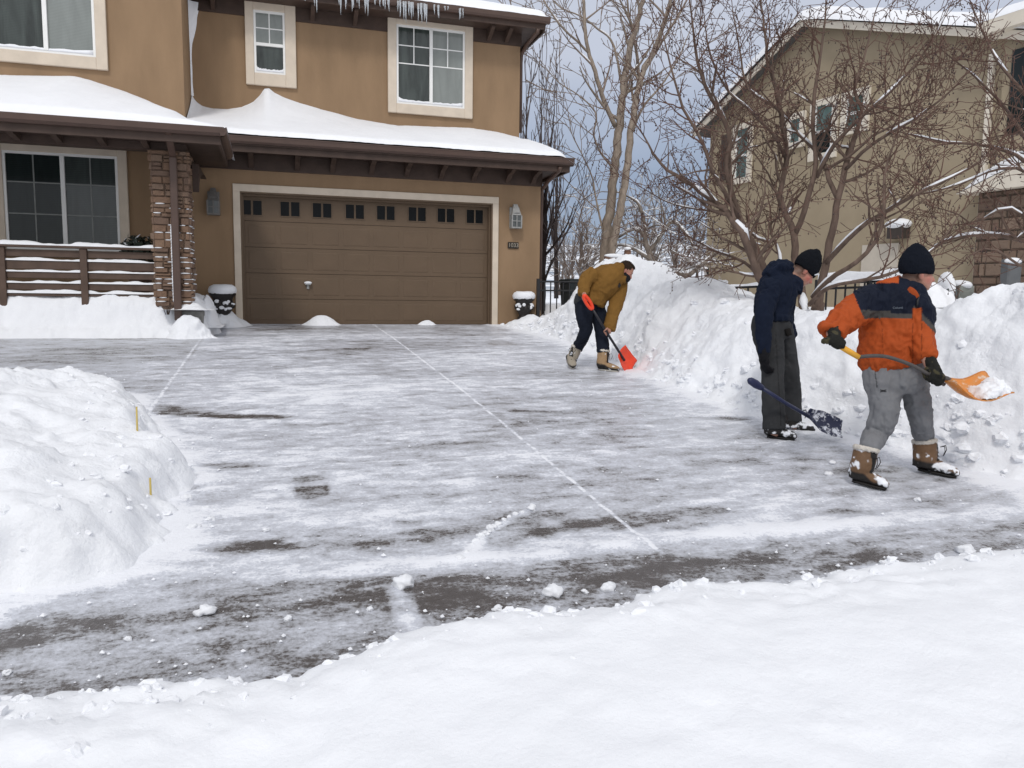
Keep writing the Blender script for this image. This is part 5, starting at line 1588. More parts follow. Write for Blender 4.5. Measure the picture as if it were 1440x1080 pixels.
# ---- snow laden drooping tree and far shrubs between the mound and the tan house
FR = basic('frosted_twig', (.33, .30, .285, 1), .9, .25, 8)
dro = dict(seg=.16, wig=.14, up=-.09, rmin=.010, dens={1: 3.4, 2: 3.2}, bare=.05, ang=(30, 80), ratio=(.45, .8), fruit=0, snow=1, sd=.45, trunk_r=.03)
T = Tree(71, .008); DA = 21
f = lambda *q: [dep(a_[0], a_[1], DA+(a_[2] if len(a_) > 2 else 0)) for a_ in q]
for pts, rad in (([(935, 412), (920, 375), (910, 350), (905, 330), (890, 322), (870, 335)], [.14, .12, .10, .07, .05, .03]), ([(930, 405), (945, 385), (965, 388), (985, 372), (1000, 362)], [.12, .11, .09, .07, .05]), ([(912, 355), (930, 330), (945, 312), (962, 325), (975, 345)], [.07, .06, .05, .035, .02]), ([(908, 340), (905, 310), (897, 285), (880, 275)], [.06, .05, .04, .02]), ([(915, 365), (890, 350), (872, 345), (855, 352)], [.06, .05, .04, .02])):
    C, R = T.limb(f(*pts), rad, dens=1.5); T.clothe(C, R, 2, dro, .22, 1.25, .15, .7)
T.build('drooping_tree', 'snow laden drooping tree with bent pale branches, just left of the tan house', dep(935, 415, DA), bark('grey_bark', (.20, .17, .145, 1)), FR)
for i, (px, py, w, h, dd, lab) in enumerate(((822, 395, 34, 90, 26, 'snow dusted grey shrub left of the cottonwood trunks'), (905, 390, 40, 110, 27, 'tall frosted thicket behind the timber post'), (965, 392, 50, 120, 30, 'frosted bare thicket in front of the far hill'), (795, 400, 30, 80, 30, 'far frosted shrub above the gate fence'))):
    T = Tree(80+i, .009); b = dep(px, py+15, dd)
    pr = dict(seg=.22, wig=.13, up=.02, rmin=.010, dens={1: 3.2, 2: 2.6}, bare=.05, ang=(20, 60), ratio=(.45, .75), fruit=0, snow=1, sd=.25, trunk_r=.03)
    for k in range(7):
        q = b+wH*T.r.uniform(-.5, .5)*w/F*dd; tip = dep(px+T.r.uniform(-.5, .5)*w*1.4, py-h*T.r.uniform(.6, 1), dd)
        C, R = T.limb([q, (q+tip)/2+wH*T.r.uniform(-.2, .2), tip], [.045, .035, .015], dens=1.0); T.clothe(C, R, 1, pr, .25, 1.1, .1, .3)
    T.build('frosted_shrub', lab, b, bark('thicket_bark%d' % i, (.17, .14, .125, 1)), TW2 if i in (0, 2) else FR)
# ================================================================== PEOPLE AND SHOVELS
from mathutils.bvhtree import BVHTree


def remesh(mb, voxel, smooth=4, factor=.5):
    me = mb.mesh('tmp'); bm = bmesh.new(); bm.from_mesh(me); bmesh.ops.recalc_face_normals(bm, faces=bm.faces); bm.to_mesh(me); bm.free()
    o = bpy.data.objects.new('tmp', me); COL.objects.link(o)
    m = o.modifiers.new('r', 'REMESH'); m.mode = 'VOXEL'; m.voxel_size = voxel
    if smooth:
        s = o.modifiers.new('s', 'SMOOTH'); s.iterations = smooth; s.factor = factor
    dg = bpy.context.evaluated_depsgraph_get(); out = bpy.data.meshes.new_from_object(o.evaluated_get(dg))
    bpy.data.objects.remove(o); bpy.data.meshes.remove(me)
    return out


def verts(me):
    v = np.zeros(len(me.vertices)*3, dtype=np.float32); me.vertices.foreach_get('co', v); return v.reshape(-1, 3).astype(float)


def vnormals(me):
    v = np.zeros(len(me.vertices)*3, dtype=np.float32); me.vertices.foreach_get('normal', v); return v.reshape(-1, 3).astype(float)


def folds(me, amp, scale, seed, stretch=(1, 1, 1)):
    """soft cloth folds pushed along the normals"""
    V, N = verts(me), vnormals(me); p = V*np.array(stretch)/scale
    w = fbm(p*.6, 2, seed+5)[:, None]*.8
    r = 1-np.abs(fbm(p+w, 3, seed))*2.2
    r2 = fbm(p*2.7, 2, seed+9)
    V += N*(amp*(np.clip(r, -1, 1)-.35)+amp*.35*r2)[:, None]
    me.vertices.foreach_set('co', V.astype(np.float32).ravel()); me.update()
    return V


def vproj(V):
    t = V @ cf; return 720+F*(V @ cr)/t, 540-F*(V @ cu)/t


def paint(me, C):
    a = me.attributes.new('col', 'FLOAT_COLOR', 'POINT'); C = np.asarray(C, float)
    if C.shape[1] == 3: C = np.hstack([C, np.ones((len(C), 1))])
    a.data.foreach_set('color', C.astype(np.float32).ravel())


def cloth_mat(name, rough=.85, weave=700, bump=.25, spec=.15, sheen=.0, var=.10):
    M = NT(name); c = M.coords(); a_ = M.attr('col'); n = M.noise(c, 30, 4, .6)
    k = M.n('ShaderNodeVectorMath', operation='SCALE'); M.l(a_.outputs['Color'], k.inputs[0]); M.l(M.math('ADD', M.math('MULTIPLY', n, 2*var), 1-var), k.inputs['Scale'])
    M.l(k.outputs[0], M.b.inputs['Base Color']); M.b.inputs['Roughness'].default_value = rough; M.b.inputs['Specular IOR Level'].default_value = spec
    M.bump(M.math('ADD', M.noise(c, weave, 2), M.math('MULTIPLY', M.noise(c, 45, 4, .6), 1.3)), bump, .006); return M.m


CLOTH = cloth_mat('cloth'); NYLON = cloth_mat('nylon_shell', .72, 500, .22, .15); KNIT = cloth_mat('knit', .95, 420, .55, .1); LEATHER = cloth_mat('boot_leather', .6, 300, .35, .3, var=.2)
SKIN = cloth_mat('skin', .5, 300, .12, .35, var=.06)
KL = lambda *c: np.array(lin(*c)[:3])
SNOWC = np.array((.82, .84, .88))


def P3(q, d0):
    return dep(q[0], q[1], d0+(q[2] if len(q) > 2 else 0))


def chain(mb, pts, d0, ratio=.8, n=14, up=None, ext=0):
    """limb or trunk from (px, py, depth offset, width in px[, depth/width ratio]) rings; widths run across the picture"""
    C = [P3(q, d0) for q in pts]; m = len(C)
    D_ = np.array([[*C[i], pts[i][3]*.5*(d0+pts[i][2])/F, (pts[i][4] if len(pts[i]) > 4 else ratio)] for i in range(m)])
    k = max(8, int(np.linalg.norm(np.diff(D_[:, :3], axis=0), axis=1).sum()/.03))
    # resample all five columns along a Catmull-Rom curve
    E = np.vstack([2*D_[0]-D_[1], D_, 2*D_[-1]-D_[-2]]); o = []
    for i in range(m-1):
        p0, p1, p2, p3 = E[i:i+4]
        for t in np.linspace(0, 1, 10, endpoint=False): o.append(.5*((2*p1)+(-p0+p2)*t+(2*p0-5*p1+4*p2-p3)*t*t+(-p0+3*p1-3*p2+p3)*t**3))
    o.append(D_[-1]); o = np.array(o); d = np.r_[0, np.cumsum(np.linalg.norm(np.diff(o[:, :3], axis=0), axis=1))]; u = np.linspace(0, d[-1], k)
    o = np.stack([np.interp(u, d, o[:, j]) for j in range(5)], -1)
    b = []
    V = []
    for i in range(k):
        t = o[min(i+1, k-1), :3]-o[max(i-1, 0), :3]; t /= np.linalg.norm(t)+1e-9
        look = o[i, :3]/np.linalg.norm(o[i, :3]); a_ = np.cross(t, look); nn_ = np.linalg.norm(a_)
        if nn_ < .15: a_ = cr
        a_ = a_/np.linalg.norm(a_); c_ = np.cross(a_, t)
        for j in range(n):
            q = 2*pi*j/n; V.append(o[i, :3]+a_*cos(q)*o[i, 3]+c_*sin(q)*o[i, 3]*o[i, 4])
    Fc = [(i*n+j, i*n+(j+1) % n, (i+1)*n+(j+1) % n, (i+1)*n+j) for i in range(k-1) for j in range(n)]+[tuple(range(n))[::-1], tuple(range((k-1)*n, k*n))]
    mb.add(V, Fc)
    # rounded ends keep the union closed and soft
    return o


def frame(f, u):
    f = np.array(f, float); f /= np.linalg.norm(f); u = np.array(u, float); u = u-f*(u @ f); u /= np.linalg.norm(u); l = np.cross(u, f)
    return f, u, l


def head_solids(mb, c, f, u, s=1.0):
    f, u, l = frame(f, u); R = np.stack([f, l, u], 1)
    L = lambda a_, b_, d_: np.array(c)+s*(f*a_+l*b_+u*d_)
    e = lambda p, r: mb.ell(L(*p), tuple(s*x for x in r), 16, 12, R)
    e((-.012, 0, .035), (.098, .077, .088)); e((.030, 0, -.035), (.064, .060, .082)); e((.050, 0, -.078), (.040, .042, .036)); e((.066, 0, -.094), (.022, .024, .018))
    e((.045, .034, -.028), (.030, .026, .03)); e((.045, -.034, -.028), (.030, .026, .03)); e((.072, 0, .022), (.024, .052, .016))
    mb.tube([L(.084, 0, .004), L(.098, 0, -.018), L(.108, 0, -.036), L(.090, 0, -.044)], [s*.009, s*.011, s*.015, s*.012], 8)
    e((.086, 0, -.061), (.012, .022, .006)); e((.083, 0, -.071), (.013, .020, .007))
    for q in (-1, 1):
        e((-.005, q*.078, -.012), (.020, .009, .032)); e((.074, q*.030, .001), (.014, .015, .010))
    return L, (f, u, l)


def head_colors(V, L, fr, s, skin, flush):
    f, u, l = fr; c = L(0, 0, 0); q = (V-c)/s; a_, b_, d_ = q @ f, q @ l, q @ u
    C = np.tile(skin, (len(V), 1))
    w = np.exp(-(((a_-.06)/.04)**2+((np.abs(b_)-.045)/.025)**2+((d_+.035)/.03)**2))+.8*np.exp(-(((a_-.105)/.02)**2+(b_/.02)**2+((d_+.036)/.02)**2))+.7*np.exp(-(((np.abs(b_)-.085)/.02)**2+((d_+.01)/.035)**2+((a_)/.03)**2))
    C = C*(1-w[:, None])+flush*w[:, None]
    wh = (sstep(.012, -.03, a_)*sstep(-.085, -.055, d_)*.72)[:, None]; C = C*(1-wh)+np.array((.035, .024, .018))*wh
    def put(p, r, col, k=1.0):
        nonlocal C
        for sg in (-1, 1):
            w_ = np.exp(-((((a_-p[0])/r[0])**2+((b_-sg*p[1])/r[1])**2+((d_-p[2])/r[2])**2))**2)*k; C = C*(1-w_[:, None])+np.array(col)*w_[:, None]
    put((.086, .031, -.001), (.02, .013, .0055), (.03, .022, .018)); put((.088, .033, .022), (.03, .024, .006), (.07, .045, .03), .8); put((.09, .0, -.066), (.03, .024, .010), skin*np.array((.75, .45, .42)), .7)
    return C


def grip_hand(mb, c, axis, palm, rs, side=1, s=1.0, r=.0105, fur=1.0, cover=4.1):
    """a hand closed on a rod: c on the rod, axis along it, palm = from rod to palm; four fingers wrap round, the thumb comes the other way"""
    a_ = np.array(axis, float); a_ /= np.linalg.norm(a_); p = np.array(palm, float); p -= a_*(p @ a_); p /= np.linalg.norm(p); q = np.cross(a_, p)*side
    c = np.array(c, float); w = .021*s
    R = np.stack([a_, q, p], 1)
    mb.ell(c+p*(rs+.014*s), (.047*s, .036*s, .020*s), 12, 8, R)
    for i, (o, ln) in enumerate(((-1.5, .92), (-.5, 1.04), (.5, 1.0), (1.5, .82))):
        P = []; rad = []
        for j in range(9):
            th = pi/2+.55-(cover*ln)*j/8; rr_ = rs+r*s*.95+.004*(j < 2)
            P.append(c+a_*(o*w)+q*cos(th)*rr_*(-1)+p*sin(th)*rr_); rad.append(r*s*(1.08-.035*j+(.08 if j in (3, 6) else 0)))
        mb.tube(P, rad, 8); mb.ell(P[-1], rad[-1]*1.0, 8, 6)
    P = [c+a_*(-1.6*w)+p*(rs+.012*s)+q*.012, c+a_*(-2.5*w)+p*(rs+.004)+q*(rs+.010*s), c+a_*(-2.6*w)-p*.2*rs+q*(rs+.012*s), c+a_*(-2.1*w)-p*(rs+.006*s)+q*(rs*.5)]
    mb.tube(P, [r*1.3*s, r*1.25*s, r*1.1*s, r*.95*s], 8); mb.ell(P[-1], r*s, 8, 6)


def open_hand(mb, w, d, palm, s=1.0, r=.0105, side=1):
    """relaxed hanging hand: w wrist, d direction of the fingers, palm = palm normal"""
    d = np.array(d, float); d /= np.linalg.norm(d); n = np.array(palm, float); n -= d*(n @ d); n /= np.linalg.norm(n); x = np.cross(d, n)*side; w = np.array(w, float)
    R = np.stack([d, x, n], 1); mb.ell(w+d*.05*s, (.056*s, .042*s, .019*s), 12, 8, R)
    for i, (o, ln) in enumerate(((-1.45, .070), (-.48, .080), (.48, .075), (1.45, .058))):
        b = w+d*.088*s+x*o*.019*s; P = [b]; dd = d.copy()
        for j in range(5):
            ang = .26+.07*i; dd = dd*cos(ang)+n*sin(ang); dd /= np.linalg.norm(dd); P.append(P[-1]+dd*ln*s/4.2)
        mb.tube(P, [r*s*(1.08-.05*j) for j in range(6)], 8); mb.ell(P[-1], r*s*.83, 8, 6)
    b = w+d*.028*s-x*.032*s; P = [b, b+(d*.6-x*.55+n*.4)*.035*s, b+(d*1.0-x*.55+n*.7)*.055*s, b+(d*1.25-x*.35+n*.9)*.068*s]
    mb.tube(P, [r*1.4*s, r*1.25*s, r*1.05*s, r*.9*s], 8); mb.ell(P[-1], r*.9*s, 8, 6)


def finish(name, me, mat, parent, C, label=None):
    paint(me, C); o = link(name, me, mat, parent, smooth=True)
    if label: o['label'] = label
    return o


def surf(objs):
    """ray from the photograph's eye onto garments -> point, normal (to seat prints and seams on the cloth)"""
    T = []
    for o in objs:
        V = verts(o.data)+wloc(o); T.append(BVHTree.FromPolygons([tuple(v) for v in V], [tuple(p.vertices) for p in o.data.polygons]))
    def f(px, py):
        d = ray(px, py); d = d/np.linalg.norm(d); best = None
        for t in T:
            h = t.ray_cast(Vector((0, 0, 0)), Vector(d))
            if h[0] is not None and (best is None or h[3] < best[2]): best = (np.array(h[0]), np.array(h[1]), h[3])
        return best
    return f


def boot(parent, name, shaft, foot, d0, df, colors, snow_amt, seed, fur=True, heel_r=17, toe_r=14):
    """shaft: rings (px,py,dd,w); foot: (heel px,py),(toe px,py) on the sole; colours: shaft, foot, sole"""
    mb = MB(); chain(mb, shaft, d0, .95)
    h, t = np.array(foot[0]), np.array(foot[1])
    H = dep(h[0], h[1], df[0]); Tt = dep(t[0], t[1], df[1]); ax = Tt-H; L = np.linalg.norm(ax); ax /= L; up = np.array((0, 0, 1.)); up = up-ax*(up @ ax); up /= np.linalg.norm(up); sd = np.cross(ax, up)
    k = L/.30
    prof = [(-.02, .030, .055, .050), (.0, .038, .075, .062), (.05, .046, .10, .075), (.10, .048, .105, .075), (.16, .052, .092, .064), (.21, .054, .080, .052), (.26, .048, .066, .040), (.295, .028, .044, .026)]
    V = []; n = 14
    for (x, w, hh, _) in prof:
        for j in range(n):
            q = 2*pi*j/n; y = cos(q)*w; z = .012+hh*.5+sin(q)*hh*.5
            V.append(H+ax*(x+.01)*k+sd*y*k**.5+up*z*k**.5)
    m = len(prof); mb.add(V, [(i*n+j, i*n+(j+1) % n, (i+1)*n+(j+1) % n, (i+1)*n+j) for i in range(m-1) for j in range(n)]+[tuple(range(n))[::-1], tuple(range((m-1)*n, m*n))])
    me = remesh(mb, .008, 3); V = folds(me, .004, .06, seed); N = vnormals(me)
    rel = V-H; x_ = rel @ ax/k; z_ = rel @ up/k**.5
    nn = fbm(V*14, 3, seed); n2 = fbm(V*40, 2, seed+3)
    toeish = sstep(.02, .0, z_-(.085-.05*sstep(.08, .2, x_))-.012*nn)
    C = colors[0]*(1-toeish[:, None])+colors[1]*toeish[:, None]
    lace = (np.abs((V-(H+ax*.13*k)) @ sd) < .025)*(N @ ax > .35)*(z_ > .09); C = np.where(lace[:, None], colors[1]*.8, C)
    sn = sstep(.12, .34, nn+.55*n2+snow_amt*(N[:, 2]*.75+.28)-.30+snow_amt*.35*sstep(.12, .02, z_)); C = C*(1-sn[:, None])+SNOWC*sn[:, None]
    o = finish(name, me, LEATHER, parent, C)
    so_ = MB(); Vs = []
    for zz, gr in ((-.003, .76), (.009, .80), (.014, .76)):
        for (x, w, hh, _) in prof: Vs.append(H+ax*(x*.92+.018)*k+sd*w*gr*k**.5+up*zz)
        for (x, w, hh, _) in prof[::-1]: Vs.append(H+ax*(x*.92+.018)*k-sd*w*gr*k**.5+up*zz)
    n = 2*m; so_.add(Vs, [(r_*n+j, r_*n+(j+1) % n, (r_+1)*n+(j+1) % n, (r_+1)*n+j) for r_ in range(2) for j in range(n)]+[tuple(range(n))[::-1], tuple(range(2*n, 3*n))])
    ms = so_.mesh('s'); b_ = bmesh.new(); b_.from_mesh(ms); bmesh.ops.recalc_face_normals(b_, faces=b_.faces); b_.to_mesh(ms); b_.free()
    finish('sole', ms, LEATHER, o, np.tile(colors[2], (len(ms.vertices), 1)))
    if fur:
        q = list(shaft[0]); fm = MB(); C0 = P3(q, d0); ax2 = P3(shaft[1], d0)-C0; ax2 /= np.linalg.norm(ax2); r_ = q[3]*.5*d0/F
        fm.tube([C0-ax2*.014, C0-ax2*.006, C0+ax2*.008, C0+ax2*.018], [r_*.98, r_*1.08, r_*1.08, r_*1.0], 18)
        mf = remesh(fm, .007, 1); folds(mf, .008, .018, seed+8); finish('fur_cuff', mf, KNIT, o, np.tile(np.array((.62, .58, .52)), (len(mf.vertices), 1)))
    lm = MB(); rr = random.Random(seed)
    for i in range(5):
        p = H+ax*(.125-.008*i)*k+up*(.085+.028*i)*k**.5+ax*.012
        lm.tube([p-sd*.026, p+ax*.012, p+sd*.026], .0032, 5)
    p = H+ax*.10*k+up*.215*k**.5+ax*.03
    for sg in (-1, 1): lm.tube([p, p+sd*sg*.03+ax*.03+up*.015, p+sd*sg*.045+ax*.04-up*.02, p+sd*sg*.02+ax*.03-up*.06], .003, 5)
    ml = lm.mesh('l'); finish('laces', ml, CLOTH, o, np.tile(np.array((.035, .03, .028)), (len(ml.vertices), 1)))
    return o


def beanie(parent, L, fr, s, tilt, col, patch, H=.15, point=.02, rim=.012, seed=1):
    f, u, l = fr
    mb = MB(); n = 30; V = []
    prof = [(.0, 1.03), (.018, 1.09), (.045, 1.12), (.08, 1.05), (.11, .86), (.135, .58), (.150, .28), (.156, .02)]
    for z, k in prof:
        for j in range(n):
            q = 2*pi*j/n; zz = z*H/.15+(tilt*cos(q) if z < .03 else tilt*cos(q)*max(0, 1-z/.09))+(point*(z/.156)**3)
            V.append(L(-.012-.02*z/.156+.106*k*cos(q), .086*k*sin(q), rim+zz))
    m = len(prof); mb.add(V, [(i*n+j, i*n+(j+1) % n, (i+1)*n+(j+1) % n, (i+1)*n+j) for i in range(m-1) for j in range(n)]+[tuple(range(n))[::-1], tuple(range((m-1)*n, m*n))])
    me = remesh(mb, .007, 3); V = folds(me, .0045, .06, seed)
    N = vnormals(me); ang = np.arctan2((V-L(0, 0, 0)) @ l, (V-L(0, 0, 0)) @ f); V += N*(.0018*np.sin(ang*42))[:, None]
    me.vertices.foreach_set('co', V.astype(np.float32).ravel()); me.update()
    C = np.tile(np.array(col), (len(V), 1))
    return finish('beanie', me, KNIT, parent, C)


def body(parent, chains, d0, headspec, skin, flush, hands=None, shrink=.72):
    """the whole figure under its clothes as ONE surface, with the head (and any bare hands)"""
    mb = MB()
    for c in chains: chain(mb, [(q[0], q[1], q[2], q[3]*shrink, *(q[4:])) for q in c], d0)
    c, f, u, s = headspec; L, fr = head_solids(mb, c, f, u, s)
    if hands: hands(mb)
    me = remesh(mb, .0062, 3); V = verts(me); C = head_colors(V, L, fr, s, skin, flush)
    finish('body', me, SKIN, parent, C); return L, fr


def hair(parent, L, fr, s, col, seed):
    f, u, l = fr; mb = MB(); R = np.stack([f, l, u], 1)
    mb.ell(L(-.016, 0, .045), (.104*s, .083*s, .090*s), 20, 14, R); mb.ell(L(.022, 0, .088), (.058*s, .064*s, .036*s), 16, 10, R); mb.ell(L(-.062, 0, -.01), (.052*s, .070*s, .062*s), 16, 10, R)
    me = remesh(mb, .0062, 2); V = verts(me); c = L(0, 0, 0); q = (V-c)/s; a_, b_, d_ = q @ f, q @ l, q @ u
    V2 = folds(me, .007, .03, seed, (1, 1, 2.0)); nz_ = fbm(V2*60, 2, seed)
    C = np.array(col)[None, :]*(1+.35*nz_[:, None])
    # keep the hair behind the hair line
    bm = bmesh.new(); bm.from_mesh(me); idx = bm.verts.layers.int.new('i'); bm.verts.ensure_lookup_table(); bm.verts.index_update()
    kill = [v for v in bm.verts if (a_[v.index] > .050 and d_[v.index] < .074) or (a_[v.index] > -.0 and d_[v.index] < .012) or (a_[v.index] > .02 and d_[v.index] < .03) or d_[v.index] < -.062]
    for v in bm.verts: v[idx] = v.index
    bmesh.ops.delete(bm, geom=kill, context='VERTS'); bm.verts.ensure_lookup_table(); keep = [v[idx] for v in bm.verts]; bm.to_mesh(me); bm.free()
    return finish('hair', me, KNIT, parent, C[keep])


def garment(name, parent, chains, d0, voxel, amp, scale, seed, colf, mat=CLOTH, smooth=5, extra=None, stretch=(1, 1, 1), ratio=.8):
    mb = MB()
    for c in chains: chain(mb, c, d0, ratio)
    if extra: extra(mb)
    me = remesh(mb, voxel, smooth); V = folds(me, amp, scale, seed, stretch); px, py = vproj(V)
    C = colf(V, px, py) if callable(colf) else np.tile(np.array(colf), (len(V), 1))
    return finish(name, me, mat, parent, C)


def sel(C, mask, col, soft=None):
    m = np.asarray(mask, float)[:, None]; return C*(1-m)+np.array(col)*m


def scoop(name, parent, A, B, up, w0, w1, length, depth, mat, curve=.10, back=.10, nx=14, ny=12, thick=.006, label=None, point=0.0, sag=0.0):
    """shovel blade: starts at A, runs to B; up = the side that holds the snow; w0 w1 widths at the socket and at the lip"""
    A, B = np.array(A, float), np.array(B, float); ax = B-A; Ln = np.linalg.norm(ax); ax /= Ln; up = np.array(up, float); up -= ax*(up @ ax); up /= np.linalg.norm(up); sd = np.cross(ax, up)
    P = []
    for i in range(nx+1):
        t = i/nx; w = (w0+(w1-w0)*sstep(0, .45, t))*(1-point*sstep(.7, 1, t)); row = []
        for j in range(ny+1):
            s_ = -1+2*j/ny; lift = depth*(abs(s_)**2.6)*(1-.55*t)+back*(1-sstep(0, .38, t))+curve*sstep(.6, 1, t)*.35
            rib = .006*(1+math.cos(s_*pi*5))*.5*sstep(.1, .3, t)
            row.append(A+ax*(Ln*t)+sd*(s_*w/2)+up*(lift+rib-back)-np.array((0, 0, sag*sin(pi*min(1, t*1.05)))))
        P.append(row)
    P = np.array(P); N = grid_normals(P); N *= np.sign((N @ up).mean())
    top, bot = P+N*thick*.5, P-N*thick*.5; n1, n2 = nx+1, ny+1
    V = np.vstack([top.reshape(-1, 3), bot.reshape(-1, 3)]); o = n1*n2; I = lambda i, j: i*n2+j
    Fc = [(I(i, j), I(i+1, j), I(i+1, j+1), I(i, j+1)) for i in range(nx) for j in range(ny)]; Fc += [(o+a_, o+d_, o+c_, o+b_) for a_, b_, c_, d_ in list(Fc)]
    bd = [I(0, j) for j in range(n2)]+[I(i, ny) for i in range(1, n1)]+[I(nx, j) for j in range(ny-1, -1, -1)]+[I(i, 0) for i in range(nx-1, 0, -1)]
    Fc += [(bd[k], bd[(k+1) % len(bd)], o+bd[(k+1) % len(bd)], o+bd[k]) for k in range(len(bd))]
    mb = MB(); mb.add(V, Fc); return mb.build(name, mat, parent, smooth=True), P, up, sd, ax


def snow_load(label, P, up, t0, t1, s0, s1, h, seed, name='snow_load'):
    nx, ny = P.shape[0]-1, P.shape[1]-1; n = 46; V = np.zeros((n, n, 3))
    for a_ in range(n):
        for b_ in range(n):
            u_, v_ = t0+(t1-t0)*a_/(n-1), s0+(s1-s0)*b_/(n-1); x, y = u_*nx, v_*ny; i, j = min(int(x), nx-1), min(int(y), ny-1); fx, fy = x-i, y-j
            p = P[i, j]*(1-fx)*(1-fy)+P[i+1, j]*fx*(1-fy)+P[i, j+1]*(1-fx)*fy+P[i+1, j+1]*fx*fy
            e = max(0, (1-abs(2*a_/(n-1)-1)**2.2))*max(0, (1-abs(2*b_/(n-1)-1)**2.2)); V[a_, b_] = p+np.array(up)*(h*e**.6+.004)
    q = V.reshape(-1, 3); V = (q+.28*h*np.stack([fbm(q*16, 4, seed+k) for k in range(3)], -1)*np.clip((q-P.reshape(-1, 3).mean(0)) @ np.array(up)*0+1, 0, 1)[:, None]).reshape(V.shape)
    V = displace(V, .012, .08, .02, .05, .003, seed)
    return tag(link(name, grid_mesh(name, V), SNOW, smooth=True, origin=V[n//2, n//2]), label, 'snow')


# ------------------------------------------------------------------ the man in orange, nearest
gl, gr_ = G(1218, 684), G(1316, 667)
dl, drr = float(gl @ cf), float(gr_ @ cf); d0 = .5*(dl+drr)+.02; px_m = d0/F
NAVY = np.array((.006, .009, .020)); GREYB = np.array((.060, .056, .052)); ORANGE = np.array((.36, .066, .014))
per = thing('person', (*(.5*(gl+gr_))[:2], float(zg(gl[1]))), 'young man in orange and navy jacket and grey sweatpants, lifting a shovel of snow', 'person', None)
TOR = [(1276, 401, 0, 40, .9), (1272, 407, 0, 58, .8), (1268, 414, 0, 78, .72), (1264, 426, 0, 91, .66), (1262, 442, 0, 94, .66), (1261, 462, 0, 95, .66), (1260, 484, 0, 98, .66), (1260, 498, 0, 98, .66), (1261, 510, 0, 93, .66), (1263, 516, 0, 82, .68)]
RA = [(1234, 421, .0, 46), (1218, 428, -.02, 47), (1200, 439, -.06, 44), (1186, 450, -.14, 40), (1175, 461, -.20, 34), (1172, 467, -.23, 29)]
LA = [(1287, 420, -.02, 36), (1290, 437, -.06, 35), (1292, 458, -.12, 31), (1294, 478, -.18, 29), (1299, 492, -.24, 27), (1303, 502, -.26, 23)]
RL = [(1247, 512, 0, 58, .62), (1243, 530, 0, 54, .72), (1244, 555, -.03, 46, .95), (1244, 578, -.07, 37, 1), (1239, 596, -.06, 35, 1), (1231, 612, -.02, 32, 1), (1223, 626, dl-d0+.0, 26, 1), (1219, 634, dl-d0, 23, 1)]
LL = [(1277, 512, .02, 54, .62), (1281, 532, .02, 46, .75), (1288, 556, .0, 38, .95), (1293, 578, .01, 32, 1), (1296, 597, .05, 28, 1), (1298, 613, drr-d0, 26, 1), (1299, 623, drr-d0, 24, 1)]
hc = P3((1291, 386, -.02), d0); hf = cr*.97-cf*.14-np.array((0, 0, .07)); hu = np.array((0, 0, 1.))-cr*.05
skin = np.array((.40, .215, .155)); flush = np.array((.43, .15, .115))
SH = [(1181, 486.5, -.345), (1207, 502, -.33), (1224, 500.5, -.325), (1243, 501, -.32), (1262, 506, -.33), (1283, 514, -.34), (1305, 526, -.33), (1328, 541, -.30)]
SHP = [P3(q, d0) for q in SH]
hand_R = P3((1174, 481.5, -.345), d0); axR = SHP[1]-SHP[0]; hand_L = P3((1314, 531.5, -.32), d0); axL = SHP[7]-SHP[5]
Lf, fr = body(per, [[(q[0], q[1], q[2], q[3]*.9, *q[4:]) for q in TOR], [(1273, 412, 0, 44), (1277, 400, 0, 38), (1286, 391, -.02, 38)], RA+[(1174, 481, -.34, 18)], LA+[(1314, 531, -.30, 16)], RL+[(1216, 660, dl-d0, 24)], LL+[(1300, 650, drr-d0, 24)]], d0, (hc, hf, hu, 1.02), skin, flush)
beanie(per, Lf, fr, 1.22, .004, (.008, .010, .016), None, H=.165, point=.045, rim=.004, seed=3)


def jc3(V, px, py):
    C = np.tile(ORANGE, (len(V), 1)); nn = 1.0*fbm(V*5, 2, 4)
    up_ = py+nn < 436+(px-1215)*.03
    arm = px < 1203+(py-419)*.42
    mid = (py+nn < 448)&(px < 1284)
    C = sel(C, mid&~arm, GREYB); C = sel(C, up_&~arm, NAVY)
    C = sel(C, (px > 1252)&(px < 1284)&(py < 441)&~arm, NAVY*.9)
    rt = px >= 1284
    C = sel(C, rt&(py < 440+(px-1296)*1.0), NAVY); C = sel(C, rt&(py >= 440+(px-1296)*1.0)&(py < 449+(px-1296)*1.0), GREYB)
    C = sel(C, (px > 1283.5)&(px < 1296)&(py > 433), ORANGE*1.02)
    C = sel(C, ((np.abs(px-1283.5) < .5)|(np.abs(px-1296) < .5))&(py > 433), ORANGE*.45)
    C = sel(C, (np.abs(px-1240-(py-455)*.05) < .4)&(py > 452)&(py < 500), ORANGE*.6)
    # the collar: navy outside, orange lining and hood flap
    C = sel(C, (py < 398)&(px < 1264), ORANGE*1.1); C = sel(C, (py < 410)&(px >= 1264)&(px < 1290), NAVY)
    return C


def hem(mb):
    chain(mb, [(1260, 503, 0, 99, .67), (1261, 509, 0, 97, .67), (1262, 513, 0, 88, .68)], d0)
    chain(mb, [(1172, 462, -.20, 40), (1169, 470, -.24, 34)], d0); chain(mb, [(1301, 495, -.23, 30), (1303, 505, -.26, 27)], d0)
    chain(mb, [(1274, 411, .0, 58, .9), (1276, 405, -.01, 48, 1.0), (1277, 401, -.01, 43, 1.0)], d0)
    chain(mb, [(1290, 431, -.165, 12, .5), (1291, 460, -.185, 13, .4), (1290, 490, -.185, 13, .4), (1289, 506, -.17, 12, .5)], d0)


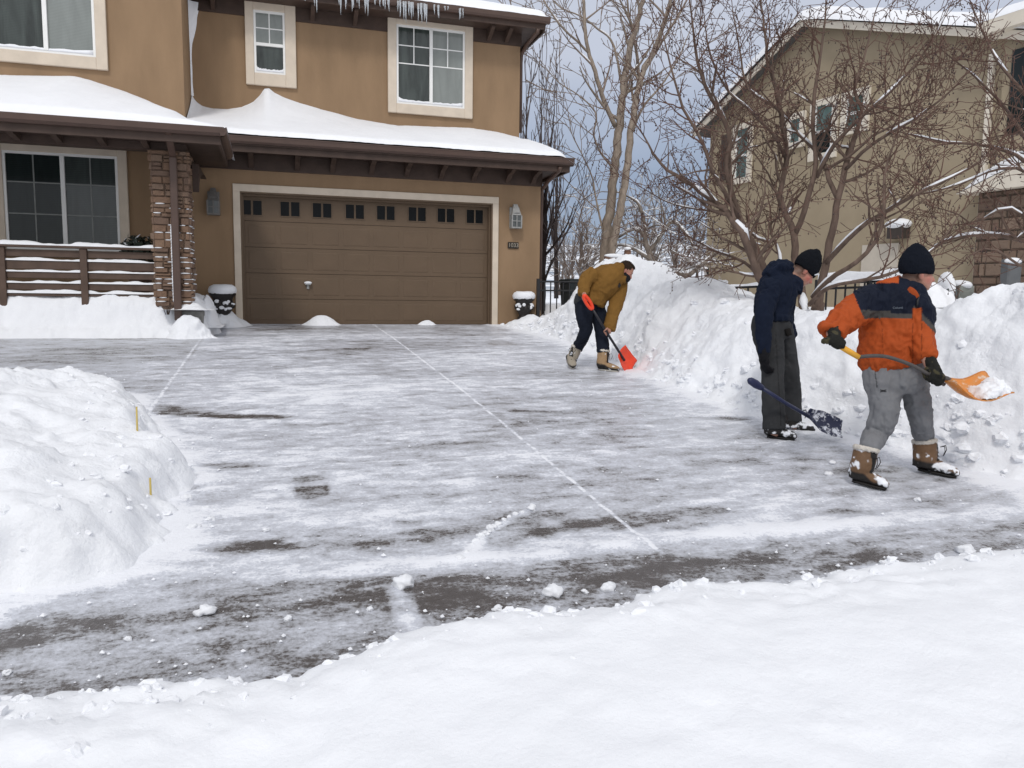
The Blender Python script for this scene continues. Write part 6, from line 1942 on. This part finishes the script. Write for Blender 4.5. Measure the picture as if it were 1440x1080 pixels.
jk = garment('jacket', per, [TOR, RA, LA], d0, .0085, .017, .09, 33, jc3, NYLON, 5, hem, (1, 1, .75))
ol = MB(); chain(ol, [(1276, 408, -.13, 13, .5), (1283, 412, -.155, 13, .4), (1290, 419, -.165, 8, .5)], d0)
ml = remesh(ol, .006, 3); finish('collar_lining', ml, NYLON, jk, np.tile(ORANGE*.8, (len(ml.vertices), 1)))
hb_ = MB(); chain(hb_, [(1258, 402, .05, 10, 1.2), (1262, 395, .05, 13, 1.2), (1268, 390, .04, 10, 1.2)], d0); ml = remesh(hb_, .006, 3); finish('hood_roll', ml, NYLON, jk, np.tile(ORANGE*1.1, (len(ml.vertices), 1)))
GREYP = np.array((.180, .184, .193))


def tc3(V, px, py):
    C = np.tile(GREYP, (len(V), 1)); C = C*(1+.08*fbm(V*10, 3, 6))[:, None]
    return sel(C, (np.abs(px-1231-(py-525)*.12) < .7)&(py < 545), GREYP*.35)


tr3 = garment('trousers', per, [RL, LL, [(1261, 510, 0, 76, .6), (1261, 522, 0, 80, .66), (1263, 538, 0, 76, .75), (1265, 554, 0, 48, .9)]], d0, .008, .014, .085, 43, tc3, CLOTH, 5, None, (1, 1, .7))
BRL = np.array((.15, .085, .045)); BLK = np.array((.016, .014, .013))
boot(per, 'boot', [(1218, 631, dl-d0, 31), (1216, 641, dl-d0, 32), (1213, 653, dl-d0, 32), (1209, 664, dl-d0+.02, 30), (1207, 672, dl-d0+.03, 28)], ((1199, 676.5), (1248, 689)), d0, (dl+.04, dl-.10), (BRL, BLK, BLK), .80, 51)
boot(per, 'boot', [(1300, 620, drr-d0, 31), (1301, 630, drr-d0, 32), (1301, 642, drr-d0, 31), (1299, 652, drr-d0, 29), (1298, 657, drr-d0, 28)], ((1291, 660.5), (1347, 672)), d0, (drr+.05, drr-.10), (BRL, BLK, BLK), .72, 52)
GLV = np.array((.016, .016, .014))


def glove(parent, c, axis, palm, rs, arm, side, seed, s=1.12, col=GLV):
    mb = MB(); grip_hand(mb, c, axis, palm, rs, side, s, .0125)
    p = np.array(palm, float); p /= np.linalg.norm(p); w = np.array(c)+p*(rs+.02)
    mb.tube([w, w+(np.array(arm)-w)*.5, np.array(arm)], [.036, .041, .050], 12)
    me = remesh(mb, .0055, 2); V = folds(me, .004, .035, seed); nn = fbm(V*26, 2, seed)
    C = np.tile(col, (len(V), 1)); C = sel(C, sstep(.18, .3, nn)*.7, np.array((.075, .066, .035))); return finish('glove', me, CLOTH, parent, C)


glove(per, hand_R, axR, -cr*.35+cu*.25-cf*.85, .017, P3((1173, 460, -.20), d0), 1, 61, 1.34)
glove(per, hand_L, axL, cu*.8-cf*.35+cr*.25, .016, P3((1302, 497, -.23), d0), -1, 62, 1.28)
# the marks: a small dark emblem on the thigh, small pale lettering on the chest
hit = surf([tr3]); EMB = basic('emblem_black', (.012, .012, .014, 1), .7); me_ = MB()
for sg in (-1, 1):
    pts = []
    for k in range(9):
        t = -1+2*k/8; h_ = hit(1242+(t*4.3), 549.8+sg*(.45+1.0*t*t)-0.0); pts.append(h_[0]+h_[1]*.003)
    me_.tube(pts, [.0035]*9, 5, flat=.4)
me_.build('emblem', EMB, tr3)
hit = surf([jk]); h_ = hit(1264, 433)
if h_:
    zx = cr*1.0; n_ = h_[1]; zx = zx-n_*(zx @ n_); zx /= np.linalg.norm(zx); zy = np.cross(n_, zx)
    M4 = Matrix(((zx[0], zy[0], n_[0], h_[0][0]+n_[0]*.006), (zx[1], zy[1], n_[1], h_[0][1]+n_[1]*.006), (zx[2], zy[2], n_[2], h_[0][2]+n_[2]*.006), (0, 0, 0, 1)))
    text_mesh('lettering', 'Columbia', .022, basic('thread_pale', (.12, .14, .17, 1), .7), jk, M4, .0008)
zp = MB(); hq = [hit(1290+dx, yy) for dx, yy in ((2, 414), (0, 424), (0, 432))]
zp.tube([h[0]+h[1]*.006 for h in hq if h], .008, 6); zp.build('zip_pull', basic('zip_black', (.01, .01, .012, 1), .5), jk, smooth=True)

# his shovel
YEL = basic('yellow_plastic', (.72, .36, .035, 1), .4, .06, 20, spec=.4); GRS = basic('grey_metal_shaft', (.065, .058, .055, 1), .5, .15, 20, spec=.4)
ORB = NT('clear_orange_plastic'); oc = ORB.coords(); ORB.l(ORB.ramp(ORB.noise(oc, 22, 4, .65), [(.40, (.80, .27, .03, 1)), (.55, (.74, .30, .07, 1)), (.66, (.80, .62, .48, 1))]), ORB.b.inputs['Base Color']); ORB.b.inputs['Roughness'].default_value = .4; ORB.b.inputs['Transmission Weight'].default_value = .25; ORB = ORB.m
sv = thing('snow_shovel', SHP[3], 'shovel with bent grey shaft, yellow grip and clear orange scoop held level', 'shovel')
C = catmull(SHP[1:], 40); MB().tube(C, .0130, 12).build('shaft', GRS, sv, smooth=True)
a_ = SHP[0]-axR/np.linalg.norm(axR)*.02
MB().tube([a_-axR*.05, a_, a_+(SHP[1]-a_)*.5, SHP[1]+(SHP[1]-a_)*.02], [.012, .019, .021, .0185], 14).build('grip', YEL, sv, smooth=True)
A = P3((1323, 533, -.30), d0); B = P3((1403, 541, -.20), d0)
bl, Pb, upb, sdb, axb = scoop('blade', sv, A, B, cu*.86-cf*.5, .18, .31, .45, .05, ORB, .12, .04, sag=.05)
MB().tube([P3((1306, 526.5, -.33), d0), A+axb*.05+upb*.004, A+axb*.13-upb*.02], [.0185, .02, .012], 10).build('socket', GRS, sv, smooth=True)
snow_load('white snow heaped on the clear orange shovel scoop', Pb, upb, .56, .99, .32, .98, .085, 71)

# ------------------------------------------------------------------ the young man in navy
gn, gf = G(1092, 617), G(1124, 607)
dn, dfr = float(gn @ cf), float(gf @ cf)+.05; d0 = .5*(dn+dfr)
NV = np.array((.006, .010, .023)); CHA = np.array((.034, .035, .037))
per = thing('person', (*(.5*(gn+gf))[:2], float(zg(gn[1]))), 'young man in navy hoodie, black beanie and charcoal trousers, looking down', 'person')
TOR = [(1106, 384, 0, 36, .9), (1101, 392, 0, 46, 1.05), (1095, 404, 0, 54, 1.1), (1091, 420, 0, 55, 1.1), (1088, 434, 0, 52, 1.1), (1087, 446, 0, 51, 1.1), (1087, 453, 0, 50, 1.1)]
RA = [(1087, 399, -.13, 28), (1081, 414, -.18, 27), (1076, 436, -.22, 24), (1074, 456, -.24, 22), (1074, 478, -.26, 20), (1075, 497, -.27, 17)]
LA = [(1104, 400, .16, 28), (1106, 425, .20, 26), (1104, 450, .20, 22), (1112, 475, .12, 18)]
RL = [(1084, 452, -.02, 50, .95), (1081, 466, -.04, 47, .95), (1083, 486, -.08, 38, .95), (1086, 515, -.10, 32, .95), (1087, 545, dn-d0, 30, .95), (1088, 575, dn-d0, 31, .95), (1088.5, 603, dn-d0, 32, .95)]
LL = [(1093, 452, .05, 40, .95), (1098, 470, .08, 36, .95), (1104, 495, .10, 31, .95), (1109, 525, .12, 28, .95), (1113, 555, dfr-d0, 26, .95), (1115, 593, dfr-d0, 26, .95)]
hc = P3((1131, 382.5, 0), d0); hf = cr*.74-cu*.64-cf*.08; hu = np.array((0, 0, 1.))*.9+cr*.55
Lf, fr = body(per, [TOR, [(1106, 392, 0, 34), (1114, 388, 0, 30), (1124, 385, 0, 30)], RA+[(1076, 505, -.27, 14)], LA, RL+[(1086, 612, dn-d0, 18)], LL+[(1113, 602, dfr-d0, 18)]], d0, (hc, hf, hu, .98), skin, flush*np.array((1.1, .9, .9)))
beanie(per, Lf, fr, 1.36, .0, (.007, .008, .011), None, H=.185, point=.035, rim=.006, seed=7)
hp = MB(); hp.box(-.02, .02, -.003, .003, -.008, .008)


def hood(mb):
    chain(mb, [(1083, 392, 0, 26, 1.6), (1092, 380, 0, 27, 1.7), (1103, 377, 0, 24, 1.7), (1112, 379, 0, 16, 1.5)], d0); chain(mb, [(1108, 404, -.02, 40, 1.0), (1113, 396, -.02, 34, 1.1), (1117, 390, -.02, 26, 1.1)], d0)
    chain(mb, [(1087, 446, 0, 55, 1.1), (1087, 454, 0, 53, 1.1)], d0)


jk2 = garment('hoodie', per, [TOR, RA, LA], d0, .0085, .015, .085, 35, lambda V, px, py: np.tile(NV, (len(V), 1))*(1+.12*fbm(V*9, 2, 3))[:, None], CLOTH, 5, hood, (1, 1, .7))
tr2 = garment('trousers', per, [RL, LL, [(1086, 450, 0, 50, 1.0), (1085, 462, 0, 53, 1.0), (1090, 480, 0, 42, 1.1)]], d0, .008, .010, .11, 45, lambda V, px, py: sel(np.tile(CHA, (len(V), 1))*(1+.12*fbm(V*12, 3, 6))[:, None], (np.abs(px-1091-(py-475)*.06) < .6)&(py > 470)&(py < 600), CHA*.55), CLOTH, 5, None, (1, 1, .6))
bl_ = MB(); chain(bl_, [(1107, 462, -.16, 9, .8), (1110, 472, -.16, 9, .8)], d0); mm = remesh(bl_, .006, 2); finish('belt_pouch', mm, CLOTH, per, np.tile(BLK*.8, (len(mm.vertices), 1)))
boot(per, 'shoe', [(1087, 601, dn-d0, 26), (1087, 606, dn-d0, 25), (1087, 610, dn-d0, 24)], ((1079, 614), (1119, 619)), d0, (dn+.04, dn-.06), (BLK, BLK, BLK), .62, 53, fur=False)
boot(per, 'shoe', [(1114, 592, dfr-d0, 22), (1114, 597, dfr-d0, 22), (1114, 601, dfr-d0, 21)], ((1107, 604.5), (1145, 609.5)), d0, (dfr+.04, dfr-.04), (BLK, BLK, BLK), .7, 54, fur=False)
mb = MB(); w = P3((1075, 498, -.27), d0); open_hand(mb, w, np.array((0, 0, -1.))+cr*.12, cr*.8+cf*.5, 1.12, .0125, 1); mb.tube([P3((1074, 488, -.265), d0), w, w+(0, 0, -.05)], [.05, .043, .036], 12)
me = remesh(mb, .0055, 2); folds(me, .003, .03, 6); finish('glove', me, CLOTH, per, np.tile(np.array((.010, .010, .012)), (len(me.vertices), 1)))
mb = MB(); w = P3((1112, 476, .12), d0); open_hand(mb, w, np.array((0, 0, -1.))+cr*.3, -cr*.6, 1.1, .0125, -1); mb.tube([P3((1109, 468, .15), d0), w], [.045, .036], 12)
me = remesh(mb, .0055, 2); finish('glove', me, CLOTH, per, np.tile(np.array((.010, .010, .012)), (len(me.vertices), 1)))
# pale woven mark on the beanie rim
hit = surf([c_ for c_ in per.children if c_.name.startswith('beanie')]); pts = [hit(x, y) for x, y in ((1145.5, 386.5), (1148, 386), (1150.5, 384.5))]
pts = [h[0]+h[1]*.003 for h in pts if h]
if len(pts) > 1: MB().tube(pts, [.007]*len(pts), 6, flat=.4).build('beanie_mark', basic('mark_white', (.6, .62, .65, 1), .8), per, smooth=True)
BLUE = basic('navy_blue_plastic', (.014, .019, .060, 1), .4, .1, 20, spec=.4)
BLUED = NT('snow_dusted_blue_plastic'); oc = BLUED.coords(); BLUED.l(BLUED.ramp(BLUED.noise(oc, 13, 5, .7), [(.53, (.012, .017, .055, 1)), (.60, (.80, .82, .87, 1))]), BLUED.b.inputs['Base Color']); BLUED.b.inputs['Roughness'].default_value = .5; BLUED = BLUED.m
sv = thing('snow_shovel', P3((1087, 556, -.32), dn), 'dark blue snow shovel with snowy blade resting on the ground by the navy hoodie', 'shovel')
g0 = P3((1052, 533.5, -.33), dn); g1 = P3((1074, 547, -.29), dn); g2 = P3((1133, 583, -.12), dn)
MB().tube([g1+(g1-g2)*.02, g1+(g2-g1)*.5+(0, 0, -.006), g2+(g2-g1)*.08], [.017, .0165, .0165], 12).build('shaft', BLUE, sv, smooth=True)
MB().tube([g0, g0+(g1-g0)*.12, g0+(g1-g0)*.5, g0+(g1-g0)*.85, g1], [.014, .030, .036, .026, .0175], 14, flat=.75).build('grip', BLUE, sv, smooth=True)
B = dep(1184, 604, dn-.05); A = g2+(g2-g1)*.02
bl, Pb, upb, sdb, axb = scoop('blade', sv, A, B, np.array((0, 0, 1.))*.50-cf*.86, .09, .20, .4, .05, BLUED, .05, .03, point=.15)


# ------------------------------------------------------------------ the man in the mustard jacket, farthest
ga, gb = G(803, 517), G(851, 522)
da, db = float(ga @ cf), float(gb @ cf); d0 = db+.03
MUS = np.array((.185, .095, .023)); DN = np.array((.010, .013, .022)); SHT = np.array((.035, .037, .040))
per = thing('person', (*(.5*(ga+gb))[:2], float(zg(gb[1]))), 'bareheaded man in a mustard brown jacket bending low over a red shovel near the garage', 'person')
TOR = [(872, 382, 0, 25, 1.2), (866, 386, 0, 35, 1.3), (857, 391, 0, 43, 1.2), (848, 398, 0, 46, 1.1), (839, 409, 0, 43, 1.05), (833, 420, 0, 39, 1.05), (830, 427, 0, 37, 1.05)]
RA = [(836, 386, -.16, 24), (827, 390, -.20, 21), (822, 399, -.22, 18), (821, 408, -.24, 16), (821, 415, -.26, 13)]
LA = [(869, 398, .05, 26), (870, 410, .02, 23), (866, 428, -.05, 20), (861, 446, -.10, 18), (858, 459, -.13, 17), (857, 465, -.14, 13)]
RL = [(826, 424, 0, 35, .95), (822, 436, -.06, 27, 1), (822, 450, -.08, 22, 1), (824, 462, -.06, 19, 1), (820, 474, .0, 17, 1), (813, 487, da-d0, 15, 1), (811, 491, da-d0, 15, 1)]
LL = [(835, 424, .06, 32, .95), (840, 438, .06, 25, 1), (844, 452, .04, 21, 1), (846, 468, .02, 18, 1), (847.5, 484, db-d0, 17, 1), (848, 495, db-d0, 18, 1)]
hc = P3((880, 381.5, -.03), d0); hf = cr*.78-cu*.56-cf*.12; hu = np.array((0, 0, 1.))*.8+cr*.62
S1 = [(826, 424, -.36), (833, 434, -.34), (853, 467, -.22), (872, 497, -.06)]
S1P = [P3(q, d0) for q in S1]
axs = S1P[3]-S1P[1]; axs /= np.linalg.norm(axs)
hl = P3((853.5, 467.5, -.215), d0); hr = P3((824, 419, -.36), d0)


def bare(mb):
    grip_hand(mb, hl, axs, cu*.5+cr*.5+cf*.2, .017, 1, 1.0, .0105)
    w = hl+(cu*.5+cr*.5)*.03; mb.tube([w, P3((857, 464, -.15), d0)], [.026, .03], 10)
    grip_hand(mb, hr, axs, -cr*.6+cu*.6-cf*.1, .018, 1, 1.0, .0105)
    w = hr+(-cr*.6+cu*.6)*.035; mb.tube([w, P3((821, 412, -.26), d0)], [.026, .03], 10)


Lf, fr = body(per, [TOR, [(866, 386, 0, 22), (873, 383, -.01, 17), (879, 382, -.02, 15)], RA, LA, RL+[(808, 500, da-d0, 12)], LL+[(848, 506, db-d0, 12)]], d0, (hc, hf, hu, .99), skin*np.array((1.05, 1, 1)), flush, bare)
hair(per, Lf, fr, .99, (.030, .020, .014), 5)


def jc1(V, px, py):
    C = np.tile(MUS, (len(V), 1))*(1+.10*fbm(V*8, 2, 3))[:, None]
    C = sel(C, (np.abs((px-853)*.75+(py-402)*.66-16) < .35)&(py < 425)&(px > 850), MUS*.6); return C


def col1(mb):
    chain(mb, [(866, 384, -.01, 26, 1.0), (872, 381, -.02, 25, 1.0), (875.5, 381, -.02, 22, 1.0)], d0); chain(mb, [(874, 392, -.06, 14, 1), (880, 394, -.10, 11, 1)], d0)
    chain(mb, [(833, 420, 0, 41, 1.06), (830.5, 427, 0, 39, 1.06)], d0); chain(mb, [(821, 409, -.24, 17), (820.5, 415, -.26, 15)], d0); chain(mb, [(858, 457, -.13, 18), (857, 465, -.14, 16)], d0)


jk1 = garment('jacket', per, [TOR, RA, LA], d0, .0095, .013, .11, 37, jc1, CLOTH, 4, col1, (1, 1, .8))
hit = surf([jk1]); h_ = hit(870.3, 401)
n_ = h_[1]; zx = cr*.7-cu*.7; zx = zx-n_*(zx @ n_); zx /= np.linalg.norm(zx); zy = np.cross(n_, zx); pm = MB()
V = [h_[0]+n_*.012+zx*a_*.032+zy*b_*.02 for a_, b_ in ((-1, -1), (1, -1), (1, 1), (-1, 1))]; V += [v-n_*.03 for v in V]
pm.add(V, [(0, 1, 2, 3), (7, 6, 5, 4), (0, 4, 5, 1), (1, 5, 6, 2), (2, 6, 7, 3), (3, 7, 4, 0)]); pm.build('badge', basic('badge_black', (.012, .012, .012, 1), .7), jk1)
nk = MB(); chain(nk, [(874, 388, -.03, 18, 1), (880, 392, -.05, 15, 1), (883.5, 396, -.06, 9, 1)], d0); mn = remesh(nk, .007, 3); finish('neck_gaiter', mn, CLOTH, per, np.tile(np.array((.012, .012, .014)), (len(mn.vertices), 1)))
st = MB(); chain(st, [(824, 414, .02, 30, .95), (824, 424, .0, 34, 1), (822, 433, -.02, 30, 1), (820, 436.5, -.03, 25, 1)], d0); mst = remesh(st, .009, 3); folds(mst, .008, .1, 8); finish('shirt_tail', mst, CLOTH, per, np.tile(SHT, (len(mst.vertices), 1)))
garment('trousers', per, [RL, LL], d0, .009, .011, .10, 47, lambda V, px, py: np.tile(DN, (len(V), 1))*(1+.2*fbm(V*9, 2, 3))[:, None], CLOTH, 4, None, (1, 1, .7))
TAN = np.array((.33, .215, .115)); TANL = np.array((.40, .35, .28)); SOLE = np.array((.48, .45, .40))
boot(per, 'boot', [(811, 488, da-d0, 15.5), (809, 494, da-d0, 15.5), (806, 501, da-d0, 15), (803.5, 507, da-d0, 15)], ((799, 506.5), (806, 519)), d0, (da+.12, da-.18), (TANL*.8, BLK*1.2, SOLE), .05, 55)
boot(per, 'boot', [(848.5, 493, db-d0, 17), (848, 501, db-d0, 16.5), (847, 509, db-d0, 16), (846.5, 515, db-d0, 15.5)], ((842, 520), (870, 523)), d0, (db+.05, db-.10), (TAN, BLK*1.2, SOLE), .0, 56)
RED = basic('red_orange_plastic', (.80, .060, .018, 1), .4, .08, 20, spec=.45); BLS = basic('dark_steel_shaft', (.014, .013, .018, 1), .4, .15, 20)
sv = thing('snow_shovel', S1P[2], 'black shafted shovel with a bright red orange scoop, held by the bending man in mustard', 'shovel')
MB().tube([S1P[1]-axs*.02, S1P[2], S1P[3], S1P[3]+axs*.12], .0165, 10).build('shaft', BLS, sv, smooth=True)
ha, hb2 = P3((821.5, 416, -.40), d0), P3((832.5, 434, -.35), d0); ud = hb2-ha; L_ = np.linalg.norm(ud); ud /= L_; sdv = np.cross(ud, cf); sdv /= np.linalg.norm(sdv)
dh = MB(); ring = [ha+ud*L_*.5+ud*(L_*.52*cos(q))+sdv*(.026*sin(q)) for q in np.linspace(0, 2*pi, 25)]
dh.tube(ring, .021, 10, cap=False); dh.build('handle', RED, sv, smooth=True)
A = S1P[3]-axs*.02; B = G(889.5, 520.5)+np.array((0, 0, .02))
bl, Pb, upb, sdb, axb = scoop('blade', sv, A, B, -cf*.85+np.array((0, 0, 1.))*.35+cr*.2, .23, .27, .3, .05, RED, .04, .02)
